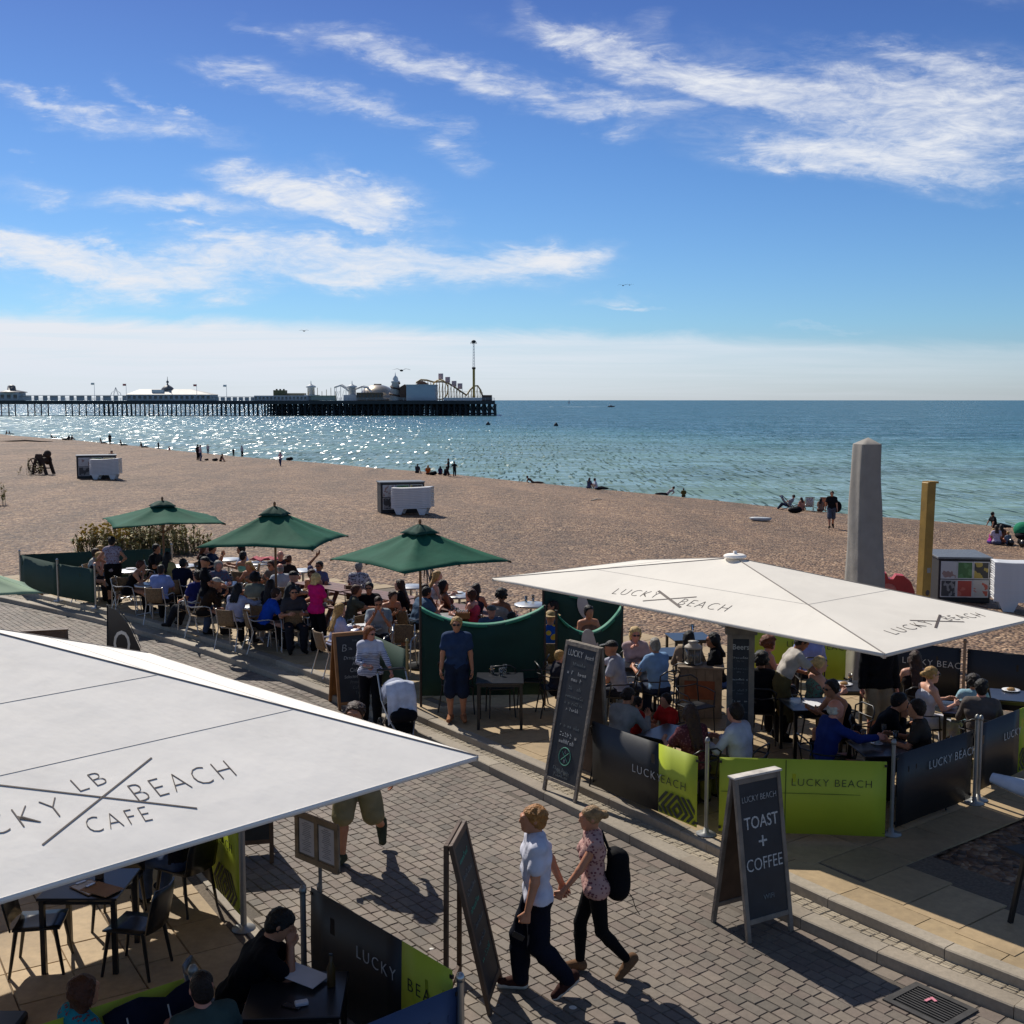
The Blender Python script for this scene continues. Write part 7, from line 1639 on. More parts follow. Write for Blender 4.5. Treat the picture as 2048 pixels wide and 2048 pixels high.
# ------------------------------------------------------------------ who is where
SHIFT = {(1343, 1436): KN * .32, (1457, 1428): KN * .12, (1888, 1422): Vector((-.3, .12, 0)), (1816, 1405): Vector((-.1, .05, 0)), (1999, 1379): Vector((-.2, .1, 0)), (176, 1113): Vector((.3, 0, 0)), (169, 1106): Vector((.3, 0, 0)), (186, 1100): Vector((.2, 0, 0)), (1239, 1395): KN * .15, (1263, 1408): KN * .12}
def seated(label, px, py, pose, face, skin, top, bottom, hair, fem=False, kind='alu', z0=TER, h=1.0, extra=(), group=None, res='mid', shoes='#1a1716', seat=None):
    p = seat_by_head(px, py, pose, face, z0, h, fem)
    if kind == 'bench': p.z = z0 - .03
    p = p + SHIFT.get((px, py), Vector())
    t = person(label, p, face, pose, skin, top, bottom, hair, shoes, group, res, h, fem, extra)
    if kind in ('alu', 'black', 'shell'):
        a = -R(face); k = POSES[pose].get('pel', (0, 0, 0)); o = Vector((-k[1] * math.sin(a), k[1] * math.cos(a), 0))
        chair(kind, seat or ('chair under the ' + label.split(',')[0]), Vector((p.x, p.y, z0)) + o, face)
    return t
def standing(label, px, py, pose, face, skin, top, bottom, hair, fem=False, z0=0.0, h=1.0, extra=(), group=None, res='mid', shoes='#1a1716'):
    return person(label, at(px, py, z0), face, pose, skin, top, bottom, hair, shoes, group, res, h, fem, extra)
GP = 'people at the pub tables'; GB_ = 'people at the black cafe tables'; SG = ('sunglasses',)
def c(col, k='plain'): return (col, k)
PUB = [
 ('person with blond bob and dark tank top at leftmost table', 176, 1113, 'sit_chin', 80, 'pale', ('tank', '#20222a'), ('trousers', '#20222a'), ('bob', 'blond'), 1, 'alu', 1, ()),
 ('person in white shirt with brown hair behind blond bob', 169, 1106, 'sit_table', 90, 'tan', ('tee', '#b9b6ae'), ('trousers', '#2c2f38'), ('short', 'brown'), 0, 'alu', 1, ()),
 ('fair haired person in pale top next to the green mesh barrier', 186, 1100, 'sit_drink', 95, 'pale', ('tee', '#a89f94'), ('trousers', '#2c2f38'), ('bob', 'blond'), 1, 'alu', 1, SG),
 ('person with bare shoulders and black dress leaning over table', 281, 1131, 'sit_chin', 85, 'tan', ('tank', '#0f0f12'), ('trousers', '#0f0f12'), ('short', 'chestnut'), 1, 'alu', 1, ()),
 ('person in black tee with dark hair by the left parasol pole', 313, 1097, 'sit_table', 100, 'tan', ('tee', '#15161b'), ('trousers', '#1c1e25'), ('short', 'black'), 0, 'alu', 1, ()),
 ('long dark haired person in pale yellow top seen from behind', 336, 1113, 'sit_table', 20, 'tan', ('tee', '#b6a66b'), ('trousers', '#2b2d35'), ('verylong', 'dark'), 1, 'alu', 1, ()),
 ('person in pale blue shirt seen from behind, wicker chair back visible', 322, 1139, 'sit_table', 5, 'brown', ('tee', '#7f8fc0'), ('trousers', '#17181d'), ('buzz', 'dark'), 0, 'alu', 1, ()),
 ('person in dark navy with head bowed over the table', 366, 1127, 'sit_lean', 10, 'tan', ('long', '#14172a'), ('trousers', '#14161d'), ('short', 'black'), 0, 'alu', 1, ()),
 ('person in deep blue shirt partly hidden by the waiter', 394, 1152, 'sit_back', -60, 'tan', ('tee', '#252a66'), ('trousers', '#1a1c24'), ('short', 'dark'), 0, 'alu', 1, ()),
 ('auburn haired person in dark top at far back left of middle parasol', 409, 1098, 'sit_table', 80, 'pale', ('tee', '#1d2024'), ('trousers', '#20232b'), ('longhair', 'auburn'), 1, 'alu', 1, ()),
 ('person in dark blue shirt reading a white sheet', 425, 1097, 'sit_hold', 90, 'tan', ('tee', '#1b2b47'), ('shorts', '#22252e'), ('short', 'dark'), 0, 'alu', 1, ()),
 ('person in white shirt facing left at the back table', 482, 1099, 'sit_table', -95, 'tan', ('tee', '#a8b2c8'), ('trousers', '#2b2e38'), ('short', 'dark'), 0, 'alu', 1, ()),
 ('dark haired person in mint top seen from behind', 487, 1112, 'sit_back', 30, 'tan', ('tank', '#86bfa2'), ('shorts', '#b5a590'), ('short', 'black'), 1, 'alu', 1, ()),
 ('blond long haired person with bare shoulders resting elbows on table', 498, 1132, 'sit_lean', 200, 'tan', ('tank', '#7f6f60'), ('trousers', '#2b2e38'), ('longhair', 'blond'), 1, 'alu', 1, ()),
 ('person in sunglasses and grey shirt left of middle parasol pole', 543, 1130, 'sit_lean', -150, 'tan', ('tee', '#6b6a66'), ('trousers', '#2b2e38'), ('short', 'brown'), 0, 'alu', 1, SG),
 ('bald person with flushed face behind the middle parasol pole', 561, 1111, 'sit_table', 170, 'pink', ('tee', '#3b2d33'), ('trousers', '#2b2e38'), ('bald', 'grey'), 0, 'alu', 1, ()),
 ('bald person in white shirt beside middle parasol pole', 560, 1137, 'sit_table', -30, 'pink', ('tee', '#b8bac0'), ('trousers', '#33363f'), ('bald', 'grey'), 0, 'alu', 1, ()),
 ('person with brown hair in a loose bun and dark top', 577, 1119, 'sit_table', 20, 'tan', ('tee', '#2a211e'), ('trousers', '#2b2e38'), ('bun', 'chestnut'), 1, 'alu', 1, ()),
 ('grey haired person in blue floral top beside the waiter', 437, 1131, 'sit_table', 150, 'pink', ('tee', '#4f5c74', 'floral'), ('trousers', '#2b2e38'), ('bob', 'grey'), 1, 'alu', 1, ()),
 ('person in white cap and brown jacket facing right', 432, 1166, 'sit_chin', 75, 'tan', ('long', '#2d2119'), ('trousers', '#1d1b1b'), ('cap', '#b9b4ab'), 0, 'alu', 1, ()),
 ('black haired person in white shirt seen from behind by street edge', 476, 1178, 'sit_reach', 20, 'tan', ('long', '#a7a9be'), ('trousers', '#16181e'), ('longhair', 'black'), 1, 'alu', 1, ()),
 ('curly black haired person in pale sage top seen from behind', 511, 1156, 'sit_table', 5, 'brown', ('tee', '#7d8277'), ('trousers', '#1c1f26'), ('curly', 'black'), 1, 'alu', 1, ()),
 ('long dark haired person in black left of middle parasol pole', 542, 1170, 'sit_table', 25, 'tan', ('tee', '#16141a'), ('trousers', '#16141a'), ('verylong', 'dark'), 1, 'alu', 1, ()),
 ('person in dark cap and charcoal tee facing right', 587, 1153, 'sit_reach', 80, 'pale', ('tee', '#3a3c41'), ('trousers', '#20232b'), ('cap', '#16161a'), 0, 'alu', 1, ()),
 ('person in sunglasses and grey tee facing the street', 587, 1184, 'sit_table', 160, 'tan', ('tee', '#3f3e42'), ('trousers', '#20232b'), ('short', 'dark'), 0, 'alu', 1, SG),
 ('person in bright blue shirt with dark trousers, bent over table', 552, 1188, 'sit_lean', 65, 'pale', ('tee', '#1444a6'), ('trousers', '#10121a'), ('short', 'brown'), 0, 'alu', 1, ()),
 ('tanned person in sunglasses with bare shoulders on picnic bench', 624, 1146, 'sit_chin', 190, 'tan', ('tank', '#a86a35'), ('shorts', '#3a2d26'), ('bob', 'chestnut'), 1, 'bench', 1, SG),
 ('person in floral shirt and black sunglasses leaning back', 638, 1132, 'recline', 200, 'brown', ('tee', '#565c7d', 'floral'), ('shorts', '#24262c'), ('short', 'black'), 0, 'alu', 1, SG),
 ('grey haired person in white cycling jersey with black sleeves', 718, 1134, 'sit_table', 10, 'pink', ('tee', '#b9b6bb', 'jersey'), ('shorts', '#101114'), ('short', 'grey'), 0, 'alu', 1, ()),
 ('person in grey green shirt with bare forearms on picnic bench', 713, 1178, 'sit_reach', 80, 'tan', ('tee', '#4b4c41'), ('trousers', '#23252a'), ('short', 'chestnut'), 0, 'bench', 1, ()),
 ('person in black with sunglasses behind the grey green shirt', 738, 1173, 'sit_table', 180, 'tan', ('tee', '#15151a'), ('trousers', '#15151a'), ('short', 'dark'), 0, 'bench', 1, SG),
 ('long fair haired person in lavender white top by drinks board', 680, 1219, 'sit_table', 55, 'pale', ('long', '#aab0d0'), ('trousers', '#2b2e38'), ('verylong', 'blond'), 1, 'alu', 1, ()),
 ('person in sunglasses and pale grey tee with clasped hands', 757, 1205, 'sit_hold', 175, 'tan', ('tee', '#94a0a8'), ('trousers', '#2b2e38'), ('buzz', 'brown'), 0, 'alu', 1, SG),
 ('long brown haired person in black facing left by right parasol', 799, 1167, 'sit_table', -80, 'pale', ('tee', '#131318'), ('trousers', '#1c1f26'), ('verylong', 'brown'), 1, 'bench', 1, ()),
 ('person in tan top bent forward left of right parasol pole', 786, 1190, 'sit_lean', 140, 'tan', ('tank', '#6d4a33'), ('shorts', '#6e6a62'), ('short', 'brown'), 0, 'bench', 1, ()),
 ('dark haired person in slate blue shirt right of parasol pole', 853, 1185, 'sit_lean', 50, 'tan', ('tee', '#48607a'), ('trousers', '#1c1f26'), ('short', 'black'), 0, 'alu', 1, ()),
 ('brown haired person half hidden behind slate blue shirt', 850, 1176, 'sit_table', 40, 'tan', ('tee', '#4a3a30'), ('trousers', '#1c1f26'), ('short', 'brown'), 0, 'bench', 1, ()),
 ('blond long haired person in white top at the back table', 875, 1152, 'sit_table', 85, 'pale', ('tank', '#b9bcc2'), ('shorts', '#33363f'), ('longhair', 'blond'), 1, 'alu', 1, ()),
 ('very long dark haired person with bare arms facing right', 888, 1171, 'sit_back', 75, 'brown', ('tank', '#5a3b32'), ('trousers', '#26345a'), ('verylong', 'black'), 1, 'alu', 1, ()),
 ('brown haired person in coral pink tank top', 941, 1186, 'sit_table', -70, 'pink', ('tank', '#c43d52'), ('shorts', '#33363f'), ('bob', 'chestnut'), 1, 'bench', 1, ()),
 ('dark haired person in navy tank behind the coral pink tank', 953, 1178, 'sit_table', 20, 'tan', ('tank', '#26263c'), ('shorts', '#33363f'), ('verylong', 'dark'), 1, 'alu', 1, ()),
 ('curly black haired person with white collar beside reclining person', 1004, 1190, 'sit_table', 30, 'brown', ('tank', '#8f8a86'), ('trousers', '#2a3d66'), ('curly', 'black'), 1, 'alu', 1, ()),
 ('person in grey flat cap and blue shirt behind the windbreak', 983, 1219, 'sit_table', 170, 'pink', ('tee', '#4c5f7a'), ('trousers', '#23252a'), ('flatcap', '#57544e'), 0, 'bench', 1, ()),
 ('dark haired person just over the windbreak edge at right', 1023, 1232, 'sit_table', -20, 'tan', ('tee', '#27384c'), ('trousers', '#23252a'), ('short', 'black'), 0, 'bench', .92, ()),
 ('reclining person in jeans and sunglasses with one arm raised', 1105, 1213, 'recline', -80, 'tan', ('tee', '#4b6a86'), ('trousers', '#3c5786'), ('buzz', 'dark'), 0, 'alu', 1, SG),
 ('person in straw hat and bright tropical shirt between the windbreaks', 1101, 1236, 'sit_table', 0, 'tan', ('tee', '#1d4fa0', 'tropical'), ('shorts', '#8a6a30'), ('straw', '#9c7f49'), 0, 'alu', 1, ()),
 ('dark haired person with bare shoulder behind the white ovals', 1178, 1224, 'sit_table', 160, 'tan', ('tank', '#7a5a48'), ('shorts', '#33363f'), ('short', 'black'), 1, 'alu', 1, ()),
]
for (l, x, y, po, fa, sk, tp, bt, hr, fem, kd, h, ex) in PUB:
    seated(l, x, y, po, fa, sk, (tp[0], *c(*tp[1:])), (bt[0], *c(*bt[1:])), hr, bool(fem), kd, TER, h, ex, GP)
standing('server standing with back turned, patterned top and long black apron', 228, 1208, 'akimbo', -5, 'tan', ('blouse', '#9d96a6', 'floral'), ('shorts', '#8b8587'), ('short', 'black'), True, TER, .98, (('apron', '#0e0e11', 'plain'),), GP, 'near')
standing('waiter standing in black top, cap and blue jeans with ponytail', 412, 1268, 'hold', 75, 'tan', ('tee', '#131419', 'plain'), ('trousers', '#3a465c', 'plain'), ('cap', '#101014'), True, TER, .98, (), GP, 'near')
standing('short blond haired person standing in magenta top and black trousers', 634, 1304, 'hold', 35, 'tan', ('tee', '#d11a6e', 'plain'), ('trousers', '#121218', 'plain'), ('bob', 'pale'), True, TER, .93, (), GP, 'near')
CAFE = [
 ('fair haired child in dark tee sitting by the tall blackboard', 1120, 1312, 'sit_table', 80, 'pale', ('tee', '#2a2a33'), ('shorts', '#1d1d22'), ('short', 'blond'), 0, 'black', .8, ()),
 ('person in black cap and grey white shirt facing left', 1223, 1296, 'sit_reach', -75, 'tan', ('tee', '#9fa1ae'), ('trousers', '#23252d'), ('cap', '#121216'), 0, 'black', 1, ()),
 ('blond person in sunglasses and pink white tee, hand at mouth', 1271, 1268, 'sit_drink', 175, 'pink', ('tee', '#b39c9c'), ('trousers', '#b7b2ad'), ('bob', 'pale'), 1, 'black', 1, SG),
 ('person in light blue shirt seen from behind on black chair', 1309, 1290, 'sit_table', -35, 'tan', ('tee', '#7da0c8'), ('trousers', '#2a3346'), ('buzz', 'grey'), 0, 'black', 1, ()),
 ('long black haired person in beige cardigan seen from behind', 1378, 1276, 'sit_table', 15, 'tan', ('long', '#8c7a66'), ('trousers', '#2b2b30'), ('verylong', 'black'), 1, 'black', 1, ()),
 ('person in glasses and dark top facing left behind counter', 1426, 1280, 'sit_table', -80, 'tan', ('tee', '#141419'), ('trousers', '#5f7fc0'), ('longhair', 'black'), 1, 'black', 1, SG),
 ('person in grey tee with dark hair nearest the tall blackboard', 1239, 1395, 'sit_lean', 40, 'tan', ('long', '#8b8d8c'), ('trousers', '#23252d'), ('bun', 'dark'), 1, 'black', 1, ()),
 ('small child in red top beside the person in grey', 1263, 1408, 'sit_table', 60, 'tan', ('tee', '#a8211c'), ('shorts', '#2b2b30'), ('short', 'black'), 0, 'black', .72, ()),
 ('child in bright red top behind the long brown hair', 1332, 1400, 'sit_table', -120, 'tan', ('tee', '#b3241f'), ('shorts', '#2b2b30'), ('short', 'dark'), 0, 'black', .78, ()),
 ('person with very long wavy brown hair seen from behind', 1343, 1436, 'sit_table', -25, 'tan', ('tee', '#4f2630', 'floral'), ('trousers', '#23252d'), ('verylong', 'brown'), 1, 'black', 1, ()),
 ('person in white long sleeved top on black chair behind lime panel', 1457, 1428, 'sit_table', -50, 'pink', ('long', '#b3b6c6'), ('trousers', '#6b6a3c'), ('short', 'dark'), 0, 'black', 1, ()),
 ('curly red haired person with bare arms under the parasol edge', 1538, 1287, 'sit_table', 75, 'pink', ('tank', '#6b5348'), ('trousers', '#23252d'), ('curly', 'auburn'), 1, 'black', 1, ()),
 ('curly dark haired person in black by the waiter', 1523, 1320, 'sit_table', 10, 'brown', ('long', '#101015'), ('trousers', '#101015'), ('curly', 'black'), 1, 'black', 1, ()),
 ('person in lavender shirt whose head is behind the canopy', 1618, 1264, 'sit_table', 0, 'tan', ('long', '#8d95c4'), ('trousers', '#23252d'), ('short', 'brown'), 0, 'black', 1, ()),
 ('person with blond ponytail and green floral tank facing right', 1640, 1328, 'sit_table', 80, 'pale', ('tank', '#5f8377', 'floral'), ('shorts', '#2b2b30'), ('pony', 'pale'), 1, 'black', 1, ()),
 ('person in dark glasses and black top facing left beside menu tray', 1664, 1376, 'sit_lean', -110, 'tan', ('tank', '#101015'), ('trousers', '#101015'), ('short', 'dark'), 1, 'black', 1, SG),
 ('bald grey haired person in royal blue shirt at nearest table', 1671, 1417, 'sit_reach', 80, 'pink', ('long', '#20306e'), ('trousers', '#4b4636'), ('bald', 'white'), 0, 'black', 1, ()),
 ('long brown haired person with bare shoulders by black seaward panel', 1830, 1317, 'sit_table', 5, 'pale', ('tank', '#201a1a'), ('trousers', '#201a1a'), ('verylong', 'brown'), 1, 'black', 1, ()),
 ('person in black with head propped on hand', 1816, 1405, 'sit_chin', 110, 'tan', ('long', '#0f0f14'), ('trousers', '#0f0f14'), ('short', 'black'), 0, 'black', 1, ()),
 ('dark haired person in brown tee facing left by black panel', 1888, 1422, 'sit_table', -70, 'tan', ('tee', '#3b332d'), ('trousers', '#23252d'), ('short', 'dark'), 0, 'black', 1, ()),
 ('curly haired child in striped top at the seaward panel', 1947, 1364, 'sit_table', 20, 'tan', ('tee', '#8fb0bd'), ('shorts', '#2b2b30'), ('curly', 'dark'), 0, 'black', .86, ()),
 ('black haired person in grey tee seen from behind at right edge', 1999, 1379, 'sit_table', 20, 'pink', ('long', '#5a5350'), ('trousers', '#23252d'), ('short', 'black'), 0, 'black', 1, ()),
]
for (l, x, y, po, fa, sk, tp, bt, hr, fem, kd, h, ex) in CAFE:
    seated(l, x, y, po, fa, sk, (tp[0], *c(*tp[1:])), (bt[0], *c(*bt[1:])), hr, bool(fem), kd, TER, h, ex, GB_)
standing('waiter in white tee and long khaki apron reaching to a table', 1556, 1482, 'serve', 88, 'brown', ('tee', '#b5aea6', 'plain'), ('trousers', '#121216', 'plain'), ('buzz', 'black'), False, TER, .98, (('apron', '#5b5234', 'plain'),), GB_, 'near')
standing('person standing in black hoodie and pale khaki shorts, head behind parasol', 1752, 1492, 'stand', 175, 'pink', ('hoodie', '#0d0e12', 'plain'), ('shorts', '#8d8168', 'plain'), ('short', 'brown'), False, TER, 1.03, (), GB_, 'near')
seated('blond person in sleeveless white top and sunglasses facing right', 1863, 1349, 'sit_table', 80, 'pale', ('tank', '#c3c3cb', 'plain'), ('trousers', '#b9b9c3', 'plain'), ('bun', 'blond'), True, 'black', TER, 1.0, SG, GB_, 'near')
standing('person in navy short sleeved shirt standing before green windbreak', 914, 1442, 'stand', 180, 'tan', ('tee', '#2b3d5c', 'plain'), ('shorts', '#1f2739', 'plain'), ('short', 'blond'), False, TER, .97, SG, GB_, 'near', '#a06a48')
# the promenade
POSES['couple_man'] = dict(footR=(.08, .13, .09), footL=(-.07, -.24, .15), toeL=-42, handR=(.17, -.26, .82), handL=(-.27, .13, .76), lean=2, ep=(.35, -1, -.1))
POSES['couple_woman'] = dict(footR=(.06, .13, .09), footL=(-.07, -.30, .16), toeL=-50, handL=(-.19, .36, .88), handR=(.25, -.05, .84), lean=3, ep=(.35, -1, -.1), head=(6, 0))
EXTRA.update({'couple_man': ('grip', 'grip'), 'couple_woman': ('grip', 'relaxed'), 'phone_walk': ('grip', 'grip'), 'sit_drink': ('relaxed', 'grip'), 'hold': ('grip', 'grip')})
pm = Vector((.23, 9.95, 0)); man = person('person in white tee and dark jeans walking hand in hand', pm, -95, 'couple_man', 'tan', ('tee', '#c9c9d6', 'plain'), ('trousers', '#0d1120', 'plain'), ('short', '#a06c34'), '#3a211c', 'couple walking hand in hand', 'near', 1.0, False, (('soles', '#b9b3a8', 'plain'),), 1.13)
pw = Vector((.77, 10.28, 0)); wom = person('person in pink floral blouse and black leggings with a backpack', pw, -93, 'couple_woman', 'tan', ('blouse', '#b48f86', 'floral'), ('leggings', '#0b0b0e', 'plain'), ('bun', '#94744c'), '#6b4f38', 'couple walking hand in hand', 'near', .93, True, (), 1.1)
t = thing('backpack', 'black backpack slung on the back of person in floral blouse', 'backpack', pw, R(93)); B = MB()
v, f = nets([('c', V3(-.02, -.19, .86), V3(.0, -.21, 1.10), .115, .10, .06), ('c', V3(-.07, -.2, .84), V3(.07, -.2, .84), .10, .10, .05), ('e', V3(0, -.27, .92), (.09, .05, .10), np.eye(3), .03), ('c', V3(-.05, -.17, 1.14), V3(.05, -.17, 1.14), .06, .06, .04)], .014)
me = to_mesh('bag', [(relax(v, f), f)]); me.materials.clear(); o = obj('bag', me, cloth('#0c0c0f'), t)
for s in (-1, 1): MB().tube([(s * .10, -.13, 1.16), (s * .115, -.07, 1.32), (s * .12, .03, 1.36), (s * .12, .10, 1.28), (s * .115, .10, 1.15), (s * .11, .0, 1.0), (s * .1, -.12, .92)], .014, 6).build('strap', cloth('#0c0c0f'), t)
MB().tube([(-.06, -.26, .86), (-.07, -.33, .76), (-.075, -.36, .66), (-.08, -.40, .60)], .004, 5).build('loose_cord', cloth('#0c0c0f'), t)
t = tag(MB().box((0, 0, 0), (.012, .11, .05), bev=.004).build('mobile_phone', M_BLKP, None, pm + Vector((-.175, -.315, .675)), R(95)), 'dark phone held low in the left hand of person in white tee', 'phone'); t.rotation_euler.x = R(30)
POSES['stroll'] = dict(footR=(.11, .16, .09), footL=(-.15, -.30, .24), toeL=-60, handR=(.24, .22, .95), handL=(-.30, -.1, .84), lean=3)
pk = at(716, 1716, 0); person('person in grey green tee and khaki shorts stepping under cream parasol', pk, 186, 'stroll', 'tan', ('tee', '#7b7d68', 'plain'), ('shorts', '#8a8060', 'plain'), ('short', 'brown'), '#3f4434', None, 'near', 1.075, False, (), 1.2)
ps_ = at(742, 1450, 0); person('person with ginger hair in striped top holding phone and pram', ps_, 172, 'phone_walk', 'pink', ('threequarter', '#c2c4d2', 'stripes'), ('trousers', '#0f1016', 'plain'), ('longhair', 'ginger'), '#16161a', None, 'near', .95, True, SG)
a_ = -R(172); q = Vector((.05 * .95, .40 * .95, 1.10 * .95)); t = tag(MB().box((0, 0, 0), (.08, .15, .012), bev=.004).build('mobile_phone', M_BLKP, None, ps_ + Matrix.Rotation(a_, 3, 'Z') @ q, a_ + R(60)), 'black phone in the hand of the ginger haired person', 'phone')
# pram
pp = at(800, 1482, 0); t = thing('pram', 'black three wheeled pram with striped muslin over its hood', 'pram', pp, R(-160)); M_MUS = cloth('#d3d8e6'); M_FRM = M_BLKP
for x, y, r in ((0, .48, .12), (-.24, -.28, .15), (.24, -.28, .15)):
    w = MB(); n = 18; w.tube([(x, y + r * math.cos(a), r + r * math.sin(a)) for a in [k * 2 * math.pi / n for k in range(n + 1)]], .024, 7); ww = w.build('wheel', mat('rubber', (.012, .012, .012), .8), t); h_ = MB()
    for k in range(5): a = k * 2 * math.pi / 5; h_.bar((x, y, r), (x, y + r * math.cos(a), r + r * math.sin(a)), .014)
    h_.build('rim', M_GALV, ww)
B = MB()
for s in (-1, 1): B.tube([(s * .08, .46, .14), (s * .22, .1, .42), (s * .24, -.2, .62), (s * .23, -.50, .98)], .014, 7); B.tube([(s * .24, -.28, .16), (s * .22, .05, .45)], .013, 7)
B.build('frame', M_ALU, t); MB().tube([(-.23, -.50, .98), (-.22, -.56, 1.02), (.22, -.56, 1.02), (.23, -.50, .98)], .02, 8).build('handle', M_FRM, t)
v, f = nets([('c', V3(-.13, -.12, .50), V3(.13, -.12, .50), .10, .10, .05), ('c', V3(-.13, .25, .46), V3(.13, .25, .46), .09, .09, .05), ('c', V3(-.12, -.22, .75), V3(.12, -.22, .75), .07, .07, .05), ('c', V3(0, .05, .46), V3(0, .1, .46), .14, .14, .06)], .02); me = to_mesh('seat', [(v, f)]); me.materials.clear(); obj('seat', me, cloth('#15151a'), t)
B = MB(); B.grid([[(.215 * math.cos(b_), -.20 + .30 * math.sin(a_ * .9) * math.sin(b_) ** .3 - .02, .58 + .36 * math.cos(a_ * .8) * max(.05, math.sin(b_)) ** .55) for b_ in [.02 + k * 3.10 / 12 for k in range(13)]] for a_ in [-.9 + k * 2.0 / 8 for k in range(9)]], thick=.01); B.build('hood', cloth('#8f96aa'), t)
B = MB(); B.grid([[(-.23 + .46 * u / 14, .0 + .10 * v / 9 + .03 * math.sin(u * 1.3) * v / 9 + .10 * min(1, v / 3) , .97 - .05 * (abs(u - 7) / 7) ** 2 - .54 * (v / 9) * (1 - .12 * math.sin(u * .8)) ) for v in range(10)] for u in range(15)], thick=.006); B.build('muslin_cloth', M_MUS, t)
MB().box((0, .0, .24), (.36, .5, .12), bev=.03).build('basket', cloth('#0e0e11'), t)
# near left corner
seated('person in black tee with head in both hands, nearest table', 557, 1848, 'sit_head', 80, 'tan', ('tee', '#0b0c12', 'plain'), ('trousers', '#14161d', 'plain'), ('short', 'black'), False, 'shell', 0, 1.04, (), None, 'near')
seated('person with dark grey hair and green grey tee, bottom edge', 402, 1975, 'sit_table', -35, 'pink', ('tee', '#3c4b48', 'plain'), ('trousers', '#1b1d22', 'plain'), ('buzz', 'dark'), False, 'shell', 0, 1.0, (), None, 'near')
seated('brown haired person in teal patterned top at bottom left corner', 168, 1982, 'sit_table', 40, 'tan', ('tee', '#1f7f8f', 'floral'), ('trousers', '#1b1d22', 'plain'), ('bob', 'chestnut'), True, 'shell', 0, .98, (), None, 'near')
pd = at(372, 1815, 0); person('person in dark clothes seated under the cream parasol', pd, -60, 'sit_table', 'tan', ('long', '#17161b', 'plain'), ('trousers', '#3b4a66', 'plain'), ('short', 'dark'), '#1a1716', None, 'mid', 1.0, False, ()); chair('shell', 'black shell chair under the person in dark clothes, canopy edge', pd, -60)
t = thing('parasol', 'cream parasol pole stand', 'parasol') if False else None

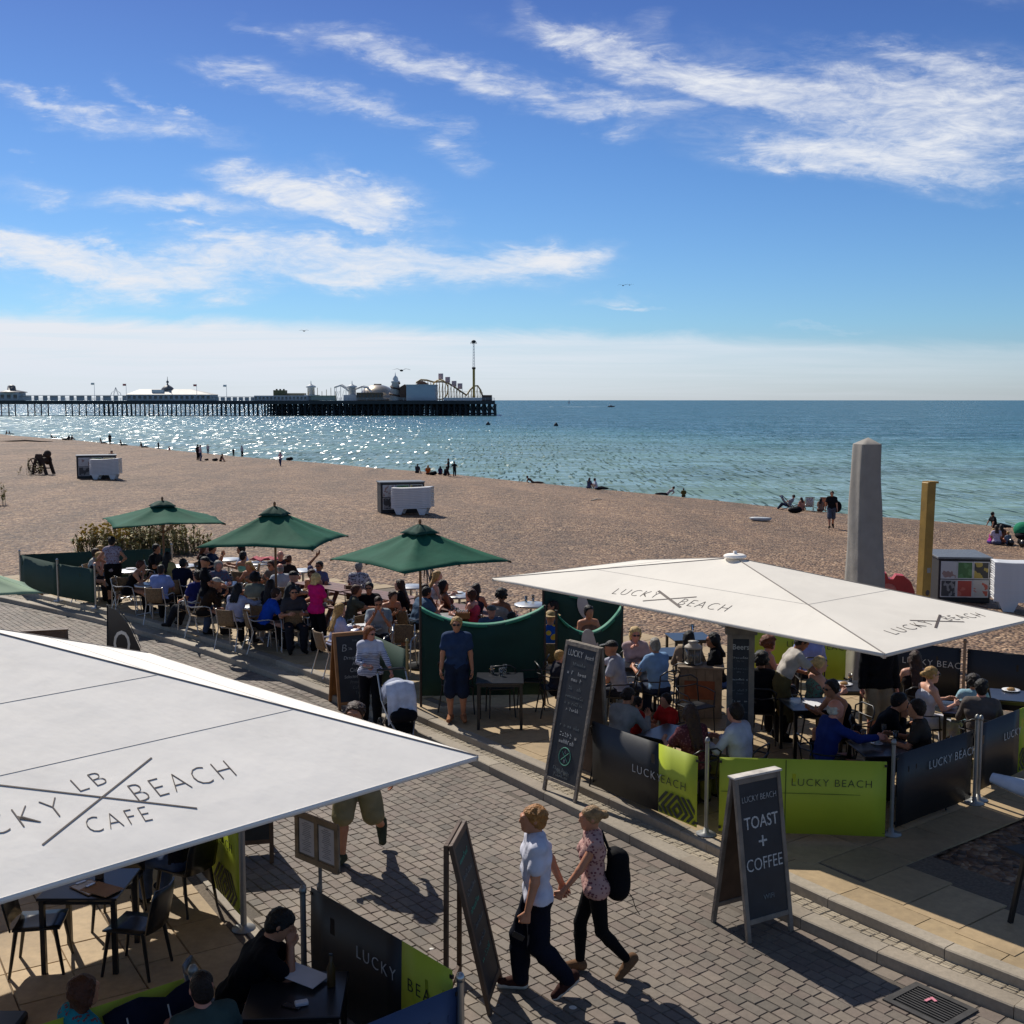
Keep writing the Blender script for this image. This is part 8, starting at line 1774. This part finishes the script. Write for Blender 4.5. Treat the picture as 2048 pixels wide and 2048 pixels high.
# ------------------------------------------------------------------ people on the shingle
BEACH = [   # label, foot pixel, pose, heading, skin, top, bottom, hair, female, height
 ('seated figure in dark clothes, first of the pair at far left shoreline', 12, 869, 'ground_knees', 60, 'tan', '#1b1b20', '#1b1b20', 'dark', 0, 1), ('seated figure in dark clothes, second of the pair at far left shoreline', 20, 869, 'ground_legs', 70, 'tan', '#202026', '#202026', 'dark', 0, 1),
 ('lone seated figure at the shoreline below the glazed shelters', 104, 876, 'ground_legs', 60, 'tan', '#1c1c22', '#1c1c22', 'dark', 0, 1), ('lying dark figure left of a seated pair by the shoreline', 131, 880, 'lie_back', 90, 'tan', '#26242a', '#26242a', 'dark', 0, 1),
 ('seated figure left of a close pair under the metal crown', 137, 880, 'ground_knees', 20, 'tan', '#201d22', '#201d22', 'dark', 0, 1), ('seated figure right of a close pair under the metal crown', 143, 880, 'ground_knees', 40, 'tan', '#2a2422', '#1b1b20', 'brown', 1, 1),
 ('bare backed figure sitting left of the standing one', 203, 887, 'ground_legs', 70, 'tan', '#a57a60', '#1b1b20', 'brown', 1, 1), ('lone standing figure in black against the glitter', 220, 889, 'stand', 0, 'tan', '#17171b', '#17171b', 'dark', 0, 1),
 ('seated figure in black right of lone standing one', 243, 891, 'ground_legs', 75, 'tan', '#18181d', '#18181d', 'dark', 0, 1), ('seated figure in dark red leaning back by the sea', 284, 895, 'ground_legs', 80, 'tan', '#4a2422', '#3a3030', 'dark', 0, 1),
 ('small child standing at the shore in dark top', 317, 898, 'stand', 20, 'tan', '#23232b', '#23232b', 'dark', 0, .62), ('small child crouching at the shore in pink', 338, 901, 'ground_knees', 10, 'pink', '#b06a74', '#8a5a60', 'blond', 1, .7),
 ('tall standing figure in black beside person in pale shirt', 396, 921, 'stand', 20, 'tan', '#15161b', '#15161b', 'dark', 0, 1.04), ('standing person in pale pink shirt and jeans by the sea', 401, 922, 'stand_relaxed', 60, 'pink', '#c9b2b4', '#2f4162', 'dark', 0, 1.02),
 ('child in pale top standing near the water', 416, 908, 'stand', 0, 'pink', '#b9b6bb', '#5a5a6b', 'blond', 0, .75), ('person in black sitting cross legged beside dark bags', 441, 923, 'ground_lean', 90, 'tan', '#15151a', '#202024', 'dark', 0, 1),
 ('small dark figure at the waterline right of cross legged person', 467, 913, 'stand', 0, 'tan', '#1a1a20', '#1a1a20', 'dark', 0, .6), ('small standing figure in white top at the waterline', 484, 914, 'stand', 30, 'pink', '#bcbcc2', '#26262e', 'dark', 0, .85),
 ('child in pink and white top walking up the beach', 561, 933, 'walk_left', 190, 'pink', '#c9a5ad', '#39415c', 'brown', 1, .88),
 ('seated figure in grey at left of the family group', 834, 946, 'ground_knees', 20, 'tan', '#3a3d42', '#26262c', 'dark', 0, 1), ('seated figure in orange top in the family group', 856, 949, 'ground_knees', 0, 'pink', '#c25a1f', '#2a2a30', 'blond', 1, 1),
 ('seated figure in purple in the family group', 880, 949, 'ground_knees', 10, 'tan', '#3c2c4c', '#26262c', 'dark', 1, .9), ('seated figure in black right of purple in the family group', 890, 951, 'ground_lean', 40, 'tan', '#18181e', '#18181e', 'dark', 0, 1),
 ('standing teenager bending over the family group', 897, 952, 'hold', 270, 'tan', '#201e22', '#201e22', 'dark', 0, .95), ('standing child with arms out at right of family group', 909, 953, 'akimbo', 10, 'tan', '#1b1b20', '#1b1b20', 'dark', 0, .8),
 ('figure lying on shingle at the crest, left of seated couple', 1066, 967, 'lie_prop', 90, 'tan', '#5b4438', '#5b4438', 'dark', 1, 1), ('long brown haired half of a couple sitting on crest', 1177, 977, 'ground_knees', 40, 'tan', '#4a5268', '#3d4860', 'brown', 1, 1), ('white shirted half of a couple sitting on crest', 1193, 979, 'ground_legs', 80, 'tan', '#c7c7cf', '#17171d', 'dark', 0, 1.05),
 ('figure in pale top lying beside a small child on crest', 1334, 990, 'lie_prop', -80, 'tan', '#a9a2a2', '#1a1a20', 'dark', 1, 1), ('small child in dark yellow top sitting on crest', 1367, 994, 'ground_knees', 10, 'tan', '#5e5228', '#2a2420', 'dark', 0, .75),
 ('bare shouldered person sitting left of the pale blue deckchair', 1606, 1021, 'ground_lean', -20, 'pink', '#a87868', '#a87868', 'brown', 1, 1), ('long haired person sitting left of the salmon deckchair', 1640, 1023, 'ground_knees', 30, 'tan', '#8a6a58', '#6b4f42', 'dark', 1, 1),
 ('lone figure in black sitting at far right crest', 1989, 1056, 'ground_legs', 80, 'tan', '#16161b', '#1b1b20', 'dark', 0, 1), ('child in magenta top kneeling in the right family group', 1980, 1087, 'ground_lean', 70, 'pink', '#b0368a', '#6a4a9a', 'blond', 1, .8), ('person in pale lilac top in the right family group', 1993, 1089, 'ground_knees', 10, 'tan', '#b9adbd', '#5a5a6b', 'brown', 1, 1), ('dark haired person right of lilac top in family group', 2002, 1087, 'ground_knees', 20, 'tan', '#6d4638', '#33363f', 'dark', 1, 1), ('toddler in grey top and cap near the green buggy', 2018, 1090, 'ground_knees', -20, 'pink', '#6f7c8c', '#3f4a5c', 'blond', 0, .7),
]
GS = 'people along the shingle'
def small(label, loc, pose, face, skin, top, bot, hair, fem, h):
    person(label, loc, face, pose, skin, ('tee', top, 'plain'), ('trousers', bot, 'plain'), ('longhair' if fem else 'short', hair), None, GS, 'far', h, bool(fem))
for (l, x, y, po, fa, sk, tp, bt, hr, fem, h) in BEACH: small(l, beach_at(x, y), po, fa, sk, tp, bt, hr, fem, h)
cab = beach_at(196, 952); small('attendant in black tank leaning over grey cabinet by the winch', cab + Vector((-.3, 3.6, 0)), 'bend', 150, 'tan', '#191518', '#191518', 'dark', 0, 1.05)
p = beach_at(1577, 1020) + Vector((.0, -.02, 0)); small('person lying back in the blue deckchair', p, 'deckchair', -60 + 0, 'tan', '#8a8f98', '#2a3446', 'dark', 0, 1)
pw_ = beach_at(1662, 1057); person('person in black tee and grey shorts walking up the beach with shoulder bag', pw_, 195, 'walk_right', 'tan', ('tee', '#17181d', 'plain'), ('shorts', '#4a5260', 'plain'), ('short', 'dark'), '#1a1716', GS, 'mid', 1.12)
t = thing('shoulder_bag', 'black shoulder bag carried by the walker on the beach', 'bag', pw_ + Vector((.30, .05, 1.12))); MB().ell((0, 0, 0), (.24, .12, .30), 10, 8).build('bag_body', cloth('#0e0e12'), t); MB().tube([(-.1, 0, .25), (-.25, .02, .50), (-.1, .05, .28)], .02, 5).build('strap', cloth('#0e0e12'), t)
for x, y, s, l in ((413, 921, .30, 'dark bag on the shingle left of person cross legged'), (430, 922, .42, 'larger dark bag touching cross legged person'), (866, 950, .5, 'dark bags heaped in the family group'), (579, 921, .55, 'dark bundle on the shingle beside the walking child'), (1590, 1026, .55, 'dark rucksack before the blue deckchair')):
    v, f = nets([('e', V3(0, 0, .2), (.5, .3, .22), np.eye(3), .05), ('e', V3(.2, .05, .33), (.22, .2, .16), np.eye(3), .08)], .06); me = to_mesh('rucksack', [(v * s * 1.6, f)]); me.materials.clear(); tag(obj('rucksack', me, cloth('#121216'), None, beach_at(x, y)), l, 'bag', 'bags left on the shingle')
p = beach_at(2044, 1092); t = thing('buggy', 'green buggy at the right edge beside the family group', 'buggy', p, R(30)); MB().ell((0, 0, .75), (.34, .45, .38), 10, 8).build('hood', cloth('#1f7a58'), t); MB().ell((-.1, -.1, .5), (.3, .4, .2), 10, 8).build('seat', cloth('#15151a'), t)
for x, y in ((-.4, -.3), (.3, -.3), (-.4, .3), (.3, .3)): MB().lathe([(.0, -.03), (.16, -.03), (.16, .03), (0, .03)], n=12).build('wheel', M_BLKP, t, (x, y, .16)).rotation_euler = (R(90), 0, R(90))
# towels and bright things heaped on the furthest pub table, bicycle
p = at(533, 1122, TER + .76); B = MB(); B.grid([[(-.4 + u * .1, -.25 + v * .08, .05 + .05 * math.sin(u * 1.7) * math.cos(v * 1.3) + .02 * random.random()) for v in range(7)] for u in range(9)], thick=.02); tag(B.build('towel', cloth('#b05a64', 'floral'), None, p), 'crumpled pink and white towel on the back table', 'towel')
def bicycle(p, rz):
    t = thing('bicycle', 'bicycle with red handlebar light parked behind right parasol', 'bicycle', p, rz); r = .33; M_R = mat('bike_frame', (.03, .03, .035), .35)
    for y in (-.52, .52):
        w = MB().tube([(0, y + r * math.cos(a), r + r * math.sin(a)) for a in [k * math.pi / 12 for k in range(25)]], .018, 7).build('wheel', mat('rubber', (.012, .012, .012), .8), t); s = MB()
        for k in range(8): a = k * math.pi / 4; s.bar((0, y, r), (0, y + r * math.cos(a), r + r * math.sin(a)), .004)
        s.build('spokes', M_ALU, w)
    B = MB(); A, Bq, Cq, D, E = (0, -.52, r), (0, -.08, .30), (0, -.22, .80), (0, .36, .78), (0, .52, r)
    for a, b in ((A, Bq), (A, Cq), (Bq, Cq), (Bq, D), (Cq, D), (D, E)): B.tube([a, b], .018, 7)
    B.tube([(0, .36, .78), (0, .33, 1.0)], .016, 6); B.build('frame', M_R, t); MB().tube([(-.25, .28, 1.0), (-.1, .36, 1.02), (.1, .36, 1.02), (.25, .28, 1.0)], .014, 6).build('handlebar', M_BLKP, t); MB().ell((0, -.24, .86), (.07, .13, .035), 9, 6).build('saddle', M_BLKP, t); MB().ell((0, .38, 1.08), (.03, .03, .04), 8, 6).build('light', mat('red_lens', (.5, .03, .02), .3), t)
bicycle(at(846, 1215, TER) + Vector((0, 2.2, 0)), R(20))
